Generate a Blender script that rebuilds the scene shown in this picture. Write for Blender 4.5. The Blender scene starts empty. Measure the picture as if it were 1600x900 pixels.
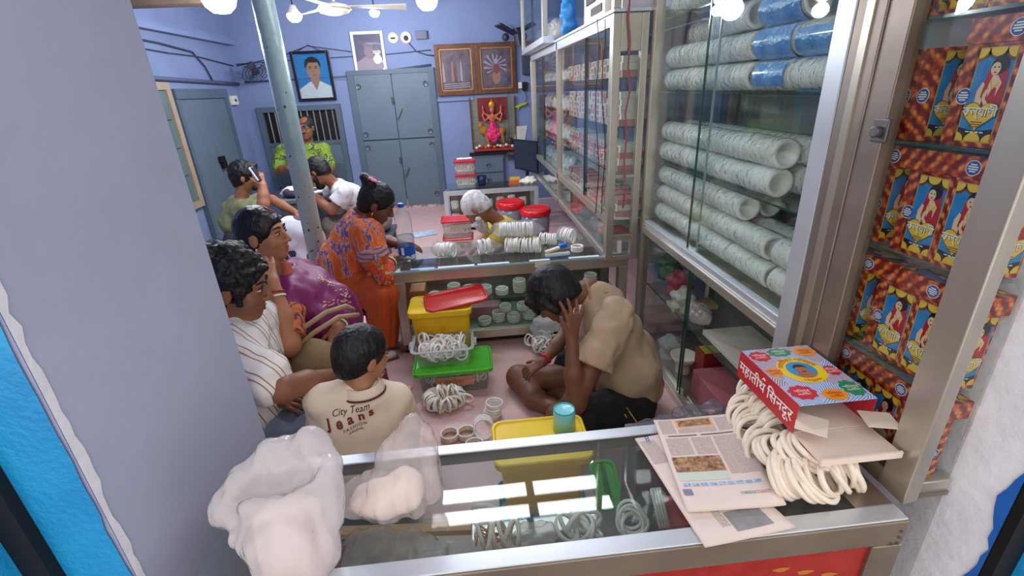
import bpy, bmesh, math, random
import numpy as np
from mathutils import Vector, Matrix, noise
from mathutils.bvhtree import BVHTree
random.seed(7); rng = np.random.default_rng(7)
SC = bpy.context.scene
COL = SC.collection
PI = math.pi
# ---------------------------------------------------------------- camera
CH = 1.6
def _cam(vpd, vpv, c=(800, 450)):
    a = np.array([vpd[0]-c[0], -(vpd[1]-c[1])], float); b = np.array([vpv[0]-c[0], -(vpv[1]-c[1])], float)
    f = math.sqrt(-(a @ b))
    Y = np.array([a[0], a[1], -f]); Y /= np.linalg.norm(Y)
    D = np.array([b[0], b[1], -f]); D /= np.linalg.norm(D)
    Z = -D; X = np.cross(Y, Z)
    return f, np.stack([X, Y, Z])
FPX, RC = _cam((725, 140), (885, 2200))
CC = np.array([0, 0, CH])
cam = bpy.data.objects.new('camera', bpy.data.cameras.new('camera'))
COL.objects.link(cam); SC.camera = cam
cam.data.sensor_width = 36; cam.data.lens = FPX/1600*36
cam.data.clip_start = .02
cam.matrix_world = Matrix([[*RC[0], 0], [*RC[1], 0], [*RC[2], CH], [0, 0, 0, 1]])
def ray(u, v): return RC @ np.array([u-800, -(v-450), -FPX])
def onz(u, v, z): d = ray(u, v); return CC + (z-CH)/d[2]*d
def onx(u, v, x): d = ray(u, v); return CC + x/d[0]*d
def ony(u, v, y): d = ray(u, v); return CC + y/d[1]*d
# ---------------------------------------------------------------- world, exposure
SC.view_settings.view_transform = 'Standard'; SC.view_settings.look = 'None'
SC.view_settings.exposure = 0.0; SC.view_settings.gamma = 1.0; SC.view_settings.use_curve_mapping = False
W = bpy.data.worlds.new('world'); SC.world = W; W.use_nodes = True
W.node_tree.nodes['Background'].inputs[0].default_value = (1.0, .955, .94, 1)
W.node_tree.nodes['Background'].inputs[1].default_value = 1.35
SC.cycles.transparent_max_bounces = 32
# ---------------------------------------------------------------- helpers
def srgb(r, g, b):
    def l(c):
        c /= 255.0
        return c/12.92 if c <= .04045 else ((c+.055)/1.055)**2.4
    return (l(r), l(g), l(b))
MATS = {}
def mat(name, col, rough=.6, metal=0, var=0, scale=8, bump=0, bscale=40, coat=0, trans=0, emit=0, ior=1.45, alpha=1, sub=0, col2=None, detail=4, stretch=None, crease=0):
    if name in MATS: return MATS[name]
    m = bpy.data.materials.new(name); m.use_nodes = True; nt = m.node_tree; N = nt.nodes; L = nt.links
    p = N['Principled BSDF']
    c = (*srgb(*col), 1)
    p.inputs['Base Color'].default_value = c; p.inputs['Roughness'].default_value = rough; p.inputs['Metallic'].default_value = metal
    p.inputs['Coat Weight'].default_value = coat; p.inputs['Coat Roughness'].default_value = .08
    p.inputs['Transmission Weight'].default_value = trans; p.inputs['IOR'].default_value = ior; p.inputs['Alpha'].default_value = alpha
    if sub: p.inputs['Subsurface Weight'].default_value = sub; p.inputs['Subsurface Radius'].default_value = (.02, .008, .004)
    if emit:
        p.inputs['Emission Color'].default_value = c; p.inputs['Emission Strength'].default_value = emit
    if var or bump or col2 or crease:
        tc = N.new('ShaderNodeTexCoord'); src = tc.outputs['Object']
        if stretch:
            mp = N.new('ShaderNodeMapping'); mp.inputs['Scale'].default_value = stretch; L.new(src, mp.inputs[0]); src = mp.outputs[0]
    if var or col2:
        nz = N.new('ShaderNodeTexNoise'); nz.inputs['Scale'].default_value = scale; nz.inputs['Detail'].default_value = detail; L.new(src, nz.inputs['Vector'])
        rp = N.new('ShaderNodeValToRGB'); rp.color_ramp.elements[0].position = .3; rp.color_ramp.elements[1].position = .7
        c1 = [max(0, x*(1-var)) for x in c[:3]]; c2 = [min(1, x*(1+var)) for x in c[:3]]
        if col2: c1 = c[:3]; c2 = srgb(*col2)
        rp.color_ramp.elements[0].color = (*c1, 1); rp.color_ramp.elements[1].color = (*c2, 1)
        L.new(nz.outputs[0], rp.inputs[0]); L.new(rp.outputs[0], p.inputs['Base Color'])
    if bump:
        nb = N.new('ShaderNodeTexNoise'); nb.inputs['Scale'].default_value = bscale; nb.inputs['Detail'].default_value = 5; L.new(src, nb.inputs['Vector'])
        bp = N.new('ShaderNodeBump'); bp.inputs['Strength'].default_value = bump; bp.inputs['Distance'].default_value = .01
        L.new(nb.outputs[0], bp.inputs['Height']); L.new(bp.outputs[0], p.inputs['Normal'])
    if crease:
        nc = N.new('ShaderNodeTexNoise'); nc.noise_type = 'RIDGED_MULTIFRACTAL'; nc.inputs['Scale'].default_value = crease; nc.inputs['Detail'].default_value = 3; L.new(src, nc.inputs['Vector'])
        b2 = N.new('ShaderNodeBump'); b2.inputs['Strength'].default_value = .55; b2.inputs['Distance'].default_value = .006; L.new(nc.outputs[0], b2.inputs['Height'])
        if bump: L.new(bp.outputs[0], b2.inputs['Normal'])
        L.new(b2.outputs[0], p.inputs['Normal'])
    MATS[name] = m; return m
def film(name, tint=(235, 240, 240), clear=.9, rough=.05, bump=0, bscale=30, white=0, ior=1.45):
    """thin clear sheet: transparent body, fresnel gloss, optional milky part"""
    if name in MATS: return MATS[name]
    m = bpy.data.materials.new(name); m.use_nodes = True; nt = m.node_tree; N = nt.nodes; L = nt.links
    N.remove(N['Principled BSDF']); out = N['Material Output']
    t = N.new('ShaderNodeBsdfTransparent'); t.inputs[0].default_value = (*[x*clear for x in srgb(*tint)], 1)
    body = t.outputs[0]
    g = N.new('ShaderNodeBsdfGlossy'); g.inputs['Roughness'].default_value = rough
    lw = N.new('ShaderNodeLayerWeight'); pw = N.new('ShaderNodeMath'); pw.operation = 'POWER'; pw.inputs[1].default_value = 5; L.new(lw.outputs['Facing'], pw.inputs[0])
    fr = N.new('ShaderNodeMath'); fr.operation = 'MULTIPLY_ADD'; f0 = ((ior-1)/(ior+1))**2; fr.inputs[1].default_value = 1-f0; fr.inputs[2].default_value = f0; L.new(pw.outputs[0], fr.inputs[0])
    if white:
        d = N.new('ShaderNodeBsdfDiffuse'); d.inputs[0].default_value = (*srgb(*tint), 1)
        tl = N.new('ShaderNodeBsdfTranslucent'); tl.inputs[0].default_value = (*srgb(*tint), 1)
        md = N.new('ShaderNodeMixShader'); md.inputs[0].default_value = .4; L.new(d.outputs[0], md.inputs[1]); L.new(tl.outputs[0], md.inputs[2])
        mx = N.new('ShaderNodeMixShader'); mx.inputs[0].default_value = white; L.new(body, mx.inputs[1]); L.new(md.outputs[0], mx.inputs[2]); body = mx.outputs[0]
    ms = N.new('ShaderNodeMixShader'); L.new(fr.outputs[0], ms.inputs[0]); L.new(body, ms.inputs[1]); L.new(g.outputs[0], ms.inputs[2]); L.new(ms.outputs[0], out.inputs[0])
    if bump:
        tc = N.new('ShaderNodeTexCoord'); nb = N.new('ShaderNodeTexNoise'); nb.inputs['Scale'].default_value = bscale; nb.inputs['Detail'].default_value = 3; L.new(tc.outputs['Object'], nb.inputs['Vector'])
        bp = N.new('ShaderNodeBump'); bp.inputs['Strength'].default_value = bump; bp.inputs['Distance'].default_value = .02; L.new(nb.outputs[0], bp.inputs['Height'])
        L.new(bp.outputs[0], g.inputs['Normal']); L.new(bp.outputs[0], lw.inputs['Normal'])
    MATS[name] = m; return m
def wloc(o):
    p = Vector((0, 0, 0))
    while o is not None: p += Vector(o.location); o = o.parent
    return p
def tag(o, label=None, cat=None, group=None, kind=None):
    if label: o['label'] = label
    if cat: o['category'] = cat
    if group: o['group'] = group
    if kind: o['kind'] = kind
    return o
def thing(name, label, cat, loc=(0, 0, 0), rz=0, group=None, rot=None):
    o = bpy.data.objects.new(name, None); COL.objects.link(o); o.location = loc
    o.rotation_euler = rot if rot else (0, 0, rz); o.empty_display_size = .05
    return tag(o, label, cat, group)
def link(name, me, parent=None, loc=(0, 0, 0), rot=(0, 0, 0), scale=None):
    o = bpy.data.objects.new(name, me); COL.objects.link(o); o.parent = parent; o.location = loc; o.rotation_euler = rot
    if scale: o.scale = scale
    return o
def copy_tree(o, parent=None):
    c = o.copy(); COL.objects.link(c); c.parent = parent
    for ch in list(o.children): copy_tree(ch, c)
    return c
def basis(d, up=(0, 0, 1)):
    z = Vector(d).normalized(); u = Vector(up)
    if abs(z.dot(u)) > .99: u = Vector((1, 0, 0))
    x = u.cross(z).normalized(); y = z.cross(x)
    return x, y, z
class MB:
    def __init__(s): s.v = []; s.f = []; s.m = []; s.cur = 0
    def _add(s, vs, fs):
        b = len(s.v); s.v += [tuple(p) for p in vs]; s.f += [tuple(i+b for i in f) for f in fs]; s.m += [s.cur]*len(fs); return s
    def mi(s, i): s.cur = i; return s
    def box(s, lo, hi, M=None):
        x0, y0, z0 = lo; x1, y1, z1 = hi
        vs = [(x0, y0, z0), (x1, y0, z0), (x1, y1, z0), (x0, y1, z0), (x0, y0, z1), (x1, y0, z1), (x1, y1, z1), (x0, y1, z1)]
        if M is not None: vs = [M @ Vector(p) for p in vs]
        return s._add(vs, [(3, 2, 1, 0), (4, 5, 6, 7), (0, 1, 5, 4), (1, 2, 6, 5), (2, 3, 7, 6), (3, 0, 4, 7)])
    def quad(s, a, b, c, d): return s._add([a, b, c, d], [(0, 1, 2, 3)])
    def poly(s, pts): return s._add(pts, [tuple(range(len(pts)))])
    def prism(s, pts, z0, z1):
        n = len(pts); vs = [(x, y, z0) for x, y in pts]+[(x, y, z1) for x, y in pts]
        return s._add(vs, [tuple(range(n-1, -1, -1)), tuple(range(n, 2*n))]+[(i, (i+1) % n, n+(i+1) % n, n+i) for i in range(n)])
    def bar(s, a, b, w, h, up=(0, 0, 1)):
        a = Vector(a); b = Vector(b); x, y, z = basis(b-a, up); w /= 2; h /= 2
        vs = [p+x*i*w+y*j*h for p in (a, b) for i, j in ((-1, -1), (1, -1), (1, 1), (-1, 1))]
        return s._add(vs, [(3, 2, 1, 0), (4, 5, 6, 7), (0, 1, 5, 4), (1, 2, 6, 5), (2, 3, 7, 6), (3, 0, 4, 7)])
    def cyl(s, a, b, r0, r1=None, n=16, cap=True):
        if r1 is None: r1 = r0
        a = Vector(a); b = Vector(b); x, y, z = basis(b-a)
        vs = [p+(x*math.cos(2*PI*i/n)+y*math.sin(2*PI*i/n))*r for p, r in ((a, r0), (b, r1)) for i in range(n)]
        fs = [(i, (i+1) % n, n+(i+1) % n, n+i) for i in range(n)]
        if cap: fs += [tuple(range(n-1, -1, -1)), tuple(range(n, 2*n))]
        return s._add(vs, fs)
    def tube(s, path, r, n=8, closed=False, cap=True):
        P = [Vector(p) for p in path]; N = len(P); vs = []; up = None
        for i in range(N):
            t = (P[(i+1) % N]-P[i-1]) if closed else (P[min(i+1, N-1)]-P[max(i-1, 0)])
            t.normalize()
            if up is None:
                up = Vector((0, 0, 1)) if abs(t.z) < .9 else Vector((1, 0, 0))
            x = up.cross(t)
            if x.length < 1e-6: x = Vector((1, 0, 0)).cross(t)
            x.normalize(); y = t.cross(x); up = y
            rr = r[i] if hasattr(r, '__len__') else r
            vs += [P[i]+(x*math.cos(2*PI*k/n)+y*math.sin(2*PI*k/n))*rr for k in range(n)]
        fs = []
        for i in range(N if closed else N-1):
            j = (i+1) % N
            fs += [(i*n+k, i*n+(k+1) % n, j*n+(k+1) % n, j*n+k) for k in range(n)]
        if cap and not closed: fs += [tuple(range(n-1, -1, -1)), tuple((N-1)*n+k for k in range(n))]
        return s._add(vs, fs)
    def torus(s, c, R, r, axis=(0, 0, 1), n=20, m=6, rz=None):
        x, y, z = basis(axis); c = Vector(c); rz = rz or r; vs = []
        for i in range(n):
            a = 2*PI*i/n; d = x*math.cos(a)+y*math.sin(a)
            for k in range(m):
                b = 2*PI*k/m; vs.append(c+d*(R+r*math.cos(b))+z*rz*math.sin(b))
        return s._add(vs, [(i*m+k, ((i+1) % n)*m+k, ((i+1) % n)*m+(k+1) % m, i*m+(k+1) % m) for i in range(n) for k in range(m)])
    def lathe(s, prof, n=24, M=None, closed=False):
        vs = [Vector((r*math.cos(2*PI*i/n), r*math.sin(2*PI*i/n), z)) for r, z in prof for i in range(n)]
        if M is not None: vs = [M @ p for p in vs]
        K = len(prof)
        fs = [(k*n+i, k*n+(i+1) % n, ((k+1) % K)*n+(i+1) % n, ((k+1) % K)*n+i) for k in range(K if closed else K-1) for i in range(n)]
        return s._add(vs, fs)
    def ell(s, c, r, n=12, m=8, R=None):
        vs = []; fs = []
        for j in range(m+1):
            t = PI*j/m
            for i in range(n):
                p = Vector((r[0]*math.sin(t)*math.cos(2*PI*i/n), r[1]*math.sin(t)*math.sin(2*PI*i/n), r[2]*math.cos(t)))
                if R is not None: p = R @ p
                vs.append(Vector(c)+p)
        for j in range(m):
            for i in range(n): fs.append((j*n+i, (j+1)*n+i, (j+1)*n+(i+1) % n, j*n+(i+1) % n))
        return s._add(vs, fs)
    def grid(s, fn, nu, nv, closed_u=False):
        vs = [fn(i/(nu if closed_u else nu-1), j/(nv-1)) for j in range(nv) for i in range(nu)]
        fs = [(j*nu+i, j*nu+(i+1) % nu, (j+1)*nu+(i+1) % nu, (j+1)*nu+i) for j in range(nv-1) for i in range(nu if closed_u else nu-1)]
        return s._add(vs, fs)
    def mesh(s, name, mats, smooth=False, off=(0, 0, 0)):
        me = bpy.data.meshes.new(name); ox, oy, oz = off
        me.from_pydata([(p[0]-ox, p[1]-oy, p[2]-oz) for p in s.v], [], s.f)
        for m in (mats if isinstance(mats, (list, tuple)) else [mats]): me.materials.append(m)
        me.polygons.foreach_set('material_index', s.m)
        if smooth: me.polygons.foreach_set('use_smooth', [True]*len(s.f))
        me.update(); return me
    def build(s, name, mats, parent=None, smooth=False, world=True, bevel=0, seg=2, solid=0, local=False):
        """world coordinates in; a part is stored relative to its parents, a lone mesh gets its origin at its base"""
        if local: off = Vector((0, 0, 0)); loc = (0, 0, 0)
        elif parent is not None: off = wloc(parent); loc = (0, 0, 0)
        else:
            a = np.array([tuple(p) for p in s.v]); c = (a.min(0)+a.max(0))/2; off = Vector((c[0], c[1], a[:, 2].min())); loc = off
        o = link(name, s.mesh(name, mats, smooth, off), parent, loc)
        if bevel:
            b = o.modifiers.new('bevel', 'BEVEL'); b.width = bevel; b.segments = seg; b.limit_method = 'ANGLE'; b.angle_limit = .6
        if solid:
            b = o.modifiers.new('solid', 'SOLIDIFY'); b.thickness = solid; b.offset = 0
        return o
def struct(o, label=None): o['kind'] = 'structure'; o['label'] = label or o.name.replace('_', ' '); return o
def rotm(yaw=0, pitch=0, roll=0):
    """head/hand frame: x right, y forward, z up. yaw about z (+ left), pitch (+ up), roll (+ leans right)"""
    d = math.radians
    return Matrix.Rotation(d(yaw), 3, 'Z') @ Matrix.Rotation(d(pitch), 3, 'X') @ Matrix.Rotation(d(roll), 3, 'Y')
# ---------------------------------------------------------------- distance-field modeller (organic shapes)
class SDF:
    def __init__(s): s.p = []
    def cap(s, a, b, ra, rb=None, k=.02): s.p.append(('cap', np.array(tuple(a), float), np.array(tuple(b), float), ra, ra if rb is None else rb, k)); return s
    def ell(s, c, r, R=None, k=.02): s.p.append(('ell', np.array(tuple(c), float), np.array(r, float), np.eye(3) if R is None else np.array([list(x) for x in R]), k)); return s
    def sub(s, c, r, R=None, k=.008): s.p.append(('sub', np.array(tuple(c), float), np.array(r, float), np.eye(3) if R is None else np.array([list(x) for x in R]), k)); return s
    def chain(s, pts, rs, k=.02):
        for i in range(len(pts)-1): s.cap(pts[i], pts[i+1], rs[i], rs[i+1], k)
        return s
    def cut(s, p, n, k=.004): s.p.append(('cut', np.array(tuple(p), float), np.array(tuple(Vector(n).normalized()), float), k)); return s
    def mesh(s, res=.008):
        lo = np.full(3, 1e9); hi = -lo
        for q in s.p:
            if q[0] == 'cap':
                r = max(q[3], q[4]); lo = np.minimum(lo, np.minimum(q[1], q[2])-r); hi = np.maximum(hi, np.maximum(q[1], q[2])+r)
            elif q[0] == 'ell':
                r = q[2].max(); lo = np.minimum(lo, q[1]-r); hi = np.maximum(hi, q[1]+r)
        lo -= .02+2*res; hi += .02+2*res
        n = np.ceil((hi-lo)/res).astype(int)+1
        ax = [lo[i]+res*np.arange(n[i]) for i in range(3)]
        G = np.full(n, .5, np.float32)
        for q in s.p:
            if q[0] == 'cut':
                _, p, nn, k = q
                d = ((ax[0]-p[0])*nn[0])[:, None, None]+((ax[1]-p[1])*nn[1])[None, :, None]+((ax[2]-p[2])*nn[2])[None, None, :]
                h = np.maximum(k-np.abs(G-d), 0)/k
                G = np.maximum(G, d)+h*h*k*.25; G = G.astype(np.float32); continue
            k = q[-1]
            if q[0] == 'cap': r = max(q[3], q[4]); a0 = np.minimum(q[1], q[2])-r; a1 = np.maximum(q[1], q[2])+r
            else: r = q[2].max(); a0 = q[1]-r; a1 = q[1]+r
            m = k+3*res
            i0 = np.clip(((a0-m-lo)/res).astype(int), 0, n-1); i1 = np.clip(((a1+m-lo)/res).astype(int)+2, 1, n)
            sl = tuple(slice(i0[i], i1[i]) for i in range(3))
            x = ax[0][sl[0]][:, None, None]; y = ax[1][sl[1]][None, :, None]; z = ax[2][sl[2]][None, None, :]
            if q[0] == 'cap':
                a, b, ra, rb = q[1:5]; ab = b-a; L = max(ab @ ab, 1e-12)
                t = np.clip(((x-a[0])*ab[0]+(y-a[1])*ab[1]+(z-a[2])*ab[2])/L, 0, 1)
                d = np.sqrt((x-a[0]-t*ab[0])**2+(y-a[1]-t*ab[1])**2+(z-a[2]-t*ab[2])**2)-(ra+(rb-ra)*t)
            else:
                c, rr, R = q[1:4]; dx, dy, dz = x-c[0], y-c[1], z-c[2]
                px = dx*R[0, 0]+dy*R[1, 0]+dz*R[2, 0]; py = dx*R[0, 1]+dy*R[1, 1]+dz*R[2, 1]; pz = dx*R[0, 2]+dy*R[1, 2]+dz*R[2, 2]
                k0 = np.sqrt((px/rr[0])**2+(py/rr[1])**2+(pz/rr[2])**2); k1 = np.sqrt((px/rr[0]**2)**2+(py/rr[1]**2)**2+(pz/rr[2]**2)**2)
                d = np.where(k1 > 1e-6, k0*(k0-1)/np.maximum(k1, 1e-6), -rr.min())
            cur = G[sl]
            if q[0] == 'sub':
                d = -d; h = np.maximum(k-np.abs(cur-d), 0)/k; G[sl] = np.maximum(cur, d)+h*h*k*.25
            else:
                h = np.maximum(k-np.abs(cur-d), 0)/k; G[sl] = np.minimum(cur, d)-h*h*k*.25
        return nets(G, lo, res)
def nets(G, lo, res):
    I = G < 0; nx, ny, nz = G.shape
    c = np.zeros((nx-1, ny-1, nz-1), np.int8); acc = np.zeros((nx-1, ny-1, nz-1, 3), np.float32); cnt = np.zeros((nx-1, ny-1, nz-1), np.float32)
    for ax in range(3):
        sl0 = [slice(None)]*3; sl1 = [slice(None)]*3; sl0[ax] = slice(0, -1); sl1[ax] = slice(1, None)
        g0 = G[tuple(sl0)]; g1 = G[tuple(sl1)]; x = I[tuple(sl0)] != I[tuple(sl1)]
        t = np.where(x, g0/np.where(x, g0-g1, 1), 0).astype(np.float32); xf = x.astype(np.float32)
        o = [a for a in range(3) if a != ax]
        for i in (0, 1):
            for j in (0, 1):
                s = [slice(None)]*3; s[o[0]] = slice(i, None if i else -1); s[o[1]] = slice(j, None if j else -1); s = tuple(s)
                cnt += xf[s]; acc[..., ax] += t[s]; acc[..., o[0]] += i*xf[s]; acc[..., o[1]] += j*xf[s]
    act = cnt > 0; idx = np.full(act.shape, -1, np.int64); idx[act] = np.arange(act.sum())
    cells = np.argwhere(act); V = lo+res*(cells+acc[act]/cnt[act][:, None])
    F = []
    for ax in range(3):
        sl0 = [slice(None)]*3; sl1 = [slice(None)]*3; sl0[ax] = slice(0, -1); sl1[ax] = slice(1, None)
        a = I[tuple(sl0)]; b = I[tuple(sl1)]; e = np.argwhere(a != b)
        if not len(e): continue
        o = [(ax+1) % 3, (ax+2) % 3]
        ok = (e[:, o[0]] > 0) & (e[:, o[1]] > 0) & (e[:, o[0]] < G.shape[o[0]]-1) & (e[:, o[1]] < G.shape[o[1]]-1); e = e[ok]
        q = []
        for i, j in ((1, 1), (0, 1), (0, 0), (1, 0)):
            t = e.copy(); t[:, o[0]] -= i; t[:, o[1]] -= j; q.append(idx[t[:, 0], t[:, 1], t[:, 2]])
        q = np.stack(q, 1); flip = ~a[e[:, 0], e[:, 1], e[:, 2]]; q[flip] = q[flip][:, ::-1]
        F.append(q)
    return V, np.concatenate(F)
def sdfobj(name, S, m, parent=None, res=.008, wr=0, wrs=25, wst=(1, 1, 1), label=None):
    V, F = S.mesh(res)
    me = bpy.data.meshes.new(name)
    if parent is not None: off = np.array(wloc(parent)); loc = (0, 0, 0)
    else: off = np.array([*(V[:, :2].min(0)+V[:, :2].max(0))/2, V[:, 2].min()]); loc = tuple(off)
    V = V-off
    me.from_pydata(V.tolist(), [], F.tolist()); me.update()
    if wr:
        nr = np.zeros(len(V)*3); me.vertices.foreach_get('normal', nr); nr = nr.reshape(-1, 3)
        for i, p in enumerate(V):
            V[i] += nr[i]*wr*noise.turbulence(Vector((p[0]*wrs*wst[0], p[1]*wrs*wst[1], p[2]*wrs*wst[2])), 2, False)
        me.vertices.foreach_set('co', V.ravel())
    me.materials.append(m); me.polygons.foreach_set('use_smooth', [True]*len(me.polygons)); me.update()
    o = link(name, me, parent, loc)
    sm = o.modifiers.new('smooth', 'SMOOTH'); sm.iterations = 2; sm.factor = .4
    if label: o['label'] = label
    return o
def text_mb(s, size=1.0, extrude=0, mb=None, fn=None, space=1.0, shear=0, bold=0):
    """flat lettering as a mesh; fn maps (x, y) of the centred line to a 3-D point"""
    c = bpy.data.curves.new('t', 'FONT'); c.body = s; c.size = size; c.align_x = 'CENTER'; c.align_y = 'CENTER'; c.space_character = space; c.shear = shear; c.offset = bold; c.resolution_u = 3
    o = bpy.data.objects.new('t', c); COL.objects.link(o)
    bpy.context.view_layer.update()
    dg = bpy.context.evaluated_depsgraph_get(); me = o.evaluated_get(dg).to_mesh()
    mb = mb or MB(); fn = fn or (lambda x, y: (x, y, 0))
    mb._add([fn(v.co.x, v.co.y) for v in me.vertices], [tuple(p.vertices) for p in me.polygons])
    o.evaluated_get(dg).to_mesh_clear(); bpy.data.objects.remove(o); bpy.data.curves.remove(c)
    return mb
# ---------------------------------------------------------------- materials
LAV = (126, 141, 178)
def wall_mat(name, col, stain=.18):
    m = mat(name, col, .75, var=.07, scale=2.2, bump=.25, bscale=18)
    return m
M_wall = wall_mat('lavender wall paint', LAV)
M_jamb = wall_mat('grey lavender door jamb paint', (164, 170, 196))
M_ceil = wall_mat('ceiling paint', (136, 148, 182))
M_white = mat('white plaster', (222, 222, 232), .7, var=.08, scale=9, bump=.5, bscale=30)
M_blue = mat('bright blue enamel', (26, 140, 205), .35, col2=(38, 166, 226), scale=5, bump=.35, bscale=60)
M_dblue = mat('deep blue enamel', (14, 92, 180), .4, var=.2, scale=9)
M_black = mat('black', (14, 13, 15), .6)
M_mar = mat('maroon paint', (96, 38, 52), .5)
M_pink = mat('pink vinyl floor', (208, 172, 166), .42, var=.08, scale=1.6, bump=.05, bscale=50)
M_gdoor = mat('grey door paint', (98, 114, 128), .5, var=.07, scale=3, bump=.12, bscale=25)
M_gdoor2 = mat('darker grey door frame paint', (86, 102, 116), .5, var=.07, scale=3)
M_steel = mat('dull steel', (120, 118, 116), .4, .8)
M_alu = mat('champagne aluminium', (196, 190, 176), .32, .75, var=.1, scale=5, stretch=(1, 1, .2), bump=.05, bscale=60)
M_aluw = mat('pale satin aluminium', (214, 220, 226), .34, .55, var=.06, scale=5)
M_alud = mat('worn brown aluminium', (150, 138, 126), .38, .7, var=.16, scale=6)
M_rubber = mat('black rubber', (22, 20, 22), .7)
M_glass = film('pane glass', (248, 252, 250), .99, .015)
M_shelf = film('green glass shelf', (240, 248, 245), .98, .03, white=.02)
M_gedge = mat('green glass edge', (44, 74, 66), .15, coat=.4)
M_wood = mat('dark wood', (98, 62, 40), .5, var=.25, scale=6, stretch=(1, 1, 6))
M_cream = mat('cream', (232, 226, 208), .55, var=.06, scale=8)
M_led = mat('led diffuser', (255, 250, 246), .4, emit=9)
M_panel = mat('led panel diffuser', (250, 250, 255), .4, emit=20)
# ---------------------------------------------------------------- structure
XL, XR, YB, ZC = -3.0, 1.55, 7.2, 3.0
struct(MB().box((XL-.1, .9, -.08), (XR+.1, YB+.1, 0)).build('floor', M_pink), 'pink vinyl floor of the shop')
struct(MB().box((-4, -2.2, -.5), (4, .62, -.42)).build('floor_street_bounce', mat('street concrete', (140, 132, 124), .9, var=.15, scale=4, bump=.4)), 'unseen street pavement in front of the shop, added to bounce light')  # ground out of view, added so that light bounces up into the shop
struct(MB().box((XL-.1, .8, ZC), (XR+.2, YB+.1, ZC+.1)).build('ceiling', M_ceil), 'pale blue ceiling')
wl = struct(MB().box((XL-.12, 1.27, 0), (XL, YB, ZC)).build('wall_left', M_wall), 'lavender left wall')
wb = struct(MB().box((XL-.12, YB, 0), (XR+.12, YB+.12, ZC)).build('wall_back', M_wall), 'lavender back wall')
struct(MB().box((XR, .72, -.45), (XR+.12, YB, ZC)).build('wall_right', M_wall), 'lavender right wall behind the cabinets')
# left front pier with splayed jamb
jl = struct(MB().prism([(-.71, 1.27), (-.84, .83), (-1.0, .83), (-1.0, 1.27)], -.45, ZC).build('wall_front', M_jamb), 'grey lavender front pier and jamb')
struct(MB().box((XL-.12, 1.0, -.45), (-1.0, 1.27, ZC)).build('wall_front_side', M_wall), 'front wall left of the opening')
struct(MB().box((-1.0, .85, 2.75), (XR, 1.15, ZC)).build('wall_lintel', M_jamb), 'lintel over the shop opening')
# ragged paint edge: bright blue street face, flaked white line between
def ragged(x0, y0, z0, z1, amp, w, side, y1, seed):
    """strip on the street face from x0 outwards with a ragged inner edge"""
    b = MB(); n = 90; z = np.linspace(z0, z1, n); r = random.Random(seed); pts = []
    for i in range(n): pts.append(amp*(noise.noise(Vector((seed, z[i]*9, 0)))+.6*noise.noise(Vector((seed, z[i]*31, 3)))))
    for i in range(n-1):
        b.quad((x0+pts[i], y0, z[i]), (x0+pts[i+1], y0, z[i+1]), (x0+side*w, y0, z[i+1]), (x0+side*w, y0, z[i]))
    return b
t = struct(ragged(-.846, .826, -.45, 2.9, .006, .13, -1, .83, 3).build('trim_1', M_blue), 'bright blue painted strip on the street face of the pier')
def fl(side_pts, name, m, label, z0=-.45, z1=2.9, seed=5, amp=.02, base=.03):
    (xa, ya), (xb, yb) = side_pts; b = MB(); n = 110; d = Vector((xb-xa, yb-ya, 0)).normalized(); nrm = Vector((d.y, -d.x, 0))
    for i in range(n-1):
        q = []
        for k in (i, i+1):
            z = z0+(z1-z0)*k/(n-1); w = max(.003, base+amp*(noise.noise(Vector((seed, z*7, 0)))*1.3+noise.noise(Vector((seed, z*27, 9)))))
            q.append((xa, ya, z)); q.append((xa+d.x*w, ya+d.y*w, z))
        off = nrm*.0025
        q = [Vector(p)+off for p in q]
        b.quad(q[0], q[1], q[3], q[2])
    return struct(b.build(name, m), label)
fl([(-.84, .83), (-.71, 1.27)], 'trim_2', M_white, 'flaking white plaster line along the jamb edge', seed=5, amp=.014, base=.017)
fl([(-.8405, .829), (-.71, 1.27)], 'trim_3', M_dblue, 'patches of deep blue paint on the jamb edge', seed=11, amp=.026, base=-.004)
struct(MB().box((-1.03, .80, -.45), (-.976, .84, 2.9)).build('trim_4', M_black), 'black shutter channel beside the blue strip')
struct(MB().box((-1.5, .74, -.45), (-1.03, .80, 2.9)).build('trim_5', M_blue), 'bright blue shutter frame at the left edge')
# right front pier
struct(MB().prism([(1.13, 1.2), (1.155, .82), (1.2, .715), (1.27, .715), (1.27, .72), (XR, .72), (XR, 1.2)], -.45, ZC).build('wall_pier', M_white), 'white plastered right pier')
fl([(1.2, .713), (1.155, .82)], 'trim_6', M_dblue, 'ragged blue paint edge on the right pier', seed=21, amp=.016, base=.014)
bpy.data.objects['trim_6'].location += Vector((-.006, -.002, 0))
struct(MB().box((1.2, .69, -.45), (1.255, .718, 2.9)).build('trim_7', M_black), 'black shutter channel at the right edge')
struct(MB().box((1.255, .66, -.45), (1.32, .71, 2.9)).build('trim_8', M_blue), 'bright blue shutter frame at the right edge')
struct(MB().box((1.32, .64, -.45), (1.7, .70, 2.9)).build('trim_9', M_mar), 'maroon door leaf at the right edge')
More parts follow.
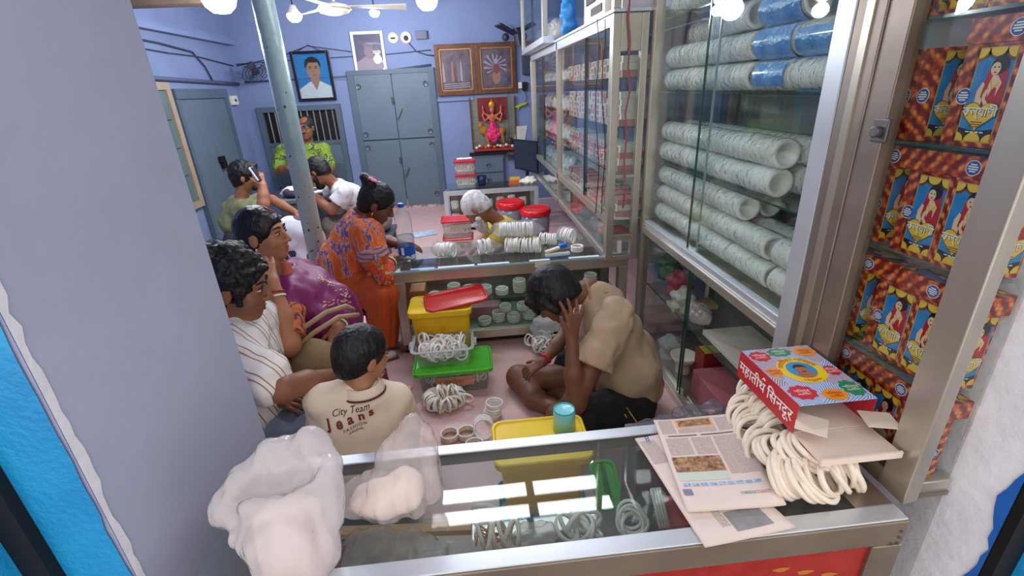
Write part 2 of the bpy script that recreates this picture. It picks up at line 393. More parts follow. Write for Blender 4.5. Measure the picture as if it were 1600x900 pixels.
# cornice, tile skirting
struct(MB().box((XL, 1.3, 2.26), (XL+.1, YB, 2.31)).box((XL, 1.3, 2.31), (XL+.05, YB, 2.36)).build('trim_10', M_wall), 'ledge running along the left wall')
struct(MB().box((XL, YB-.015, 1.80), (-1.53, YB, 1.84)).box((-.4, YB-.03, 1.46), (.12, YB, 1.50)).build('trim_12', M_wall), 'raised plaster bands on the back wall')
bb = struct(MB().box((XL, YB-.02, 0), (XR, YB, .012)).build('baseboard_back', M_cream), 'patterned tile skirting along the back wall')
M_tile = mat('floral skirting tile', (226, 218, 208), .25, col2=(150, 96, 80), scale=26, detail=3)
tm = MB().box((-.108, 0, 0), (.108, .03, .13)).mesh('tile', M_tile)
for i in range(8): link('tile', tm, bb, Vector((-2.9+i*.22+1.2, YB-.035, .0))-bb.location)
# doors and windows
def hinge_bar(b, x, y, z): b.box((x-.012, y-.02, z-.05), (x+.012, y, z+.05))
d1 = struct(MB().box((-1.55, YB-.05, .03), (-1.47, YB, 1.84)).box((-.47, YB-.05, .03), (-.39, YB, 1.84)).box((-1.55, YB-.05, 1.841), (-.39, YB, 1.9)).build('door_1', M_gdoor2), 'grey steel double door in the back wall')
for k, (xa, xb) in enumerate(((-1.47, -.975), (-.965, -.47))):
    for za, zb in ((.04, .985), (1.0, 1.84)):
        MB().box((xa, YB-.045, za), (xb, YB-.01, zb)).build('door_leaf', M_gdoor, d1, bevel=.004)
b = MB()
for z in (1.5, .7):
    b2 = MB().cyl((-.99, YB-.075, z+.05), (-.99, YB-.075, z-.03), .012, n=8).cyl((-.99, YB-.06, z), (-.99, YB-.02, z), .02, n=8); b2.build('door_latch', M_steel, d1)
    MB().bar((-.95, YB-.07, z-.33+.1), (-.88, YB-.07, z-.2+.1), .02, .015).build('door_handle', M_steel, d1)
for z in (.9, 1.08, .2, 1.7):
    for x in (-1.42, -.52): MB().torus((x, YB-.06, z), .028, .006, (0, 1, 0), 12, 5).build('door_ring', M_steel, d1)
# window with bars over a half door (left part of the back wall)
w1 = struct(MB().box((-2.82, YB-.06, .4), (-2.75, YB, 1.43)).box((-1.78, YB-.06, .4), (-1.71, YB, 1.43)).box((-2.82, YB-.06, 1.431), (-1.71, YB, 1.5)).box((-2.75, YB-.05, .98), (-1.78, YB, 1.03)).build('window_1', M_gdoor2), 'grey barred window above a half door in the back wall')
MB().box((-2.75, YB-.012, 1.03), (-1.78, YB-.006, 1.43)).build('dark_opening', M_black, w1)
for i in range(11): MB().cyl((-2.68+i*.085, YB-.03, 1.03), (-2.68+i*.085, YB-.03, 1.43), .009, n=6).build('bar', mat('bar steel', (150, 150, 146), .4, .5), w1)
MB().box((-2.75, YB-.04, .42), (-1.78, YB-.01, .98)).build('panel', M_gdoor, w1, bevel=.004)
for xa in (-2.7, -2.2): MB().box((xa, YB-.05, .46), (xa+.42, YB-.035, .72)).build('panel', M_gdoor2, w1, bevel=.004)
# left wall: grey double door and glazed frame
d2 = struct(MB().box((XL, 5.52, 0), (XL+.06, 5.58, 1.638)).box((XL, 6.6, 0), (XL+.06, 6.68, 1.638)).box((XL, 5.52, 1.64), (XL+.07, 6.68, 1.74)).build('door_2', M_gdoor2), 'grey double door in the left wall')
for ya, yb in ((5.58, 6.085), (6.095, 6.6)): MB().box((XL+.005, ya, .02), (XL+.045, yb, 1.64)).build('door_leaf', M_gdoor, d2, bevel=.004)
MB().box((XL+.045, 6.05, .93), (XL+.09, 6.15, 1.0)).box((XL+.05, 6.07, .86), (XL+.1, 6.14, .94)).build('padlock', M_black, d2, bevel=.006)
w2 = struct(MB().box((XL, 4.6, .621), (XL+.05, 4.66, 1.729)).box((XL, 5.42, .621), (XL+.05, 5.5, 1.729)).box((XL, 4.6, 1.73), (XL+.05, 5.5, 1.8)).box((XL, 4.6, .55), (XL+.05, 5.5, .62)).build('window_2', mat('tan wood frame', (168, 150, 128), .5, var=.1)), 'tan framed glazed wall shelf on the left wall')
for i in range(4): MB().box((XL+.01, 4.66, .62+i*.278), (XL+.025, 5.42, .62+i*.278+.27)).build('pane', mat('grey green pane', (96, 120, 122), .2, coat=.5), w2)
# ---------------------------------------------------------------- lamps
def bulb(u, v, y, r, label):
    p = ony(u, v, y)
    t = thing('led_bulb', label, 'lamp', (p[0], p[1], p[2]-r*.6), group=None)
    MB().lathe([(0, -r*.75), (r*.5, -r*.7), (r*.85, -r*.4), (r, 0), (r*.95, r*.25)], 18, Matrix.Translation(p)).build('diffuser', M_led, t, smooth=True)
    MB().lathe([(r*.95, r*.25), (r*.6, r*.7), (r*.35, r*1.3), (.0, r*1.3)], 18, Matrix.Translation(p)).build('housing', M_cream, t, smooth=True)
    MB().cyl((p[0], p[1], p[2]+r*1.2), (p[0], p[1], ZC), .006, n=6).build('cord', M_black, t)
    l = bpy.data.lights.new('bulb_light', 'POINT'); l.energy = 50; l.color = (.93, .96, 1.0); l.shadow_soft_size = r
    lo = bpy.data.objects.new('bulb_light', l); COL.objects.link(lo); lo.location = (p[0], p[1], p[2]-r-.05)
bulb(342, 0, 3.6, .1, 'large glowing led bulb nearest the pole, left of it')
bulb(460, 25, 5.0, .065, 'glowing led bulb between the pole and the ceiling fan')
bulb(585, 20, 6.0, .055, 'small glowing led bulb above the white framed portrait')
bulb(667, 2, 4.4, .085, 'glowing led bulb right of the ceiling fan')
for i, (xa, xb, ya, yb, lb) in enumerate([(-.47, .28, 3.17, 3.32, 'left panel of the rear pair'), (.35, .93, 3.17, 3.32, 'right panel of the rear pair'), (-.55, .28, 2.94, 3.07, 'left panel of the front pair'), (.36, 1.0, 2.94, 3.07, 'right panel of the front pair')]):
    t = thing('ceiling_light', 'bright ceiling light panel mirrored in the front counter glass, '+lb, 'lamp', ((xa+xb)/2, (ya+yb)/2, 2.955), group='ceiling light panels')
    MB().box((xa, ya, 2.955), (xb, yb, 2.96)).build('diffuser', M_panel, t)
    MB().box((xa-.012, ya-.012, 2.9605), (xb+.012, yb+.012, 3.0)).build('housing', M_aluw, t)
# ---------------------------------------------------------------- aluminium frames
def bars(t, m, items, w=.03, bevel=.002):
    for nm, a, b in items:
        lo = [min(a[i], b[i])-(w/2 if a[i] == b[i] else 0) for i in range(3)]; hi = [max(a[i], b[i])+(w/2 if a[i] == b[i] else 0) for i in range(3)]
        MB().box(lo, hi).build(nm, m, t, bevel=bevel)
def frame(t, m, x0, x1, y0, y1, z0, z1, w=.03):
    """posts at the corners, rails along the edges; coordinates are outer faces"""
    h = w/2; X = (x0+h, x1-h); Y = (y0+h, y1-h); Z = (z0+h, z1-h)
    it = [('post', (x, y, z0), (x, y, z1)) for x in X for y in Y]
    it += [('rail', (X[0]+h, y, z), (X[1]-h, y, z)) for y in Y for z in Z]
    it += [('rail', (x, Y[0]+h, z), (x, Y[1]-h, z)) for x in X for z in Z]
    bars(t, m, it, w)
def pane(t, lo, hi, m=None, nm='glass_pane'): return MB().box(lo, hi).build(nm, m or M_glass, t)
def shelf(t, x0, x1, y0, y1, z, front='x'):
    o = MB().box((x0, y0, z-.003), (x1, y1, z+.003)).build('glass_shelf', M_shelf, t)
    if front == 'x': MB().box((x0-.004, y0, z-.0035), (x0, y1, z+.0035)).build('edge', M_gedge, o)
    else: MB().box((x0, y0-.004, z-.0035), (x1, y0, z+.0035)).build('edge', M_gedge, o)
    return o
# big glass cabinet with the bangle rolls
GX = 1.0
t = BIG = thing('glass_cabinet', 'tall aluminium cabinet with sliding glass doors full of white bangle rolls', 'cabinet', (1.2, 2.0, 0))
H2 = 2.45
bars(t, M_alu, [('post', (GX+.03, 2.715, 0), (GX+.03, 2.715, H2)), ('post', (1.5, 2.715, 0), (1.5, 2.715, H2))], .05)
MB().box((GX, 1.29, 0), (GX+.05, 1.36, H2)).build('post', M_aluw, t, bevel=.003)
MB().box((GX, 1.19, 0), (GX+.04, 1.285, H2)).build('post', M_alud, t, bevel=.003)
MB().box((GX-.004, 1.225, 0), (GX, 1.25, H2)).build('trim_strip', M_alu, t)
MB().box((GX, 1.36, .76), (GX+.05, 2.69, .80)).build('rail', M_alu, t, bevel=.003)
MB().box((GX+.012, 1.36, .80), (GX+.05, 2.69, .835)).build('sliding_track', M_aluw, t, bevel=.003)
MB().box((GX, 1.36, H2-.05), (GX+.05, 2.69, H2)).build('rail', M_alu, t, bevel=.003)
MB().box((GX, 1.36, 0), (GX+.05, 2.69, .04)).build('rail', M_alu, t, bevel=.003)
MB().box((GX+.03, 1.29, .74), (1.53, 2.7, .765)).build('deck', M_cream, t)
MB().box((1.515, 1.29, 0), (1.53, 2.7, H2)).build('back_panel', mat('grey back panel', (168, 172, 168), .5, var=.1), t)
pane(t, (1.0, 1.29, H2), (1.53, 2.74, H2+.006), nm='top_pane')
pane(t, (GX+.026, 1.36, .83), (GX+.031, 2.13, H2-.05)); pane(t, (GX+.038, 2.06, .83), (GX+.043, 2.69, H2-.05))
MB().box((GX+.024, 2.128, .83), (GX+.033, 2.133, H2-.05)).build('pane_edge', M_gedge, t)
MB().box((GX+.036, 2.055, .83), (GX+.045, 2.06, H2-.05)).build('pane_edge', mat('pale glass edge', (150, 168, 160), .2), t)
pane(t, (GX+.026, 1.36, .04), (GX+.031, 2.05, .76)) if False else None
pane(t, (GX+.026, 2.05, .04), (GX+.031, 2.69, .76))
for y in (2.05, 2.075): MB().box((GX+.022, y-.004, .04), (GX+.033, y, .76)).build('pane_edge', M_gedge, t)
for z in (1.175, 1.54, 1.885): shelf(t, GX+.06, 1.5, 1.33, 2.69, z)
shelf(t, GX+.06, 1.5, 1.33, 2.69, .42)
MB().box((GX+.05, 1.33, .04), (1.5, 2.69, .06)).build('deck', M_alud, t)
# display case with the printed boxes
t = CASE = thing('display_case', 'aluminium display case with glass doors holding orange printed boxes', 'cabinet', (1.1, 1.0, .6))
bars(t, M_alud, [('rail', (1.03, .86, .625), (1.03, 1.19, .625)), ('rail', (1.03, .86, 2.4), (1.03, 1.19, 2.4))], .05)
MB().prism([(1.005, .785), (1.05, .792), (1.05, .87), (1.005, .86)], .6, 2.4).build('post', M_alu, t, bevel=.003)
MB().box((1.05, .805, .6), (1.145, .835, .645)).build('rail', M_alu, t, bevel=.003)
MB().box((1.005, 1.12, .6), (1.045, 1.19, 2.4)).build('post', M_alud, t, bevel=.003)
MB().box((1.035, .87, .62), (1.05, 1.13, .68)).build('rail', M_alud, t)
MB().box((1.03, .80, .6), (1.14, 1.25, .612)).box((1.14, .96, .6), (1.5, 1.25, .612)).build('deck', M_alud, t)
MB().box((1.49, .83, .6), (1.5, 1.25, 2.4)).build('back_panel', mat('dark case back', (70, 64, 70), .5), t)
pane(t, (1.028, .86, .65), (1.032, 1.13, 2.38)); pane(t, (1.05, .815, .645), (1.14, .819, 2.38))
MB().box((1.0, 1.105, 1.435), (1.01, 1.15, 1.49)).cyl((1.0, 1.128, 1.46), (.985, 1.128, 1.46), .014, n=10).build('lock', M_steel, t, bevel=.003)
MB().box((1.0325, .88, .655), (1.035, .96, .665)).build('vent_slot', M_black, t)
for z in (.885, 1.17, 1.435, 1.70):
    shelf(t, 1.05, 1.135, .835, 1.24, z); MB().box((1.135, .965, z-.003), (1.48, 1.24, z+.003)).build('glass_shelf', M_shelf, t)
# far wall cabinet above the middle counter
t = FAR = thing('wall_cabinet', 'long aluminium wall cabinet with glass doors behind the middle counter', 'cabinet', (1.1, 4.3, .57))
FX, FY0, FY1 = .8, 2.745, 6.15
for y0, y1 in ((FY0, FY0+.06), (4.38, 4.43), (FY1-.05, FY1)): MB().box((FX, y0, .57), (FX+.045, y1, 1.93)).build('post', M_alu, t, bevel=.003)
MB().box((.955, FY0, .57), (.995, FY0+.04, 1.93)).build('post', M_alu, t, bevel=.003)
for a, bz in ((.57, .605), (.80, .85), (1.87, 1.93)): MB().box((FX, FY0+.06, a), (FX+.04, FY1, bz)).build('rail', M_aluw if a > 1.8 else M_alu, t, bevel=.003)
for a, bz in ((.57, .60), (.70, .735), (1.08, 1.10), (1.75, 1.93)): MB().box((FX+.045, FY0, a), (.955, FY0+.035, bz)).build('rail', M_alu, t, bevel=.003)
pane(t, (FX+.045, FY0+.012, .73), (.955, FY0+.016, 1.75))
for ya, yb, dx in ((2.76, 3.42, 0), (3.38, 4.38, .012), (4.43, 5.3, 0), (5.26, 6.1, .012)):
    pane(t, (FX+.016+dx, ya, .85), (FX+.02+dx, yb, 1.87))
for y in (3.4, 3.42, 5.28, 5.3): MB().box((FX+.012, y-.004, .85), (FX+.034, y, 1.87)).build('pane_edge', M_gedge, t)
pane(t, (FX+.016, 2.76, .605), (FX+.02, 3.9, .80)); pane(t, (FX+.028, 3.85, .605), (FX+.032, FY1-.05, .80))
MB().box((FX+.01, 2.78, .6), (FX+.014, 6.0, .606)).build('track', M_aluw, t)
for z in (1.1, 1.36, 1.62): shelf(t, FX+.05, 1.48, FY0+.05, FY1-.03, z)
MB().box((FX+.03, FY0+.02, .57), (1.5, FY1, .58)).build('deck', M_aluw, t)
MB().box((FX+.04, FY0+.05, .815), (1.5, FY1, .825)).build('deck', M_cream, t)
MB().box((1.5, FY0, .57), (1.51, FY1, 1.93)).build('back_panel', mat('mirror grey back', (126, 140, 170), .25, .3), t)
# upper deck, stepping out at its far end
t = UP = thing('upper_cabinet', 'upper glass cabinet resting on top of the long wall cabinet', 'cabinet', (1.1, 4.3, 1.93))
MB().box((FX, FY0, 1.935), (1.5, 6.1, 1.95)).build('deck', M_aluw, t)
MB().box((.70, 4.5, 1.935), (FX, 6.1, 1.99)).build('overhang', M_aluw, t, bevel=.003)
MB().box((.70, 4.5, 1.99), (.745, 4.56, 2.75)).build('post', M_alu, t, bevel=.003)
MB().box((.70, 6.05, 1.99), (.745, 6.1, 2.75)).build('post', M_alu, t, bevel=.003)
MB().box((FX, FY0, 1.95), (FX+.04, FY0+.05, 2.75)).build('post', M_alu, t, bevel=.003)
MB().box((.70, 4.5, 2.70), (.74, 6.1, 2.75)).build('rail', M_alu, t, bevel=.003)
pane(t, (.715, 4.56, 1.99), (.719, 6.05, 2.7))
for y in (5.2, 5.28): MB().box((.712, y-.004, 1.99), (.724, y+.002, 2.7)).build('pane_edge', M_gedge, t)
shelf(t, .75, 1.45, 4.56, 6.05, 2.3)
# ---------------------------------------------------------------- counters
def counter(name, label, x0, x1, y0, y1, z1, w, mtop, back_open=True, shelves=(), foot=.05, wt=.05):
    t = thing(name, label, 'counter', ((x0+x1)/2, (y0+y1)/2, 0))
    return t
# front counter
FC = t = thing('front_counter', 'glass topped aluminium counter at the shop front with a red lower panel', 'counter', (.15, .95, 0))
cx0, cx1, cy0, cy1, cz = -.70, .985, .745, 1.165, .6
MB().box((cx0, cy0, cz-.006), (cx1, cy1, cz)).build('glass_top', film('counter glass', (240, 247, 245), .98, .012, white=.03), t)
for ya, yb, m in ((cy0, cy0+.045, M_aluw), (cy1-.04, cy1, M_aluw)): MB().box((cx0, ya, cz-.001), (cx1, yb, cz+.004)).build('top_rail', m, t, bevel=.002)
MB().box((cx1-.1, cy0+.045, cz-.001), (cx1, cy1-.04, cz+.003)).build('top_rail', M_alud, t, bevel=.002)
MB().box((cx0, cy0-.004, cz-.075), (cx1, cy0+.02, cz-.001)).build('front_rail', M_alud, t, bevel=.002)
MB().box((cx1-.075, cy0-.006, -.45), (cx1+.001, cy0+.03, cz-.076)).build('post', M_alud, t, bevel=.003)
MB().box((cx1-.04, cy1-.04, -.0), (cx1, cy1, cz-.008)).build('post', M_alud, t, bevel=.003)
MB().box((cx0, cy1-.03, 0), (cx0+.03, cy1, cz-.008)).build('post', M_alud, t, bevel=.003)
MB().box((cx0, cy1-.03, cz-.05), (cx1-.04, cy1, cz-.008)).build('back_rail', M_alud, t, bevel=.003)
MB().box((cx1-.012, cy0+.03, -.45), (cx1-.002, cy1-.04, cz-.01)).build('side_panel', M_alud, t)
M_redp = mat('red printed panel', (150, 18, 24), .25, col2=(176, 40, 30), scale=14, coat=.4)
MB().box((cx0, cy0+.004, -.45), (cx1-.076, cy0+.012, cz-.076)).build('front_panel', M_redp, t)
for i in range(9): dx_ = .30+i*.065; MB().poly([(dx_+.022*math.cos(a)*(1+.3*math.sin(3*a+i)), cy0+.0035, cz-.13-.02*(i % 3)+.008*math.sin(a)) for a in np.linspace(0, 2*PI, 10, endpoint=False)]).build('gold_motif', mat('gold print on red', (190, 120, 40), .3), t)
for dx, dz in ((-.02, -.02), (-.02, -.04), (-.02, -.06), (-.035, -.06)): MB().cyl((cx1+dx+.005, cy0-.008, cz+dz-.01), (cx1+dx+.005, cy0-.004, cz+dz-.01), .004, n=8).build('rivet', M_steel, t)
MB().box((cx0+.03, cy0+.02, .36), (cx1-.02, cy1-.05, .366)).build('glass_shelf', M_shelf, t)
MB().box((cx0+.03, cy0+.02, .33), (cx1-.02, cy0+.05, .36)).build('shelf_rail', M_alud, t)
# middle counter
MC = t = thing('middle_counter', 'aluminium and glass counter in the middle of the floor with bagged bangles on top', 'counter', (.2, 3.0, 0))
mx0, mx1, my0, my1, mz = -.53, .97, 2.81, 3.28, .575
MB().box((mx0-.02, my0-.015, mz-.004), (mx1, my1, mz+.004)).build('glass_top', M_shelf, t)
MB().box((mx0-.02, my0-.018, mz-.005), (mx1, my0-.015, mz+.005)).build('glass_edge', mat('pale glass edge blue', (150, 186, 196), .2), t)
MB().box((mx0, my0, mz-.075), (mx1, my0+.04, mz-.006)).build('rail', M_alu, t, bevel=.003)
MB().box((mx0, my0+.04, mz-.075), (mx0+.04, my1-.06, mz-.006)).build('rail', M_alu, t, bevel=.003)
for x in (mx0, mx1-.06):
    for y in (my0, my1-.06): MB().box((x, y+.001, .05), (x+.06, y+.06, mz-.076)).build('leg', M_alu, t, bevel=.003); MB().box((x, y+.001, 0), (x+.06, y+.06, .05)).build('foot', M_rubber, t, bevel=.004)
MB().box((mx0+.06, my0+.002, .06), (mx1-.06, my0+.04, .12)).build('rail', M_alu, t, bevel=.003)
MB().box((mx0+.06, my0+.04, .095), (mx1-.06, my1, .105)).build('deck', M_alud, t)
MB().box((mx0+.06, my0+.025, .105), (mx1-.06, my1-.02, .107)).build('deck_paper', mat('green grey deck paper', (120, 128, 116), .6), t)
pane(t, (mx0+.06, my0+.018, .12), (mx1-.06, my0+.022, mz-.076))
MB().box((mx0+.06, my0+.05, .315), (mx1-.06, my1-.06, .321)).build('glass_shelf', M_shelf, t)
MB().box((mx0+.06, my0+.046, .313), (mx1-.06, my0+.05, .323)).build('edge', M_gedge, t)
MB().box((mx0+.06, my1-.02, .06), (mx1-.06, my1-.012, mz-.08)).build('back_panel', mat('brown back board', (120, 96, 86), .6), t)
MB().box((mx0+.07, my0+.07, 0), (mx1-.07, my1-.05, .058)).build('plinth', mat('dark plinth', (58, 38, 34), .6), t)
# rear counter
RCN = t = thing('rear_counter', 'low aluminium and glass counter against the back wall under the poster', 'counter', (.25, 5.9, 0))
rx0, rx1, ry0, ry1, rz = -.34, .80, 5.68, 6.12, .5
MB().box((rx0-.01, ry0-.01, rz-.004), (rx1, ry1, rz+.004)).build('glass_top', M_shelf, t)
MB().box((rx0, ry0, rz-.06), (rx1, ry0+.03, rz-.005)).build('rail', M_aluw, t, bevel=.003)
for x in (rx0, rx1-.05):
    for y in (ry0, ry1-.05): MB().box((x, y+.001, 0), (x+.05, y+.05, rz-.061)).build('leg', M_aluw, t, bevel=.003)
MB().box((rx0+.05, ry0, .04), (rx1-.05, ry0+.03, .08)).build('rail', M_aluw, t, bevel=.003)
MB().box((rx0+.05, ry0+.03, .06), (rx1-.05, ry1-.06, .07)).build('deck', M_alud, t)
MB().box((rx0+.05, ry0+.02, .25), (rx1-.05, ry1-.06, .255)).build('glass_shelf', M_shelf, t)
MB().box((rx0+.03, ry1-.02, 0), (rx1-.03, ry1-.012, rz-.06)).build('back_panel', mat('brown back board', (120, 96, 86), .6), t)
# pole
pp = np.array([-1.12, 3.3])
t = struct(MB().cyl((pp[0], pp[1], 0), (pp[0], pp[1], ZC), .062, n=24).build('trim_11', mat('chipped pale green enamel', (150, 176, 178), .3, col2=(166, 190, 188), scale=5, bump=.5, bscale=22), smooth=True), 'pale green painted steel pole')
for i in range(26):
    a = random.uniform(3.6, 5.9); z = random.choice([random.uniform(.55, 1.0), random.uniform(.5, 1.9)]); r = random.uniform(.003, .009)
    c = Vector((pp[0]+.0615*math.cos(a), pp[1]+.0615*math.sin(a), z)); n = Vector((math.cos(a), math.sin(a), 0))
    b = MB(); x, y, zz = basis(n); b.poly([c+n*.0012+(x*math.cos(q)*r*random.uniform(.5, 1.3)+y*math.sin(q)*r*random.uniform(.5, 1.6)) for q in np.linspace(0, 2*PI, 9)[:-1]]); b.build('paint_chip', mat('rust chip', (70, 62, 64), .8), t)

q = ony(262, 4, 4.0); struct(MB().box((XL, 3.93, q[2]-.02), (-1.62, 4.07, q[2]+.2)).build('trim_13', mat('brown beam', (92, 76, 66), .7, var=.2, scale=5)), 'brown wooden beam at the left near the ceiling')
# ---------------------------------------------------------------- bangles
M_bang = mat('white conch bangle', (246, 243, 236), .35, var=.05, scale=30, coat=.2)
M_bangw = mat('warm white bangle', (240, 226, 208), .4, var=.06, scale=30, coat=.2)
M_bangg = mat('white bangle with gold band', (244, 236, 218), .35, col2=(214, 184, 130), scale=60)
M_wrap = film('crinkled clear wrap', (252, 253, 254), 1.0, .12, bump=1.0, bscale=38, white=.12)
M_wrapc = film('clear wrap', (244, 248, 250), .97, .08, bump=.8, bscale=30, white=.08)
RINGS = {}
def ring_mesh(R, r, m, rz=None, n=22, sq=1.0):
    key = (R, r, m.name, rz, sq)
    if key not in RINGS:
        b = MB().torus((0, 0, 0), R, r, (0, 0, 1), n, 6, rz)
        b.v = [(x, y*sq, z) for x, y, z in b.v]
        RINGS[key] = b.mesh('bangle', m, True)
    return RINGS[key]
def bangle(me, loc, axis, label, group, spin=0, name='bangle'):
    o = bpy.data.objects.new(name, me); COL.objects.link(o); o.location = loc
    q = Vector((0, 0, 1)).rotation_difference(Vector(axis).normalized()) @ Matrix.Rotation(spin, 3, 'Z').to_quaternion()
    o.rotation_mode = 'QUATERNION'; o.rotation_quaternion = q
    return tag(o, label, 'bangle', group)
# ---- rolls in the big cabinet
ROLL = {}
M_endd = mat('roll inside', (190, 186, 160), .6)
def roll_meshes(L):
    L = round(L, 2)
    if L in ROLL: return ROLL[L]
    R = .051; n = int(L/.011); prof = [(R*.72, 0)]
    for i in range(n):
        z = i*L/n; prof += [(R-.0035, z+.0005), (R, z+.003), (R, z+L/n-.003), (R-.0035, z+L/n-.0005)]
    prof += [(R*.72, L)]
    a = MB().lathe(prof, 20, closed=True).mesh('bangle_row', mat('roll bangles', (250, 249, 243), .45, var=.03, scale=20), True)
    r = random.Random(int(L*100)); seeds = r.random()*40
    def f(u, v):
        an = 2*PI*u; rr = R+.004+.0035*noise.noise(Vector((math.cos(an)*2.2, math.sin(an)*2.2, v*L*26+seeds)))+.002*math.sin(an*3+v*9)
        return (rr*math.cos(an), rr*math.sin(an), -.006+v*(L+.012))
    b = MB().grid(f, 22, max(6, int(L/.025)), True).mesh('plastic_wrap', M_wrap, True)
    ROLL[L] = (a, b); return a, b
M_bluelab = mat('blue printed wrap', (58, 132, 214), .22, col2=(120, 176, 228), scale=16, coat=.8, bump=.6, bscale=45)
def roll(x, z, y0, L, label, group, blue=None, dz=0):
    t = thing('bangle_roll', label, 'bangle roll', (x, y0, z), group=group); t.rotation_euler = (-PI/2+dz, 0, random.uniform(-.012, .012))
    a, b = roll_meshes(L); s = random.uniform(.96, 1.03)
    o = link('bangle_row', a, t); o.rotation_euler = (0, 0, random.random()*6); o.scale = (s, s, 1)
    o = link('plastic_wrap', b, t); o.rotation_euler = (0, 0, random.random()*6)
    if blue:
        a0, a1, v0, v1 = blue; R = .0585
        MB().grid(lambda u, v: (R*math.cos(a0+(a1-a0)*u), R*math.sin(a0+(a1-a0)*u), L*(v0+(v1-v0)*v)), 12, 8).build('printed_label', M_bluelab, t, smooth=True, local=True)
    return t
G1 = 'bangle rolls in the tall glass cabinet'
D = .106
def rollrow(x, z, ys, label, blue=None):
    w = {1: [''], 2: [', nearer half', ', farther half'], 3: [', nearest', ', middle one', ', farthest']}[len(ys)]
    for i, (y0, y1) in enumerate(ys): roll(x, z, y0+.006, y1-y0-.012, label+w[i], G1, blue)
F1, F2, F3, F4 = 1.115, 1.222, 1.33, 1.43
far = 2.67
# bottom compartment
rollrow(F1, .895, [(1.57, 1.86), (1.86, 2.25), (2.25, far)], 'white wrapped bangle roll in the lowest row at the cabinet bottom')
roll(F1+.005, .895, 1.39, .16, 'short wrapped bangle roll at the near end of the lowest row', G1)
rollrow(F1, 1.0, [(1.6, 1.98), (1.98, 2.3), (2.3, far)], 'white wrapped bangle roll in the second row from the cabinet bottom')
roll(F1+.01, 1.0, 1.38, .18, 'short bulging bangle roll lying at the near end of the second row', G1)
rollrow(F1, 1.105, [(1.8, 2.15), (2.15, far)], 'white wrapped bangle roll in the row just under the lower glass shelf')
for z, y, q in ((.895, 1.42, 'lowest'), (1.0, 1.45, 'second lowest')): rollrow(F2, z, [(y, 1.9), (1.9, far)], 'wrapped bangle roll hidden behind the '+q+' front row')
rollrow(F2, 1.105, [(1.82, 2.2), (2.2, far)], 'wrapped bangle roll behind the row just under the lower glass shelf')
rollrow(F3, .895, [(1.42, 1.9), (1.9, far)], 'wrapped bangle roll third from the glass at the cabinet bottom')
# second compartment
rollrow(F1, 1.235, [(1.63, 2.1), (2.1, 2.4), (2.4, far)], 'white wrapped bangle roll lying on the lower glass shelf')
rollrow(F1, 1.34, [(1.62, 2.0), (2.0, far)], 'white wrapped bangle roll in the upper row on the lower glass shelf')
rollrow(F2+.005, 1.235, [(1.58, 2.1), (2.1, far)], 'bangle roll with open end, second from the glass on the lower shelf')
rollrow(F2+.005, 1.34, [(1.56, 2.05), (2.05, far)], 'bangle roll with open end in the upper row, second from the glass')
# third compartment
rollrow(F1, 1.598, [(1.87, 2.24), (2.24, far)], 'white wrapped bangle roll on the shelf beside the blue printed rolls')
rollrow(F1, 1.705, [(1.88, 2.3), (2.3, far)], 'white wrapped bangle roll in the middle row beside the blue printed rolls')
roll(F1, 1.812, 1.93, .3, 'white wrapped bangle roll topmost beside the blue printed roll', G1)
roll(F1, 1.598, 1.62, .22, 'bangle roll with a dark blue rectangular label, bottom row', G1, (2.5, 3.9, .08, .92))
roll(F1, 1.598, 1.37, .24, 'pale bangle roll at the near end of the bottom row', G1, (1.7, 2.2, .05, .95))
roll(F1, 1.705, 1.62, .23, 'blue printed bangle roll in the middle row, further one', G1, (1.6, 4.0, .03, .97))
roll(F1, 1.705, 1.36, .25, 'blue printed bangle roll in the middle row, nearer one', G1, (1.4, 3.6, .03, .97))
roll(F1, 1.812, 1.6, .24, 'blue printed bangle roll on top of the other blue rolls', G1, (1.5, 4.2, .03, .97))
for z, q in ((1.598, 'bottom'), (1.705, 'middle')): rollrow(F2, z, [(1.4, 2.0), (2.0, far)], 'wrapped bangle roll behind the '+q+' row of blue printed rolls')
rollrow(F2, 1.812, [(2.1, far)], 'wrapped bangle roll at the back just under the top shelf')
rollrow(F1, 1.945, [(1.4, 1.8), (1.8, 2.2), (2.2, far)], 'white wrapped bangle roll lying on the top glass shelf')
rollrow(F1, 2.05, [(1.4, 1.9), (1.9, 2.3), (2.3, far)], 'white wrapped bangle roll in the upper row on the top glass shelf')
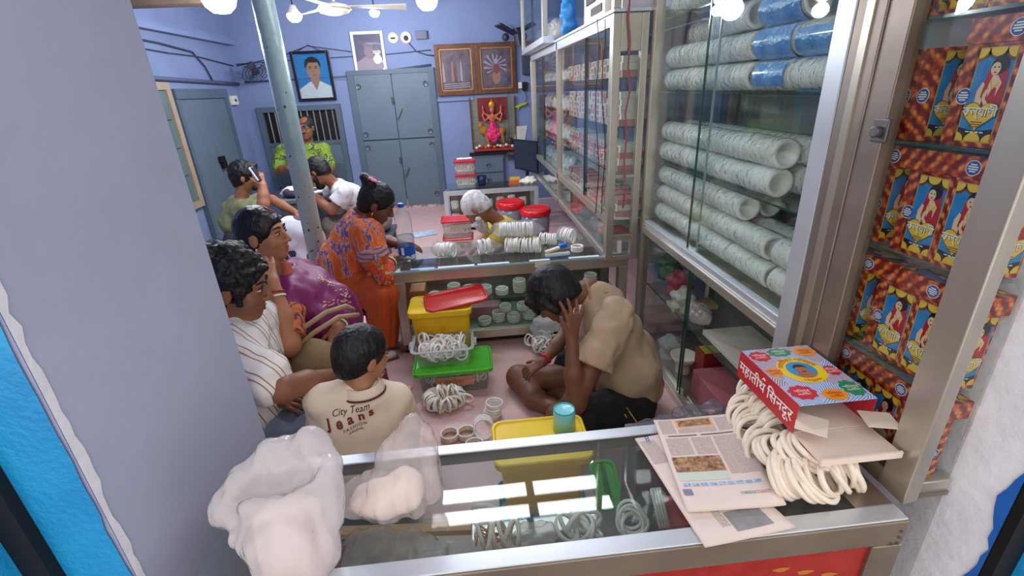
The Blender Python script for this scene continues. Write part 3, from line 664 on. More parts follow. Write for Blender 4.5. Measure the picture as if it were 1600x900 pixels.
# ---------------------------------------------------------------- printed boxes in the display case
def boxpat():
    m = bpy.data.materials.new('orange flower print'); m.use_nodes = True; N = m.node_tree.nodes; L = m.node_tree.links; p = N['Principled BSDF']
    tc = N.new('ShaderNodeTexCoord'); mp = N.new('ShaderNodeMapping'); mp.inputs['Rotation'].default_value = (.0, .0, 0); L.new(tc.outputs['Object'], mp.inputs[0])
    sx = N.new('ShaderNodeSeparateXYZ'); L.new(mp.outputs[0], sx.inputs[0])
    ad = N.new('ShaderNodeMath'); ad.operation = 'ADD'; L.new(sx.outputs[0], ad.inputs[0]); L.new(sx.outputs[1], ad.inputs[1])
    a2 = N.new('ShaderNodeMath'); a2.operation = 'MULTIPLY_ADD'; a2.inputs[1].default_value = .7; L.new(sx.outputs[2], a2.inputs[0]); L.new(ad.outputs[0], a2.inputs[2])
    sn = N.new('ShaderNodeMath'); sn.operation = 'MULTIPLY'; sn.inputs[1].default_value = 190; L.new(a2.outputs[0], sn.inputs[0])
    s2 = N.new('ShaderNodeMath'); s2.operation = 'SINE'; L.new(sn.outputs[0], s2.inputs[0])
    vo = N.new('ShaderNodeTexVoronoi'); vo.inputs['Scale'].default_value = 75; L.new(tc.outputs['Object'], vo.inputs['Vector'])
    mm = N.new('ShaderNodeMath'); mm.operation = 'MULTIPLY_ADD'; mm.inputs[1].default_value = .35; L.new(s2.outputs[0], mm.inputs[0]); L.new(vo.outputs['Distance'], mm.inputs[2])
    rp = N.new('ShaderNodeValToRGB'); cr = rp.color_ramp
    cols = [(0, (232, 150, 74)), (.28, (206, 92, 40)), (.55, (168, 52, 28)), (.8, (120, 30, 24))]
    cr.elements[0].position = 0; cr.elements[0].color = (*srgb(*cols[0][1]), 1); cr.elements[1].position = .28; cr.elements[1].color = (*srgb(*cols[1][1]), 1)
    for q, c in cols[2:]: e = cr.elements.new(q); e.color = (*srgb(*c), 1)
    L.new(mm.outputs[0], rp.inputs[0]); L.new(rp.outputs[0], p.inputs['Base Color']); p.inputs['Roughness'].default_value = .28
    return m
M_boxp = boxpat()
BW, BH, BD = .09, .2, .048
PM = [mat('print gold', (226, 180, 66), .3), mat('print blue', (18, 112, 190), .3, col2=(40, 148, 214), scale=20), mat('print yellow', (232, 190, 60), .3), mat('print hair', (26, 16, 18), .3), mat('print skin', (236, 196, 160), .3),
      mat('print red', (186, 34, 36), .3), mat('print brown', (112, 66, 20), .3), mat('print white', (240, 236, 226), .3), mat('print dark', (34, 26, 40), .3), mat('print seal blue', (52, 86, 170), .3)]
def disc(b, cx, cy, rx, ry, h, n=14, a0=0, a1=2*PI, rot=0):
    pts = []
    for i in range(n if a1-a0 > 6.2 else n+1):
        a = a0+(a1-a0)*i/n; x, y = rx*math.cos(a), ry*math.sin(a)
        pts.append((cx+x*math.cos(rot)-y*math.sin(rot), cy+x*math.sin(rot)+y*math.cos(rot), h))
    return b.poly(pts)
def front_print():
    b = MB(); W, H = BW, BH; h = .0004
    b.mi(0).poly([(-W*.42, H*.05, h), (W*.42, H*.05, h), (W*.42, H*.96, h), (-W*.42, H*.96, h)])
    b.mi(1).poly([(-W*.4, H*.058, 2*h), (W*.4, H*.058, 2*h), (W*.4, H*.952, 2*h), (-W*.4, H*.952, 2*h)])
    for cx, cy, r in ((-.4, .95, .1), (0, .955, .09), (.4, .95, .1)):
        a0, a1 = (PI, 2*PI) if cx == 0 else ((1.5*PI, 2*PI) if cx < 0 else (PI, 1.5*PI))
        for q, mm in ((1.35, 6), (1, 2)):
            pts = [(cx*W, cy*H, h*(3+(q < 1.2)))]+[(cx*W+W*r*2*q*math.cos(a), cy*H+W*r*2*q*math.sin(a), h*(3+(q < 1.2))) for a in np.linspace(a0, a1, 9)]
            b.mi(mm).poly(pts)
    b.mi(8).poly([(-W*.4, H*.058, 2.5*h), (W*.4, H*.058, 2.5*h), (W*.4, H*.19, 2.5*h), (0, H*.16, 2.5*h), (-W*.4, H*.19, 2.5*h)])
    for cx, r in ((-.4, .12), (0, .13), (.4, .12)):
        a0, a1 = (0, PI) if cx == 0 else ((0, .5*PI) if cx < 0 else (.5*PI, PI))
        b.mi(2).poly([(cx*W, .06*H, h*4)]+[(cx*W+W*r*1.5*math.cos(a), .06*H+W*r*1.5*math.sin(a), h*4) for a in np.linspace(a0, a1, 9)])
    b.mi(7)
    for i in range(4): b.poly([(-W*.2+i*W*.11, H*.145, 4*h), (-W*.2+i*W*.11+W*.085, H*.145, 4*h), (-W*.2+i*W*.11+W*.085, H*.157, 4*h), (-W*.2+i*W*.11, H*.157, 4*h)])
    # seated woman in a red veil
    b.mi(5); b.poly([(x*W, y*H, 3*h) for x, y in ((-.2, .38), (-.22, .5), (-.12, .6), (-.1, .74), (.0, .87), (.18, .89), (.32, .8), (.37, .62), (.39, .5), (.38, .38))])
    b.mi(3); disc(b, .13*W, .795*H, .19*W, .09*H, 4*h, rot=-.3)
    b.mi(4); disc(b, .06*W, .76*H, .105*W, .062*H, 5*h, rot=.1); b.poly([(x*W, y*H, 4.5*h) for x, y in ((.04, .7), (.15, .7), (.28, .63), (.22, .5), (.05, .5), (0, .6))])
    b.poly([(x*W, y*H, 5*h) for x, y in ((-.2, .42), (-.22, .55), (-.14, .64), (-.08, .62), (-.1, .5), (.02, .42))]); b.poly([(x*W, y*H, 5*h) for x, y in ((-.04, .42), (-.06, .52), (.0, .58), (.03, .55), (.02, .48), (.14, .42))])
    b.mi(5); b.poly([(x*W, y*H, 5.2*h) for x, y in ((.06, .5), (.12, .6), (.2, .58), (.22, .48))]); disc(b, .07*W, .727*H, .03*W, .008*H, 6*h)
    b.mi(3); disc(b, .03*W, .775*H, .022*W, .007*H, 6*h); disc(b, .12*W, .775*H, .022*W, .007*H, 6*h)
    b.mi(0); b.poly([(x*W, y*H, 5.6*h) for x, y in ((.02, .64), (.1, .56), (.22, .62), (.22, .645), (.1, .585), (.04, .66))])
    def heart(s, z):
        pts = []
        for i in range(26):
            a = 2*PI*i/26; x = 16*math.sin(a)**3/17; y = (13*math.cos(a)-5*math.cos(2*a)-2*math.cos(3*a)-math.cos(4*a))/17
            pts.append((x*s*W*.40, H*.325+y*s*W*.36, z))
        return pts[::-1]
    b.mi(6).poly(heart(1.08, 6.5*h)); b.mi(2).poly(heart(1, 7*h))
    for dx, dy, mm, zz, bo in ((.0012, -.001, 8, 7.6, .02), (0, 0, 7, 8.2, .012)):
        b.mi(mm); text_mb('কল্যাণী', .025, mb=b, fn=lambda x, y: (x*.86+dx, y+H*.35+dy, zz*h), bold=bo*.03)
    b.mi(6)
    for i in range(3): b.poly([(-.14*W, H*(.245-i*.022), 7.6*h), (.14*W-i*.03*W, H*(.245-i*.022), 7.6*h), (.14*W-i*.03*W, H*(.255-i*.022), 7.6*h), (-.14*W, H*(.255-i*.022), 7.6*h)])
    return b.mesh('front_print', PM)
def seal_print():
    b = MB(); h = .0005
    b.mi(7); disc(b, 0, 0, .0165, .0165, h, 20); b.mi(9); disc(b, 0, 0, .0148, .0148, 2*h, 20); b.mi(7)
    for i, w in enumerate((.007, .011, .011, .007)): y = .007-i*.0048; b.poly([(-w, y-.0014, 3*h), (w, y-.0014, 3*h), (w, y+.0014, 3*h), (-w, y+.0014, 3*h)])
    return b.mesh('seal', PM)
PRF, PRS = front_print(), seal_print()
BXM = MB().box((-BW/2, -BH/2, -BD), (BW/2, BH/2, 0)).mesh('carton', M_boxp)
def pbox(y, z, face, label, x=1.066, tilt=0, lie=False):
    """box frame: local z out of the printed front, local y up. face front or side towards -x"""
    t = thing('cosmetic_box', label, 'box', group='orange printed boxes in the display case')
    up = Vector((0, 0, 1)); out = Vector((-1, 0, 0))
    if face == 'front': Z = out; Y = up
    elif face == 'side': Y = up; Z = Vector((0, -1, 0))
    elif face == 'side2': Y = up; Z = Vector((0, 1, 0))
    else: Z = up; Y = Vector((0, 1, 0))     # lying flat, long side out
    X = Y.cross(Z); R = Matrix((X, Y, Z)).transposed()
    c = {'front': Vector((x, y, z+BH/2)), 'side': Vector((x+BW/2, y-BD/2, z+BH/2)), 'side2': Vector((x+BW/2, y+BD/2, z+BH/2)), 'lie': Vector((x+BW/2, y, z+BD))}[face]
    t.location = c; t.rotation_euler = (R @ Matrix.Rotation(tilt, 3, 'Z')).to_euler()
    link('carton', BXM, t)
    o = link('front_print', PRF, t, (0, -BH/2, 0))
    for sx in (-1, 1):
        s = link('seal', PRS, t, (sx*(BW/2), 0, -BD/2)); s.rotation_euler = (0, sx*PI/2, 0) if face != 'lie' else (Matrix.Rotation(sx*PI/2, 3, 'Y') @ Matrix.Rotation(-PI/2*sx, 3, 'Z')).to_euler()
    return t
G = 'orange printed boxes in the display case'
rows = [(1.7035, 'on the top case shelf', 0), (1.4385, 'on the second case shelf', 1), (1.1735, 'on the third case shelf', 2), (.8885, 'on the fourth case shelf', 2), (.6125, 'on the case floor', 0)]
names = ['first', 'second', 'third', 'fourth', 'fifth', 'sixth', 'seventh']
for z, where, kind in rows:
    if kind == 1: seq = [('f', 1.2), ('s', 1.127), ('s', 1.077), ('s2', 1.027), ('f', .957), ('f', .866)]
    elif kind == 2: seq = [('f', 1.2), ('s', 1.128), ('s2', 1.08), ('f', 1.01), ('f', .918), ('s', .847)]
    else: seq = [('f', 1.2), ('s', 1.128), ('f', 1.057), ('f', .965), ('f', .873)]
    for i, (k, y) in enumerate(seq):
        face = {'f': 'front', 's': 'side', 's2': 'side2'}[k]
        if face == 'side': yy = y+BD/2
        elif face == 'side2': yy = y-BD/2
        else: yy = y
        pbox(yy, z+.0005, face, ('orange box with front picture ' if k == 'f' else 'orange box, narrow side out, ')+where+', '+names[i]+' from the lock')
for y, z, wh in ((1.13, 1.1735+BH+.001, 'on the third shelf boxes, further one'), (.93, 1.1735+BH+.001, 'on the third shelf boxes, nearer one'), (1.13, .8885+BH+.001, 'on the fourth shelf boxes, further one'), (.93, .8885+BH+.001, 'on the fourth shelf boxes, nearer one'), (.93, 1.4385+BH+.001, 'on the second shelf boxes'), (1.12, .6125+BH+.001, 'on the bottom boxes, further one'), (.93, .6125+BH+.001, 'on the bottom boxes, nearer one')):
    pbox(y, z, 'lie', 'orange box lying flat '+wh, x=1.062, tilt=.12 if z < 1.2 and z > 1 and y > 1 else 0)
# ---------------------------------------------------------------- bangle pile, carton and newspaper on the front counter
r = random.Random(5)
mA = [ring_mesh(.06, .0082, M_bangw, .0075, 26, q) for q in (.7, .8, .92)]; mL = [ring_mesh(.064, .0085, M_bangw, .008, 28, q) for q in (.68, .8, .9)]
lab, grp = 'chunky white bangle strung in the bundle beside the newspaper', 'white bangles in the bundle on the front counter'
def fan(path, n, R0, tilt=.35, zj=.008, ms=mA, lab=lab, grp=grp, lean=.5, axis=None):
    P = [Vector(p) for p in path]; seg = len(P)-1
    for i in range(n):
        q = i/(n-1)*seg; k = min(int(q), seg-1); p = P[k].lerp(P[k+1], q-k); d = (P[k+1]-P[k]).normalized()
        ax = (Vector(axis) if axis else d)+Vector((r.uniform(-tilt, tilt), r.uniform(-tilt, tilt), lean+r.uniform(-.15, .15)))
        bangle(r.choice(ms), p+Vector((r.uniform(-.006, .006), r.uniform(-.006, .006), r.uniform(-zj, zj))), ax, lab, grp, r.uniform(-.4, .4))
fan([(.86, 1.2, .655), (.85, 1.08, .665), (.82, .99, .66)], 22, .06, .25, lean=.45)
fan([(.90, 1.12, .66), (.91, 1.0, .665), (.93, .93, .66)], 15, .06, .25, lean=.5)
fan([(.80, 1.14, .64), (.78, 1.05, .64), (.77, .97, .64)], 11, .06, .3, lean=.9)
fan([(.735, .875, .645), (.78, .848, .655), (.84, .842, .66)], 15, .06, .22, ms=mL, lean=.55, axis=(.75, -.55, .2))
fan([(.86, .865, .66), (.90, .87, .66), (.935, .885, .655)], 11, .06, .25, ms=mL, lean=.35, axis=(.9, -.2, .1))
fan([(.76, .93, .66), (.80, .90, .70), (.86, .89, .70)], 10, .06, .3, ms=mL, lean=.9, axis=(.4, -.5, .5))
# open carton of powder packets
M_cred = mat('carton red', (190, 44, 52), .35); M_cin = mat('carton inside', (232, 214, 200), .7)
t = thing('open_carton', 'colourful printed carton with red lettered side and open end flaps on the bangles', 'box', (.89, 1.07, .735))
x0, x1, y0, y1, z0, z1 = .785, .998, .925, 1.20, .735, .822; w = .0025
sh = lambda p: p
body = MB()
body.mi(0).box((x0, y0, z0), (x0+w, y1, z1)); body.mi(1).box((x0+w, y0, z1-w), (x1, y1, z1)); body.mi(0).box((x1-w, y0, z0), (x1, y1, z1-w)); body.mi(0).box((x0+w, y1-w, z0), (x1-w, y1, z1-w)); body.mi(2).box((x0+w, y0, z0), (x1-w, y1-w, z0+w))
def hatch():
    m = bpy.data.materials.new('striped carton lid'); m.use_nodes = True; N = m.node_tree.nodes; L = m.node_tree.links; p = N['Principled BSDF']
    tc = N.new('ShaderNodeTexCoord'); vo = N.new('ShaderNodeTexVoronoi'); vo.inputs['Scale'].default_value = 16; L.new(tc.outputs['Object'], vo.inputs[0])
    wv = N.new('ShaderNodeTexWave'); wv.inputs['Scale'].default_value = 75; wv.bands_direction = 'DIAGONAL'
    ad = N.new('ShaderNodeVectorMath'); ad.operation = 'MULTIPLY_ADD'; ad.inputs[1].default_value = (.6, .6, 0); L.new(vo.outputs['Color'], ad.inputs[0]); L.new(tc.outputs['Object'], ad.inputs[2])
    rt = N.new('ShaderNodeVectorRotate'); rt.rotation_type = 'Z_AXIS'; L.new(tc.outputs['Object'], rt.inputs[0]); sx = N.new('ShaderNodeSeparateColor'); L.new(vo.outputs['Color'], sx.inputs[0])
    ml = N.new('ShaderNodeMath'); ml.operation = 'MULTIPLY'; ml.inputs[1].default_value = 6; L.new(sx.outputs[0], ml.inputs[0]); L.new(ml.outputs[0], rt.inputs['Angle']); L.new(rt.outputs[0], wv.inputs[0])
    st = N.new('ShaderNodeMath'); st.operation = 'GREATER_THAN'; st.inputs[1].default_value = .5; L.new(wv.outputs[1], st.inputs[0])
    pick = N.new('ShaderNodeMath'); pick.operation = 'GREATER_THAN'; pick.inputs[1].default_value = .5; L.new(sx.outputs[1], pick.inputs[0])
    mc = N.new('ShaderNodeMix'); mc.data_type = 'RGBA'; mc.inputs[6].default_value = (*srgb(60, 150, 220), 1); mc.inputs[7].default_value = (*srgb(120, 84, 130), 1); L.new(pick.outputs[0], mc.inputs[0])
    m2 = N.new('ShaderNodeMix'); m2.data_type = 'RGBA'; m2.inputs[6].default_value = (*srgb(224, 214, 220), 1); L.new(st.outputs[0], m2.inputs[0]); L.new(mc.outputs[2], m2.inputs[7]); L.new(m2.outputs[2], p.inputs['Base Color'])
    p.inputs['Roughness'].default_value = .3; return m
body.build('carton', [M_cred, hatch(), M_cin], t)
MB().box((x0+.001, y0-.105, z0-.004), (x1-.001, y0, z0-.001)).box((x0+.002, y0-.108, z0-.012), (x1-.002, y0-.102, z0+.006)).build('bottom_flap', M_cin, t)
MB().box((x0+.001, y0-.104, z0-.0055), (x1-.001, y0, z0-.0042)).build('flap_print', M_cred, t)
MB().bar((x0+.001, y0, (z0+z1)/2), (x0+.055, y0-.045, (z0+z1)/2), z1-z0-.012, .002, (0, 0, 1)).build('side_flap', M_cin, t)
MB().bar((x1-.001, y0, (z0+z1)/2), (x1-.02, y0-.062, (z0+z1)/2), z1-z0-.012, .002, (0, 0, 1)).build('side_flap', M_cin, t)
CM = {n: mat('carton '+n, c, .3) for n, c in dict(yellow=(244, 206, 20), sky=(40, 150, 210), green=(44, 140, 90), orange=(236, 150, 36), redd=(206, 40, 56), white=(245, 240, 235), skin=(170, 110, 80), dark=(40, 26, 24), redtext=(190, 30, 40)).items()}
zt = z1+.0006; ccx, ccy = .895, 1.075
def dsc(cx, cy, rx, ry, z, n=28, wob=0, k=9):
    b = MB(); b.poly([(cx+(rx*(1+wob*math.cos(k*a)))*math.cos(a), cy+(ry*(1+wob*math.cos(k*a)))*math.sin(a), z) for a in np.linspace(0, 2*PI, n, endpoint=False)]); return b
dsc(ccx, ccy, .064, .064, zt).build('yellow_medallion', CM['yellow'], t); dsc(ccx, ccy, .04, .04, zt+.0006).build('blue_disc', CM['sky'], t)
# portrait on the medallion (upright as seen from the street)
b = MB()
for q in (dsc(ccx, ccy-.026, .026, .014, zt+.001), dsc(ccx, ccy-.004, .017, .022, zt+.0014)): b._add(q.v, q.f)
b.build('portrait_face', CM['skin'], t)
b = MB(); b.poly([(ccx+.02*math.cos(a), ccy+.004+.022*math.sin(a), zt+.0018) for a in np.linspace(.1, PI-.1, 12)]+[(ccx-.012, ccy+.012, zt+.0018), (ccx+.012, ccy+.012, zt+.0018)]); b.build('portrait_hair', CM['dark'], t)
MB().poly([(ccx-.007, ccy-.013, zt+.0019), (ccx+.007, ccy-.013, zt+.0019), (ccx+.006, ccy-.010, zt+.0019), (ccx-.006, ccy-.010, zt+.0019)]).build('portrait_mustache', CM['dark'], t)
def arc_text(s, R, a_mid, size, m, nm, flip=1):
    b = MB(); text_mb(s, size, mb=b, fn=lambda x, y: (ccx+(R+y)*math.cos(a_mid-x/R), ccy+(R+y)*math.sin(a_mid-x/R), zt+.0012)); b.build(nm, m, t)
arc_text('মহাতীর্থ সিন্দুর', .052, PI/2, .02, CM['redtext'], 'medallion_text')
arc_text('মহাতীর্থ', .052, -PI/2, .014, CM['redtext'], 'medallion_text')
for cx, cy, rx, ry, c in ((.822, 1.16, .03, .026, 'redd'), (.89, 1.172, .034, .022, 'green'), (.965, 1.165, .034, .024, 'orange'), (.975, 1.06, .02, .024, 'redd'), (.815, 1.075, .02, .024, 'orange'), (.83, .975, .036, .03, 'redd'), (.905, .955, .034, .024, 'orange'), (.967, .975, .028, .034, 'green')):
    dsc(cx, cy, rx, ry, zt+.0002, 40, .09 if c in ('redd', 'green') else 0).build('badge', CM[c], t)
    text_mb('সিন্দুর', .015, fn=lambda x, y: (cx+x, cy+y+.004, zt+.001)).build('badge_text', CM['white'] if c != 'orange' else CM['redtext'], t)
    text_mb('মহাতীর্থ', .01, fn=lambda x, y: (cx+x, cy+y-.009, zt+.001)).build('badge_text', CM['white'] if c != 'orange' else CM['redtext'], t)
# red side lettering, read from the shop side (-x face, text runs towards the camera)
b = MB(); zc = (z0+z1)/2-.002
def sidefn(o): return lambda x, y: (x0-.0008, 1.06-(x+o), zc+y)
text_mb('महातीथ', .046, mb=b, fn=sidefn(-.066), bold=.0006); text_mb('िसनदूर', .046, mb=b, fn=sidefn(.066), bold=.0006)
b.tube([(x0-.0008, 1.06+.018, zc+.024), (x0-.0008, 1.06+.012, zc+.031), (x0-.0008, 1.06+.005, zc+.026)], .0018, 5)
b.build('side_lettering', CM['white'], t)
# newspapers
def paper_mat(name, col, scale=260):
    m = bpy.data.materials.new(name); m.use_nodes = True; N = m.node_tree.nodes; L = m.node_tree.links; p = N['Principled BSDF']; p.inputs['Roughness'].default_value = .85
    tc = N.new('ShaderNodeTexCoord'); wv = N.new('ShaderNodeTexWave'); wv.bands_direction = 'Y'; wv.inputs['Scale'].default_value = scale/2; nz = N.new('ShaderNodeTexNoise'); nz.inputs['Scale'].default_value = 330; L.new(tc.outputs['Object'], nz.inputs[0]); L.new(tc.outputs['Object'], wv.inputs[0])
    mu = N.new('ShaderNodeMath'); mu.operation = 'MULTIPLY'; L.new(wv.outputs[1], mu.inputs[0]); L.new(nz.outputs[0], mu.inputs[1])
    rp = N.new('ShaderNodeValToRGB'); rp.color_ramp.elements[0].position = .22; rp.color_ramp.elements[1].position = .42; rp.color_ramp.elements[0].color = (*srgb(*col), 1); rp.color_ramp.elements[1].color = (*srgb(*[int(c*.62) for c in col]), 1)
    L.new(mu.outputs[0], rp.inputs[0]); L.new(rp.outputs[0], p.inputs['Base Color']); return m
M_news = mat('newsprint', (232, 216, 208), .85, var=.03, scale=6); M_newst = paper_mat('newsprint text', (226, 208, 200)); M_head = mat('news ink', (120, 104, 104), .8)
M_ph1 = mat('printed crowd photo', (92, 66, 52), .7, col2=(206, 160, 120), scale=95, detail=6); M_ph2 = mat('printed grey photo', (150, 150, 150), .7, var=.15, scale=30); M_pale = mat('pale mint print', (206, 218, 206), .8)
def sheet(corners, z, lift, seed):
    A, B, C, Dd = [Vector((*c, 0)) for c in corners]
    def f(u, v, dz=0):
        p = (A.lerp(B, u)).lerp(Dd.lerp(C, u), v)
        return Vector((p.x, p.y, z+dz+lift*(.5+.5*noise.noise(Vector((u*2.2+seed, v*2.4, seed))))+lift*2.2*abs(u-.5)**3*2))
    return f
def newspaper(label, corners, z, lift, seed, items, thick=.004):
    f = sheet(corners, z, lift, seed); t = thing('newspaper', label, 'newspaper', (corners[3][0], corners[3][1], z-.001))
    b = MB(); b.grid(lambda u, v: f(u, v, 0), 14, 18); b.grid(lambda u, v: f(1-u, v, -thick), 14, 18); b.build('pages', M_news, t, smooth=True, solid=.001)
    for nm, m, u0, v0, u1, v1, h in items:
        MB().grid(lambda a, c: f(u0+(u1-u0)*a, v0+(v1-v0)*c, .001+h), 10, 10).build(nm, m, t, smooth=True)
    return t, f
c2 = [(.43, 1.10), (.60, 1.12), (.70, .752), (.468, .728)]
newspaper('lower newspaper sticking out under the other one on the counter edge', c2, .6095, .004, 8, [('text_block', M_newst, .03, .05, .3, .3, 0), ('photo', M_ph2, .42, .80, .84, .95, 0), ('text_block', M_newst, .3, .75, .4, .9, 0)])
text_mb('8', .03, fn=lambda x, y: (.462+x, 1.085+y, .6195)).build('page_number', mat('news blue', (70, 110, 180), .8), bpy.data.objects['newspaper'])
cc = [(.507, 1.155), (.752, 1.15), (.708, .802), (.463, .816)]
nt_, f = newspaper('upper folded newspaper with printed photo lying on the glass counter', cc, .623, .006, 2, [
    ('orange_frame', mat('news orange', (238, 180, 130), .8), .25, .02, .72, .13, 0), ('photo', M_ph1, .28, .035, .69, .115, .0006), ('text_block', M_newst, .04, .02, .22, .2, 0), ('text_block', M_newst, .75, .03, .97, .2, 0), ('text_block', M_newst, .25, .14, .72, .2, 0),
    ('headline', M_head, .1, .225, .45, .24, 0), ('headline', M_head, .5, .225, .9, .24, 0), ('text_block', M_newst, .05, .26, .33, .46, 0), ('text_block', M_newst, .36, .26, .6, .46, 0), ('text_block', M_newst, .63, .26, .97, .68, 0),
    ('photo', M_ph1, .04, .48, .6, .64, .0004), ('band', M_pale, .04, .645, .6, .73, .0003), ('photo_emblem', mat('news emblem', (226, 130, 60), .8, col2=(70, 140, 190), scale=60), .03, .81, .13, .87, .0003)])
for i in range(9): MB().grid(lambda a, c: f(.06+i*.095+.075*a, .755+.03*c, .0016), 4, 3).build('blue_headline', mat('news sky', (90, 150, 210), .8, col2=(200, 216, 228), scale=120), nt_)
for i in range(2): MB().grid(lambda a, c: f(.62+i*.16+.15*a, .86+.022*c, .0016), 4, 3).build('red_headline', mat('news red', (196, 90, 84), .8, col2=(225, 205, 196), scale=120) if i else mat('news green', (90, 140, 110), .8, col2=(210, 212, 200), scale=120), nt_)
# ---------------------------------------------------------------- tubs, bins and bangles on the floor
M_yel = mat('yellow plastic', (244, 206, 22), .35, coat=.2, sub=.15); M_yelb = mat('translucent yellow plastic', (240, 196, 14), .4, col2=(222, 170, 8), scale=9, sub=.2)
M_red = mat('red plastic', (206, 20, 28), .22, coat=.5); M_green = mat('green plastic', (74, 186, 34), .3, coat=.4); M_cyan = mat('turquoise plastic', (140, 226, 228), .3, coat=.3)
M_clr = film('clear plastic', (248, 250, 248), 1.0, .1, white=.12); M_bluep = mat('pale blue plastic', (120, 190, 214), .4)
M_slip = mat('paper slip', (226, 160, 130), .7, col2=(200, 130, 104), scale=90)
def rrect(cx, cy, hx, hy, r, n=5):
    P = []
    for sx, sy, a0 in ((1, 1, 0), (-1, 1, PI/2), (-1, -1, PI), (1, -1, 1.5*PI)):
        for i in range(n): a = a0+PI/2*i/(n-1); P.append((cx+sx*(hx-r)+r*math.cos(a), cy+sy*(hy-r)+r*math.sin(a)))
    return P
def loops(b, rings):
    """rings: list of (list of xy, z) of equal length, joined in order"""
    n = len(rings[0][0]); vs = [(x, y, z) for P, z in rings for x, y in P]
    return b._add(vs, [(k*n+i, k*n+(i+1) % n, (k+1)*n+(i+1) % n, (k+1)*n+i) for k in range(len(rings)-1) for i in range(n)])
def tub(t, c, hx, hy, h, m, taper=.9, r=.03, wall=.003, nm='tub', z0=0):
    cx, cy = c; R = lambda s, d=0: rrect(cx, cy, hx*s-d, hy*s-d, r)
    b = MB(); loops(b, [(R(taper*.2), z0), (R(taper), z0), (R(1), z0+h), (R(1, wall), z0+h), (R(taper, wall), z0+wall*2), (R(taper*.2), z0+wall*2)]); b.poly([(x, y, z0) for x, y in R(taper*.2)]); b.poly([(x, y, z0+wall*2) for x, y in R(taper*.2)][::-1])
    return b.build(nm, m, t, smooth=False)
def lid(t, c, hx, hy, z, m, lip=.022, r=.035, nm='lid', rot=0, rim=.016, M=None):
    cx, cy = c; R = lambda d: [(cx+x*math.cos(rot)-y*math.sin(rot), cy+x*math.sin(rot)+y*math.cos(rot)) for x, y in rrect(0, 0, hx-d, hy-d, r)]
    b = MB(); rings = [(R(.002), z-lip), (R(0), z), (R(.004), z+.005), (R(rim*.7), z+.005), (R(rim), z-.001), (R(rim+.02), z-.001)]
    loops(b, rings); b.poly([(x, y, z-.001) for x, y in R(rim+.02)]); b.poly([(x, y, z-lip) for x, y in R(.002)][::-1])
    if M is not None: b.v = [tuple(M @ Vector(p)) for p in b.v]
    return b.build(nm, m, t, smooth=False)
# tall yellow bin in front of the middle counter, red lid resting on it
t = thing('storage_bin', 'tall yellow plastic bin with lid in front of the middle counter leg', 'bin', (-.245, 2.66, 0))
tub(t, (-.245, 2.665), .175, .115, .385, M_yelb, .88)
lid(t, (-.245, 2.665), .19, .13, .405, M_yel, .03)
for i in range(16):
    p = Vector((-.245+random.uniform(-.13, .13), 2.56-.004, .1+random.uniform(0, .2))); MB().torus(p, .034, .004, (random.uniform(-.3, .3), 1, random.uniform(-.3, .3)), 14, 5).build('bangle_relief', M_yelb, t, smooth=True)
o = lid(None, (-.15, 2.67), .19, .11, .437, M_red, .012, .04, rot=.2, nm='tub_lid', M=Matrix.Translation((-.15, 2.67, .437)) @ Matrix.Rotation(.1, 4, 'X') @ Matrix.Rotation(-.05, 4, 'Y') @ Matrix.Translation((.15, -2.67, -.437)))
tag(o, 'red rectangular plastic lid lying across the yellow bin', 'lid')
# green lidded box, clear tub of bangles on it
t = thing('storage_box', 'clear storage box with bright green lid and paper slip on the floor', 'box', (-.185, 2.41, 0))
tub(t, (-.185, 2.415), .205, .115, .14, M_clr, .92); lid(t, (-.185, 2.415), .228, .135, .15, M_green, .02, .03)
MB().box((-.29, 2.304, .045), (-.07, 2.306, .105)).build('paper_slip', M_slip, t)
text_mb('মহাতীর্থ', .03, fn=lambda x, y: (-.18+x, 2.303, .075+y)).build('slip_text', mat('slip ink', (150, 84, 66), .7), t)
mW = [ring_mesh(.037, .0055, M_bang, .0065, 18), ring_mesh(.034, .0058, M_bang, .007, 18)]; mG = [ring_mesh(.036, .005, M_bangg, .0065, 18), ring_mesh(.037, .0052, M_bang, .0065, 18)]
for i in range(48): bangle(r.choice(mW), (-.185+r.uniform(-.16, .16), 2.415+r.uniform(-.07, .07), r.uniform(.035, .11)), (r.uniform(-1, 1), r.uniform(-1, .2), r.uniform(-.3, .9)), 'white bangle stored inside the green lidded box', 'white bangles in the green lidded box')
t = thing('open_tub', 'open clear plastic tub heaped with white bangles standing on the green lid', 'tub', (-.235, 2.44, .158))
tub(t, (-.235, 2.445), .165, .105, .105, film('clear tub plastic', (250, 252, 252), 1.0, .08, white=.08), .9, z0=.158)
b = MB(); loops(b, [(rrect(-.235, 2.445, .163, .103, .03), .263), (rrect(-.235, 2.445, .18, .12, .035), .263), (rrect(-.235, 2.445, .18, .12, .035), .258), (rrect(-.235, 2.445, .163, .103, .03), .258)]); b.build('rim', film('milky rim', (240, 243, 243), .9, .1, white=.5), t)
for sx in (-1, 1): MB().box((-.235+sx*.185-.01, 2.415, .235), (-.235+sx*.185+.01, 2.475, .26)).build('grip', film('milky rim', (240, 243, 243)), t, bevel=.003)
for i in range(75): bangle(r.choice(mW), (-.235+r.uniform(-.12, .12), 2.445+r.uniform(-.065, .065), .19+r.uniform(0, .07)), (r.uniform(-1, 1), r.uniform(-1, .3), r.uniform(-.2, 1.1)), 'loose white bangle heaped in the open clear tub', 'white bangles in the open tub')
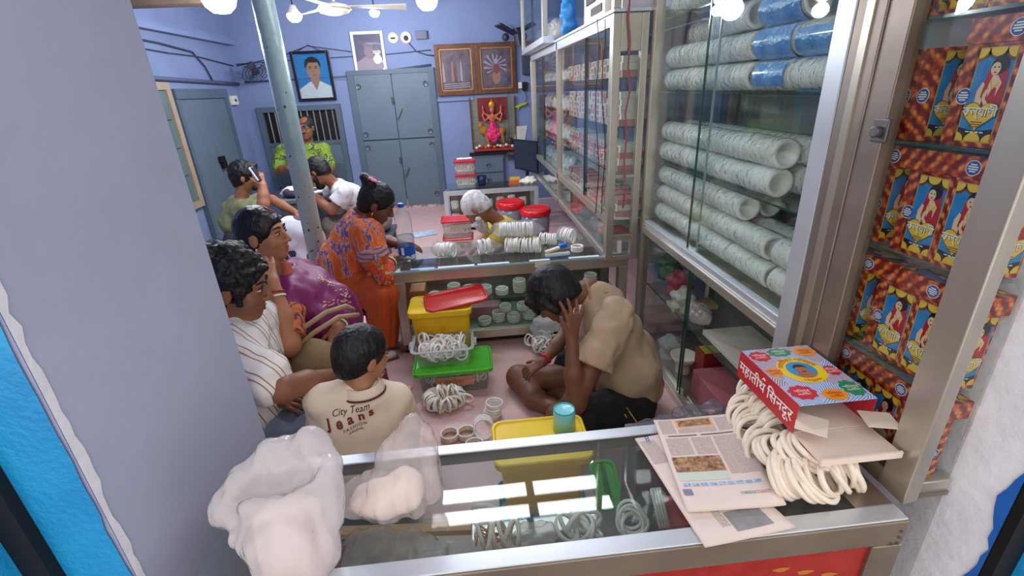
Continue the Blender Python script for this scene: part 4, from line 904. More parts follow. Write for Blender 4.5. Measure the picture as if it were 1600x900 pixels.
# radiating pile of gilt bangles on the floor
lab, grp = 'gilt edged bangle in the radiating pile on the pink floor', 'gilt bangles in the floor pile'
for k in range(9):
    a = k*2*PI/9+.3; d = Vector((math.cos(a), math.sin(a)*.8, 0)); c = Vector((-.24, 2.2, .038))+d*.075
    for j in range(5):
        tg = Vector((-d.y, d.x, 0)); bangle(r.choice(mG), c+tg*(j-2)*.012+d*r.uniform(-.004, .01)+Vector((0, 0, r.uniform(-.004, .012))), tg+Vector((r.uniform(-.2, .2), r.uniform(-.2, .2), r.uniform(-.2, .3))), lab, grp)
for j in range(10): bangle(r.choice(mG), (-.27+j*.012, 2.2+r.uniform(-.02, .02), .075+r.uniform(-.004, .012)), (1, r.uniform(-.4, .4), r.uniform(-.3, .3)), lab, grp)
bangle(mW[0], (-.115, 2.17, .05), (.3, 1, .4), 'single white bangle leaning against the right of the gilt pile', 'loose bangles on the floor')
# stack and loose rings
mF = ring_mesh(.043, .0042, M_bang, .006, 22)
for j in range(7): bangle(mF, (.018+r.uniform(-.006, .006)+.002*j, 2.06+r.uniform(-.006, .006), .008+j*.0125), (r.uniform(-.12, .12), r.uniform(-.12, .12), 1), 'white bangle in the leaning stack between the pile and the yellow lid', 'bangles of the floor stack')
wide = MB().lathe([(.041, 0), (.045, .001), (.0455, .013), (.045, .026), (.041, .027), (.040, .013)], 26, closed=True).mesh('wide_bangle', [M_bangg], True)
for u, v, lb, tl in ((703, 683, 'wide gilt bangle leftmost of the loose ones on the floor', 0), (729, 680, 'wide gilt bangle second from left of the loose ones', 0), (742, 700, 'wide bangle half hidden by the counter edge', 0), (790, 672, 'thin wide bangle right of the stack, behind the yellow lid', .05)):
    p = onz(u, v, .01); o = link('wide_bangle', wide, None, (p[0], p[1], .001), (tl, 0, r.random())); tag(o, lb, 'bangle', 'loose bangles on the floor')
    bangle(mF, (p[0], p[1], .0335), (0, 0, 1), 'white bangle resting on '+lb.split(' of ')[0], 'loose bangles on the floor')
p = onz(757, 690, 0)
for j in range(4): bangle(ring_mesh(.047, .0045, M_bang, .006), (p[0], p[1]+.03+j*.008, .05+j*.003), (.05, -1, .75), 'white bangle of the tilted set beside the yellow lid', 'tilted bangle set')
# second yellow bin behind the front counter with a turquoise cup
t = thing('storage_bin', 'yellow plastic bin behind the front counter glass with a cup on its lid', 'bin', (.185, 1.365, 0))
tub(t, (.185, 1.42), .16, .10, .265, M_yel, .9, z0=.09); lid(t, (.185, 1.42), .182, .125, .37, M_yel, .028)
t = thing('storage_box', 'pale blue plastic box under the yellow bin behind the front counter', 'box', (.185, 1.365, 0))
tub(t, (.185, 1.41), .175, .115, .085, M_bluep, .95)
t = thing('cup', 'turquoise plastic cup standing upside down on the yellow lid', 'cup', (.285, 1.46, .376))
MB().lathe([(.03, 0), (.044, .0), (.0415, .085), (.039, .09), (.036, .0885), (0, .086)], 28, Matrix.Translation((.285, 1.46, .376))).build('body', M_cyan, t, smooth=True)
MB().torus((.285, 1.46, .4655), .0385, .003, (0, 0, 1), 28, 6).build('rim', mat('deep turquoise', (50, 180, 190), .3), t, smooth=True)
o = lid(None, (.40, 1.42), .055, .1, .1, M_green, .014, .03, nm='tub_lid', M=Matrix.Translation((.40, 1.42, .1)) @ Matrix.Rotation(.5, 4, 'X') @ Matrix.Translation((-.40, -1.42, -.1))); o.location = (.445, 1.41, .06)
tag(o, 'green plastic lid leaning beside the yellow bin under the glass', 'lid')
# bag of bangles beside the seated man's knee
lab, grp = 'white bangle in the heap beside the seated man and middle counter', 'bangles heaped by the middle counter'
for i in range(46):
    a = r.uniform(0, 6.28); q = r.uniform(0, .1); bangle(r.choice(mW), (.40+q*math.cos(a)*1.3, 2.68+q*math.sin(a)*.7, .03+r.uniform(0, .1)*(1-q*6)), (r.uniform(-1, 1), r.uniform(-1, 1), r.uniform(-.2, .8)), lab, grp)
S = SDF().ell((.42, 2.72, .17), (.1, .06, .07), k=.03).cap((.36, 2.72, .14), (.52, 2.7, .2), .05, .03)
tag(sdfobj('plastic_bag', S, film('thin white bag', (245, 246, 248), .95, .15, bump=.8, bscale=40, white=.5), None, .01, .02, 22), 'crumpled clear plastic bag on top of the bangle heap', 'bag')
# ---------------------------------------------------------------- on the middle counter
mz1 = mz+.0045
M_water = film('bottle plastic', (248, 251, 252), 1.0, .04, white=.06)
bx, by = -.455, 3.02
t = thing('water_bottle', 'large clear water bottle with blue cap and blue label on the middle counter', 'bottle', (bx, by, mz1))
prof = [(.03, .0), (.052, .004), (.055, .02)]
for i in range(6): prof += [(.055, .03+i*.012), (.0525, .036+i*.012)]
prof += [(.055, .105), (.055, .18)]
for i in range(7): prof += [(.055, .185+i*.013), (.0515, .1915+i*.013)]
prof += [(.054, .285), (.045, .315), (.026, .34), (.016, .352), (.016, .362)]
MB().lathe(prof, 28, Matrix.Translation((bx, by, mz1))).build('bottle', M_water, t, smooth=True)
MB().lathe([(.0, .006), (.051, .008), (.053, .02), (.053, .17), (0, .17)], 24, Matrix.Translation((bx, by, mz1))).build('water', film('water', (240, 246, 248), .99, .02, white=.04), t, smooth=True)
MB().lathe([(.0555, .045), (.0558, .105)], 28, Matrix.Translation((bx, by, mz1))).build('label', mat('blue bottle label', (28, 88, 190), .3), t, smooth=True)
MB().lathe([(.0562, .05), (.0562, .1)], 40, Matrix.Translation((bx, by, mz1)))
b = MB(); b.grid(lambda u, v: (bx+.0564*math.cos(-2.1+.35*u), by+.0564*math.sin(-2.1+.35*u), mz1+.05+.05*v), 5, 3); b.build('label_patch', mat('label white', (236, 238, 244), .4), t)
MB().cyl((bx, by, mz1+.352), (bx, by, mz1+.378), .0185, n=18).build('cap', mat('blue cap', (30, 90, 210), .35), t, bevel=.002)
# bags of bangles: rings plus a film skin
def bangle_bag(c, ax, L, R, label, skin=True, step=.012, tied=True):
    c = Vector(c); ax = Vector(ax).normalized(); t = thing('bangle_bag', label, 'bag of bangles', c)
    x, y, z = basis(ax); n = max(3, int(L/step))
    rm = MB()
    for i in range(n):
        p = c+Vector((0, 0, R*.96))+ax*((i/(n-1)-.5)*L)+Vector((r.uniform(-.004, .004), r.uniform(-.004, .004), r.uniform(-.004, .004)))
        b = MB().torus(p, R*r.uniform(.8, .86), R*.09, ax+Vector((r.uniform(-.16, .16), r.uniform(-.16, .16), r.uniform(-.12, .12))), 20, 6, R*.13); b.build('bangle', M_bang, t, smooth=True)
    if skin:
        S = SDF().cap(c+Vector((0, 0, R))-ax*L/2, c+Vector((0, 0, R))+ax*L/2, R*.98, R*.98, .01)
        if tied: S.cap(c+Vector((0, 0, R))+ax*(L/2+R*.5), c+Vector((0, 0, R*.9))+ax*(L/2+R*1.6), R*.45, R*.12, .03)
        sdfobj('plastic_film', S, M_wrap, t, .008, .008, 40)
    return t
bangle_bag((-.20, 3.03, mz1), (1, -.35, 0), .10, .052, 'leftmost bag of white bangles on the middle counter')
bangle_bag((.05, 3.02, mz1), (1, .15, 0), .07, .055, 'bag of bangles second from the bottle on the middle counter')
bangle_bag((.31, 2.99, mz1), (1, -.3, 0), .22, .056, 'open row of white bangles in front on the middle counter', skin=False)
bangle_bag((.27, 3.05, mz1+.095), (1, -.12, 0), .21, .055, 'bag of bangles lying on top of the front row', step=.014)
bangle_bag((.50, 3.12, mz1), (1, -.4, 0), .1, .046, 'short bag of bangles behind the stapler', skin=False)
bangle_bag((.64, 3.13, mz1), (.7, -.7, 0), .07, .058, 'rounded bag of bangles against the wall cabinet')
for j in range(3): bangle(mW[0], (.665, 2.95, mz1+.007+j*.0125), (0, 0, 1), 'white bangle in the small stack at the right end of the middle counter', 'small stack on the middle counter')
t = thing('stapler', 'white and blue stapler lying open on the middle counter edge', 'stapler', (.52, 2.88, mz1))
MB().bar((.44, 2.87, mz1+.012), (.60, 2.885, mz1+.012), .03, .022).build('base', M_cream, t, bevel=.004)
MB().bar((.44, 2.865, mz1+.003), (.60, 2.88, mz1+.003), .034, .006).build('base_strip', mat('stapler blue', (40, 120, 214), .3), t)
MB().bar((.44, 2.875, mz1+.033), (.56, 2.905, mz1+.055), .028, .016).build('arm', M_cream, t, bevel=.004)
MB().bar((.535, 2.898, mz1+.055), (.585, 2.91, mz1+.062), .034, .03).build('head', mat('stapler blue', (40, 120, 214), .3), t, bevel=.005)
for i, (x0_, x1_, c) in enumerate(((-.42, -.27, (160, 190, 220)), (-.25, -.02, (214, 224, 230)), (.0, .2, (196, 210, 222)), (.33, .46, (232, 230, 226)), (.58, .78, (206, 220, 216)))):
    tag(MB().box((x0_, my0+.0, mz1), (x1_, my0+.03, mz1+.0012)).build('paper_strip', mat('strip %d' % i, c, .6)), ['pale blue', 'white', 'light blue', 'cream', 'pale green'][i]+' paper strip along the front edge of the middle counter', 'paper')
tag(MB().box((.36, my0-.0195, mz-.03), (.46, my0-.0185, mz+.004)).build('paper_slip', M_cream), 'white paper slip hanging over the middle counter edge', 'paper')
tag(MB().box((.48, 3.19, mz1), (.72, 3.26, mz1+.01)).build('notebook', mat('teal cover', (40, 140, 128), .5)), 'teal notebook lying behind the bangle bags', 'book')
# stacks inside the middle counter
M_stackg = film('bag film', (246, 248, 244), .99, .12, bump=.6, white=.15)
def packs(x, y, z, R, n, label, rise=.0145):
    t = thing('bangle_packet', label, 'packet', (x, y, z), group='bangle packets inside the middle counter')
    for i in range(n): MB().torus((x, y, z+.008+i*rise), R*.86, R*.12, (0, 0, 1), 18, 6, .0065).build('bangle', M_bang, t, smooth=True)
    h = n*rise; MB().lathe([(R*.5, .001), (R*1.02, .004), (R*1.05, h*.5), (R*1.02, h+.004), (R*.5, h+.012)], 16, Matrix.Translation((x, y, z))).build('plastic_film', M_stackg, t, smooth=True)
nn = ['first', 'second', 'third', 'fourth', 'fifth', 'sixth', 'seventh', 'eighth', 'ninth', 'tenth']
for i, x in enumerate((-.30, -.17, -.07, .04, .15, .27, .39, .51, .63, .76)): packs(x, 2.93+.02*(i % 2), .3215, .045, 3+(i*7) % 4, 'bangle packet on the upper shelf inside the middle counter, '+nn[i]+' from left')
for i, x in enumerate((.02, .12, .22, .33, .44, .55, .66, .77)): packs(x, 2.93+.03*(i % 2), .1075, .048, 3+(i*5) % 3, 'bangle packet on the lower deck of the middle counter, '+nn[i]+' from left')
for i, x in enumerate((.17, .29, .4)): packs(x, 2.97, .1075+.07, .045, 3, 'bangle packet piled on the lower deck packets, '+nn[i]+' from left')
tag(MB().box((-.12, 3.0, .1075), (.14, 3.12, .20)).build('cardboard_box', mat('dusty pink card', (176, 120, 130), .7), bevel=.003), 'dusty pink cardboard box inside the middle counter', 'box')
tag(MB().box((-.46, 2.9, .3215), (-.36, 3.05, .40)).build('cardboard_box', mat('orange card', (176, 96, 52), .6), bevel=.003), 'orange brown box at the left end inside the middle counter', 'box')
# ---------------------------------------------------------------- behind the middle counter and on the rear counter
def jar(c, R, h, label):
    t = thing('plastic_jar', label, 'jar', c)
    MB().lathe([(0, 0), (R*.86, 0), (R*.94, h*.9), (R*.9, h*.9), (R*.83, .004)], 28, Matrix.Translation(c)).build('jar', film('jar plastic', (222, 220, 232), .9, .1, white=.35), t, smooth=True)
    MB().lathe([(R, h*.86), (R*1.02, h*.9), (R, h*.985), (R*.9, h), (R*.84, h*.985), (0, h*.985)], 28, Matrix.Translation(c)).build('lid', M_red, t, smooth=True)
jar((.40, 5.05, 0), .155, .48, 'clear round tub with red screw lid left of its twin behind the counter')
jar((.645, 4.85, 0), .16, .43, 'clear round tub with red screw lid right of its twin behind the counter')
def twotub(c, hx, hy, h, label, lab2=None, white=False, group=None):
    x, y, z = c; t = thing('lidded_tub', label, 'tub', c)
    tub(t, (x, y), hx, hy, h-.02, M_clr, .92, .02, z0=z); lid(t, (x, y), hx+.012, hy+.012, z+h-.006, M_red, .018, .025)
    for i in range(6): MB().torus((x-hx*.6+i*hx*.24, y-hy*.55, z+h*.45), h*.25, .008, (r.uniform(-.3, .3), 1, .2), 14, 5).build('bangle', M_bangw, t, smooth=True)
    return t
twotub((-.18, 4.85, 0), .15, .11, .19, 'clear tub with red lid on the floor under another, beside the old man'); twotub((-.18, 4.85, .191), .15, .11, .19, 'clear tub with red lid upper of the pair beside the old man')
twotub((-.06, 5.87, rz+.005), .12, .1, .16, 'lower red lidded tub of the stack on the rear counter'); twotub((-.06, 5.87, rz+.166), .12, .1, .16, 'upper red lidded tub with paper on it on the rear counter')
o = MB().grid(lambda u, v: (-.15+.18*u, 5.8+.13*v, rz+.335+.008*noise.noise(Vector((u*5, v*5, 1)))+.008), 8, 8).build('paper_scrap', M_cream, solid=.002); tag(o, 'white paper scrap on the upper red lidded tub', 'paper')
t = thing('cup', 'dark blue cup beside the tubs on the rear counter', 'cup', (.13, 5.88, rz+.0045)); MB().lathe([(0, 0), (.045, 0), (.06, .12), (.055, .12), (.04, .01)], 18, Matrix.Translation((.13, 5.88, rz+.0045))).build('body', mat('navy plastic', (36, 40, 78), .4), t, smooth=True); MB().torus((.19, 5.86, rz+.06), .03, .007, (0, 1, 0), 14, 6).build('handle', mat('navy plastic', (36, 40, 78), .4), t, smooth=True)
tag(MB().box((.47, 5.85, rz+.005), (.60, 5.95, rz+.05)).mi(1).box((.48, 5.85, rz+.05), (.6, 5.95, rz+.075)).build('small_carton', [mat('orange carton', (206, 90, 52), .5), mat('mustard carton', (222, 176, 60), .5)]), 'small orange and yellow carton on the rear counter', 'box')
S = SDF().ell((.70, 5.84, rz+.03), (.12, .07, .03), k=.02).ell((.72, 5.86, rz+.055), (.06, .05, .03), k=.02); tag(sdfobj('crumpled_paper', S, M_cream, None, .01, .015, 30), 'crumpled white paper on the rear counter under the monitor', 'paper')
t = thing('monitor', 'thin black computer monitor turned sideways on the rear counter', 'monitor', (.72, 6.0, rz+.005))
Mm = Matrix.Translation((.70, 6.0, rz+.3)) @ Matrix.Rotation(math.radians(-62), 4, 'Z')
b = MB().box((-.25, -.012, -.17), (.25, .012, .2), Mm); b.build('screen', mat('monitor black', (26, 28, 34), .3), t, bevel=.004)
MB().box((-.235, -.0135, -.15), (.235, -.0125, .185), Mm).build('display', mat('dark display', (40, 46, 58), .15, coat=.4), t)
MB().cyl((.71, 6.01, rz+.02), (.71, 6.01, rz+.15), .02, n=10).cyl((.71, 6.01, rz+.006), (.71, 6.01, rz+.02), .09, n=20).build('stand', M_black, t)
for i, x in enumerate((-.22, -.08, .06, .2, .34, .48, .62)):
    packs(x, 5.82, .256, .05, 6+i % 3, 'white bangle packet inside the rear counter, '+nn[i]+' from left')
    if i < 2: packs(x, 5.82, .07, .05, 8, 'white bangle packet on the rear counter deck, '+nn[i]+' from left')
tag(MB().box((-.62-.14, 5.55, .001), (-.62+.14, 5.75, .016)).build('notepad', mat('pad pale blue', (206, 218, 232), .6, col2=(150, 170, 196), scale=14), bevel=.003), 'pale printed notepad lying on the pink floor', 'notepad')
bpy.data.objects['notepad'].rotation_euler = (0, 0, .35)
# ---------------------------------------------------------------- front counter: bags and contents
M_bag = film('white polythene', (240, 236, 238), 1, .16, bump=1.0, bscale=15, white=.62)
M_powder = mat('white powder', (246, 234, 228), .8, var=.03, scale=20)
t = thing('plastic_bag', 'large open white polythene bag slumped at the left end of the front counter', 'bag', (-.47, .84, .605))
S = SDF().ell((-.455, .795, .67), (.098, .07, .11), k=.04).ell((-.495, .865, .765), (.15, .055, .088), rotm(10, 25, -22), k=.05)
S.chain([(-.61, .855, .745), (-.575, .90, .80), (-.50, .925, .845), (-.42, .915, .865), (-.375, .875, .82), (-.375, .83, .73)], [.024, .024, .026, .028, .03, .03], .03).chain([(-.61, .855, .745), (-.56, .80, .715), (-.50, .765, .73)], [.022, .022, .03], .03)
S.sub((-.48, .838, .835), (.1, .03, .06), rotm(10, 30, -22), .025)
sdfobj('bag_skin', S, M_bag, t, .006, .014, 9, (2.2, 2.2, .5))
S = SDF().ell((-.455, .798, .665), (.082, .055, .1), k=.03).ell((-.47, .835, .74), (.075, .03, .05), rotm(10, 30, -22), k=.04); sdfobj('powder', S, M_powder, t, .008, .006, 20)
t = thing('plastic_bag', 'upright clear polythene bag of white powder behind the slumped one', 'bag', (-.24, .95, .605))
S = SDF().ell((-.285, .935, .652), (.085, .05, .048), k=.03).ell((-.225, .94, .67), (.045, .045, .06), k=.03); sdfobj('powder', S, M_powder, t, .008, .006, 26)
M_bag2 = film('frosted polythene', (248, 242, 240), 1, .14, bump=.8, bscale=17, white=.3)
S = SDF().ell((-.285, .935, .655), (.105, .062, .058), k=.04).cap((-.25, .95, .69), (-.2, .975, .80), .055, .045, .05).cap((-.255, .965, .77), (-.18, .98, .825), .035, .03, .04).cap((-.185, .93, .67), (-.17, .96, .78), .05, .04, .04).cap((-.36, .92, .66), (-.41, .9, .685), .03, .005, .03)
sdfobj('bag_skin', S, M_bag2, t, .008, .02, 13, (1.8, 1.8, .5))
sz = .3665
lab, grp = 'white bangle tied with orange thread inside the front counter', 'thread tied bangles in the front counter'
for i in range(7): bangle(ring_mesh(.04, .005, M_bangw, .007, 20), (-.05+.016*i, .985+r.uniform(-.02, .02), sz+.045), (1, r.uniform(-.6, .6), r.uniform(-.4, .6)), lab, grp)
bangle(ring_mesh(.043, .006, M_bang, .007), (-.03, 1.07, sz+.05), (.2, 1, .35), 'single white bangle standing on edge inside the front counter', 'loose bangles in the front counter')
b = MB()
for k in range(5):
    pts = [Vector((-.02+r.uniform(-.05, .05), .975+r.uniform(-.03, .03), sz+.03+r.uniform(0, .05))) for _ in range(6)]; b.tube(pts, .0022, 5)
tag(b.build('orange_thread', mat('orange thread', (224, 120, 50), .7)), 'tangle of orange thread round the bangles inside the front counter', 'thread')
for i in range(9): bangle(ring_mesh(.038, .005, M_bang, .007, 20), (.235+r.uniform(-.04, .04), .99+r.uniform(-.03, .03), sz+.03+r.uniform(0, .02)), (r.uniform(-1, 1), r.uniform(-1, .2), r.uniform(0, .8)), 'white bangle in the small heap under the counter glass, right of the yellow bin', 'bangle heap in the front counter')
for i in range(5): bangle(ring_mesh(.038, .005, M_bang, .007, 20), (.41+r.uniform(-.03, .03), 1.0+r.uniform(-.02, .02), sz+.02+r.uniform(0, .02)), (r.uniform(-1, 1), r.uniform(-1, .2), r.uniform(.3, 1)), 'white bangle next to the red box inside the front counter', 'bangles by the red box')
for i in range(4): bangle(ring_mesh(.052, .005, M_bang, .006, 24), (.475+.008*i, 1.01, sz+.056), (1, -.2, .25), 'large white bangle standing against the red box', 'large bangles by the red box')
o = MB().box((.50, .95, sz), (.66, 1.06, sz+.045)).build('small_carton', M_red, bevel=.003); tag(o, 'small red carton with gold lettering inside the front counter', 'box')
S = SDF().ell((.11, .98, sz+.03), (.07, .05, .03), k=.02); tag(sdfobj('plastic_packet', S, M_bag2, None, .008, .02, 26), 'puffy clear packet between the bangles inside the front counter', 'bag')
S = SDF().ell((-.33, .97, sz+.05), (.12, .07, .055), k=.03).ell((-.22, .96, sz+.04), (.08, .06, .04), k=.03); tag(sdfobj('plastic_packet', S, M_bag2, None, .009, .03, 20), 'large crumpled clear packet at the left inside the front counter', 'bag')
S = SDF().ell((-.47, .96, sz+.04), (.06, .05, .04), k=.03); tag(sdfobj('cloth_bundle', S, mat('maroon cloth', (150, 70, 70), .8), None, .009, .02, 26), 'small maroon bundle inside the front counter under the bags', 'cloth')
tag(MB().bar((-.52, 1.09, sz+.012), (-.08, 1.05, sz+.012), .03, .02).build('wooden_stick', mat('tan wood', (196, 150, 100), .6, var=.1, stretch=(1, 8, 8))), 'tan wooden stick lying inside the front counter', 'stick')
for i in range(2): tag(MB().bar((.60+.035*i, 1.12, sz+.006), (.70+.03*i, .80, sz+.006), .025, .01).build('wooden_ruler', mat('tan wood', (196, 150, 100))), ['left', 'right'][i]+' of two wooden strips under the newspaper inside the front counter', 'ruler')
S = SDF().ell((.78, 1.3, .5), (.14, .06, .025), k=.02).ell((.6, 1.26, .5), (.1, .05, .02), k=.03); o = sdfobj('plastic_sheet', S, film('clear sheet', (232, 232, 240), .9, .1, bump=1, bscale=22, white=.12), None, .01, .03, 18); tag(o, 'crumpled clear plastic sheet behind the newspaper', 'plastic sheet')
tag(MB().box((.48, 1.2, 0), (.92, 1.34, .47)).build('carton_stack', mat('grey card', (120, 112, 112), .8), bevel=.004), 'plain grey carton standing behind the front counter under a plastic sheet', 'box')
# things in the lower part of the big cabinet
tag(MB().box((1.08, 1.72, .0605), (1.30, 2.03, .2)).build('paper_ream', mat('dusty rose card', (170, 98, 104), .7), bevel=.003), 'dusty rose cardboard box on the lower cabinet deck', 'box')
t = thing('small_carton', 'small dark red carton with yellow printed top on the rose box', 'box', (1.2, 2.09, .0605))
MB().box((1.15, 2.06, .0605), (1.27, 2.16, .26)).build('carton', mat('dark red carton', (136, 34, 34), .5), t, bevel=.002); MB().box((1.16, 2.07, .2602), (1.26, 2.15, .2615)).build('top_print', mat('yellow green print', (196, 190, 60), .5, col2=(160, 160, 50), scale=60), t)
t = thing('bowl', 'white bowl behind the glass of the lower cabinet', 'bowl', (1.12, 2.22, .061)); MB().lathe([(0, .12), (.05, .12), (.075, .17), (.07, .17), (.045, .128), (0, .128)], 22, Matrix.Translation((1.12, 2.22, 0))).build('bowl', M_cream, t, smooth=True); MB().cyl((1.12, 2.22, .061), (1.12, 2.22, .12), .04, n=14).build('foot', M_cream, t)
tag(MB().box((1.09, 1.55, .4235), (1.34, 2.0, .448)).build('paper_stack', mat('grey paper', (190, 186, 172), .8), bevel=.002), 'stack of pale grey sheets on the lower cabinet shelf', 'paper')
S = SDF().ell((1.12, 2.13, .48), (.05, .12, .05), k=.03); tag(sdfobj('plastic_packet', S, M_bag2, None, .009, .02, 20), 'clear packet lying beyond the grey sheets', 'bag')
for i, (c, z, m, lb) in enumerate((((1.14, 2.42), .55, (176, 70, 84), 'pink red cloth bundle behind the lower cabinet glass'), ((1.14, 2.58), .6, (70, 110, 80), 'green cloth bundle at the far end of the lower cabinet'), ((1.12, 2.3), .5, (206, 200, 190), 'off white paper bundle behind the lower cabinet glass'), ((1.12, 1.95+.45), .14, (150, 166, 166), 'grey plastic bundle on the lower cabinet deck'))):
    S = SDF().ell((*c, z-.07+.03), (.06, .08, .07), k=.03).ell((c[0]+.02, c[1]+.05, z-.02), (.05, .06, .05), k=.03); tag(sdfobj('cloth_bundle', S, mat('bundle %d' % i, m, .7, var=.3, scale=16), None, .01, .03, 22), lb, 'bundle')
tag(MB().box((1.05, 2.25, .4235), (1.3, 2.36, .45)).build('account_book', mat('ledger', (190, 180, 150), .7), bevel=.003), 'thin ledger lying on the lower cabinet shelf', 'book')
S = SDF().ell((1.12, 1.62, .11), (.07, .07, .05), k=.03); tag(sdfobj('cloth_bundle', S, mat('crimson cloth', (150, 24, 44), .7), None, .01, .02, 22), 'crimson cloth bundle on the near end of the lower cabinet deck', 'cloth')
# ---------------------------------------------------------------- far wall cabinet contents
M_pk = mat('white packet', (226, 226, 222), .45, var=.06, scale=14, coat=.3); M_pkr = mat('reddish packet', (206, 150, 148), .45, var=.1, scale=14)
pk = MB().box((-.075, -.06, 0), (.075, .06, .036)).mesh('bangle_box', M_pk); pkr = MB().box((-.075, -.06, 0), (.075, .06, .036)).mesh('bangle_box', M_pkr); tgm = MB().box((-.0765, -.03, .004), (-.075, .03, .03)).mesh('tag', mat('box tag', (196, 120, 110), .5))
for zi, (z, q) in enumerate(((.826, 'lowest'), (1.1035, 'second'), (1.3635, 'third'), (1.6235, 'topmost'))):
    for yi in range(10):
        y = FY0+.14+yi*.145
        for k in range(4+(yi*3+zi) % 3-1):
            t = thing('bangle_box', 'flat white bangle box stacked on the '+q+' wall cabinet shelf', 'box', (.955+r.uniform(-.008, .008), y, z+k*.037), r.uniform(-.05, .05), group='flat bangle boxes in the wall cabinet'); link('carton', pkr if (zi in (0, 1) and k == 2) or (yi*7+k) % 9 == 0 else pk, t); link('tag', tgm, t)
for zi, z in enumerate((.826, 1.1035, 1.3635, 1.6235)):
    for yi in range(7):
        y = FY0+1.75+yi*.22; c = (.98, y, z+.06)
        S = SDF().ell(c, (.07, .08, .058), k=.03).ell((c[0], c[1]+.04, c[2]+.04), (.05, .05, .04), k=.03)
        if zi == 0 and yi == 0: base = sdfobj('bangle_bag', S, mat('bagged white bangles', (214, 218, 222), .3, var=.12, scale=24, bump=.6, bscale=50), None, .012, .02, 20); me0 = base.data; z00 = base.location.copy(); o = base
        else: o = link('bangle_bag', me0, None, (z00[0], z00[1]+yi*.22, z+.002+(.0 if zi else 0)), (0, 0, 0)); o.scale = (1, 1, .8+.2*((yi*3+zi) % 3)/2)
        tag(o, 'bag of white bangles at the far end of the wall cabinet, '+['lowest', 'second', 'third', 'topmost'][zi]+' shelf', 'bag', 'bangle bags in the wall cabinet')
t = thing('lidded_tub', 'red lidded tub seen through the low glass of the wall cabinet', 'tub', (.93, 4.6, .581)); tub(t, (.93, 4.6), .09, .12, .14, M_clr, .92, .02, z0=.581); lid(t, (.93, 4.6), .1, .13, .735, M_red, .018, .025)
t = thing('lidded_tub', 'clear tub with red band at the near end of the wall cabinet', 'tub', (.93, 3.0, .581)); tub(t, (.93, 2.99), .08, .1, .1, M_clr, .92, .02, z0=.581); lid(t, (.93, 2.99), .09, .11, .69, mat('pale red lid', (200, 110, 110), .4), .018, .025)
for i in range(3):
    S = SDF().ell((.92, 3.35+i*.42, .64), (.06, .12, .05), k=.03); tag(sdfobj('bangle_bag', S, M_stackg if i else M_bag2, None, .01, .02, 22), 'clear bag behind the low glass of the wall cabinet, '+nn[i]+' from the near end', 'bag')
tag(MB().box((.88, 2.755, .61), (.905, 2.785, .70)).build('power_plug', M_cream, bevel=.006), 'cream electric plug hanging at the near side of the wall cabinet', 'plug')
pts = [ony(983+(-1)**k*1.5-(k*.9 if k > 4 else 0), -8+k*37, FY0-.012) for k in range(10)]
tag(MB().tube([tuple(p) for p in pts], .0055, 6).build('electric_cable', mat('pink cord', (190, 100, 110), .5), smooth=True), 'pink electric cord hanging down the side of the wall cabinet', 'cord')
for k, x in enumerate((933, 937)):
    tag(MB().tube([tuple(onx(x+k*6+3*math.sin(i*1.3+k), 30+i*38, FX-.006)) for i in range(9)], .003, 5).build('thin_cord', M_black), ['left', 'right'][k]+' of two thin black cords hanging in front of the wall cabinet glass', 'cord')
# upper cabinet contents
for i, y in enumerate((4.75, 5.05, 5.35, 5.65)):
    S = SDF().ell((.9, y, 2.05), (.1, .12, .1), k=.03); tag(sdfobj('plastic_packet', S, M_bag2, None, .014, .03, 14), 'clear crumpled packet in the upper cabinet, '+nn[i]+' from the near side', 'bag')
S = SDF().cap((.86, 4.2, 2.0), (.86, 4.2, 2.5), .06, .05); tag(sdfobj('cloth_bundle', S, mat('blue cloth', (40, 120, 180), .6), None, .012, .03, 16), 'blue cloth hanging on the upper deck of the wall cabinet', 'cloth')
t = thing('telephone', 'cream telephone box with black keys on top of the wall cabinet', 'telephone', (.92, 3.15, 1.95))
MB().box((.82, 3.0, 1.951), (1.1, 3.5, 2.12)).build('body', M_cream, t, bevel=.008); MB().box((.815, 3.05, 1.98), (.82, 3.3, 2.02)).build('keypad', M_black, t); MB().box((.812, 3.2, 2.05), (.82, 3.42, 2.1)).build('receiver', M_black, t, bevel=.004)
tag(MB().box((.86, 2.80, 1.951), (1.05, 2.97, 2.2)).build('white_carton', mat('white card', (226, 222, 226), .6), bevel=.003), 'white carton at the near end on top of the wall cabinet', 'box')
# ---------------------------------------------------------------- pictures and fittings on the walls
yb = YB
def framed(name, label, x0, x1, z0, z1, w, m, y=None, tilt=.06, cat='picture'):
    y = y or yb; t = thing(name, label, cat, ((x0+x1)/2, y-.02, z0)); d = .025
    for a, b_ in (((x0, z0), (x0+w, z1)), ((x1-w, z0), (x1, z1)), ((x0+w, z0), (x1-w, z0+w)), ((x0+w, z1-w), (x1-w, z1))):
        MB().box((a[0], y-.045, a[1]), (b_[0], y-.012, b_[1])).build('frame_side', m, t, bevel=.004)
    return t
def flat(t, name, m, pts, y, h): return MB().poly([(x, y-h, z) for x, z in pts]).build(name, m, t)
def oval(cx, cz, rx, rz, n=20, a0=0, a1=2*PI): return [(cx+rx*math.cos(a), cz+rz*math.sin(a)) for a in np.linspace(a0, a1, n, endpoint=abs(a1-a0) < 6.2)]
R4 = lambda x0, x1, z0, z1: [(x0, z0), (x1, z0), (x1, z1), (x0, z1)]
M_blk = mat('black gloss frame', (26, 24, 34), .25); M_skinp = mat('printed skin', (176, 124, 96), .5)
x0, x1, z0, z1 = -2.24, -1.74, 1.55, 2.16
t = framed('portrait_picture', 'black framed portrait of a man in a white shirt on blue', x0, x1, z0, z1, .035, M_blk)
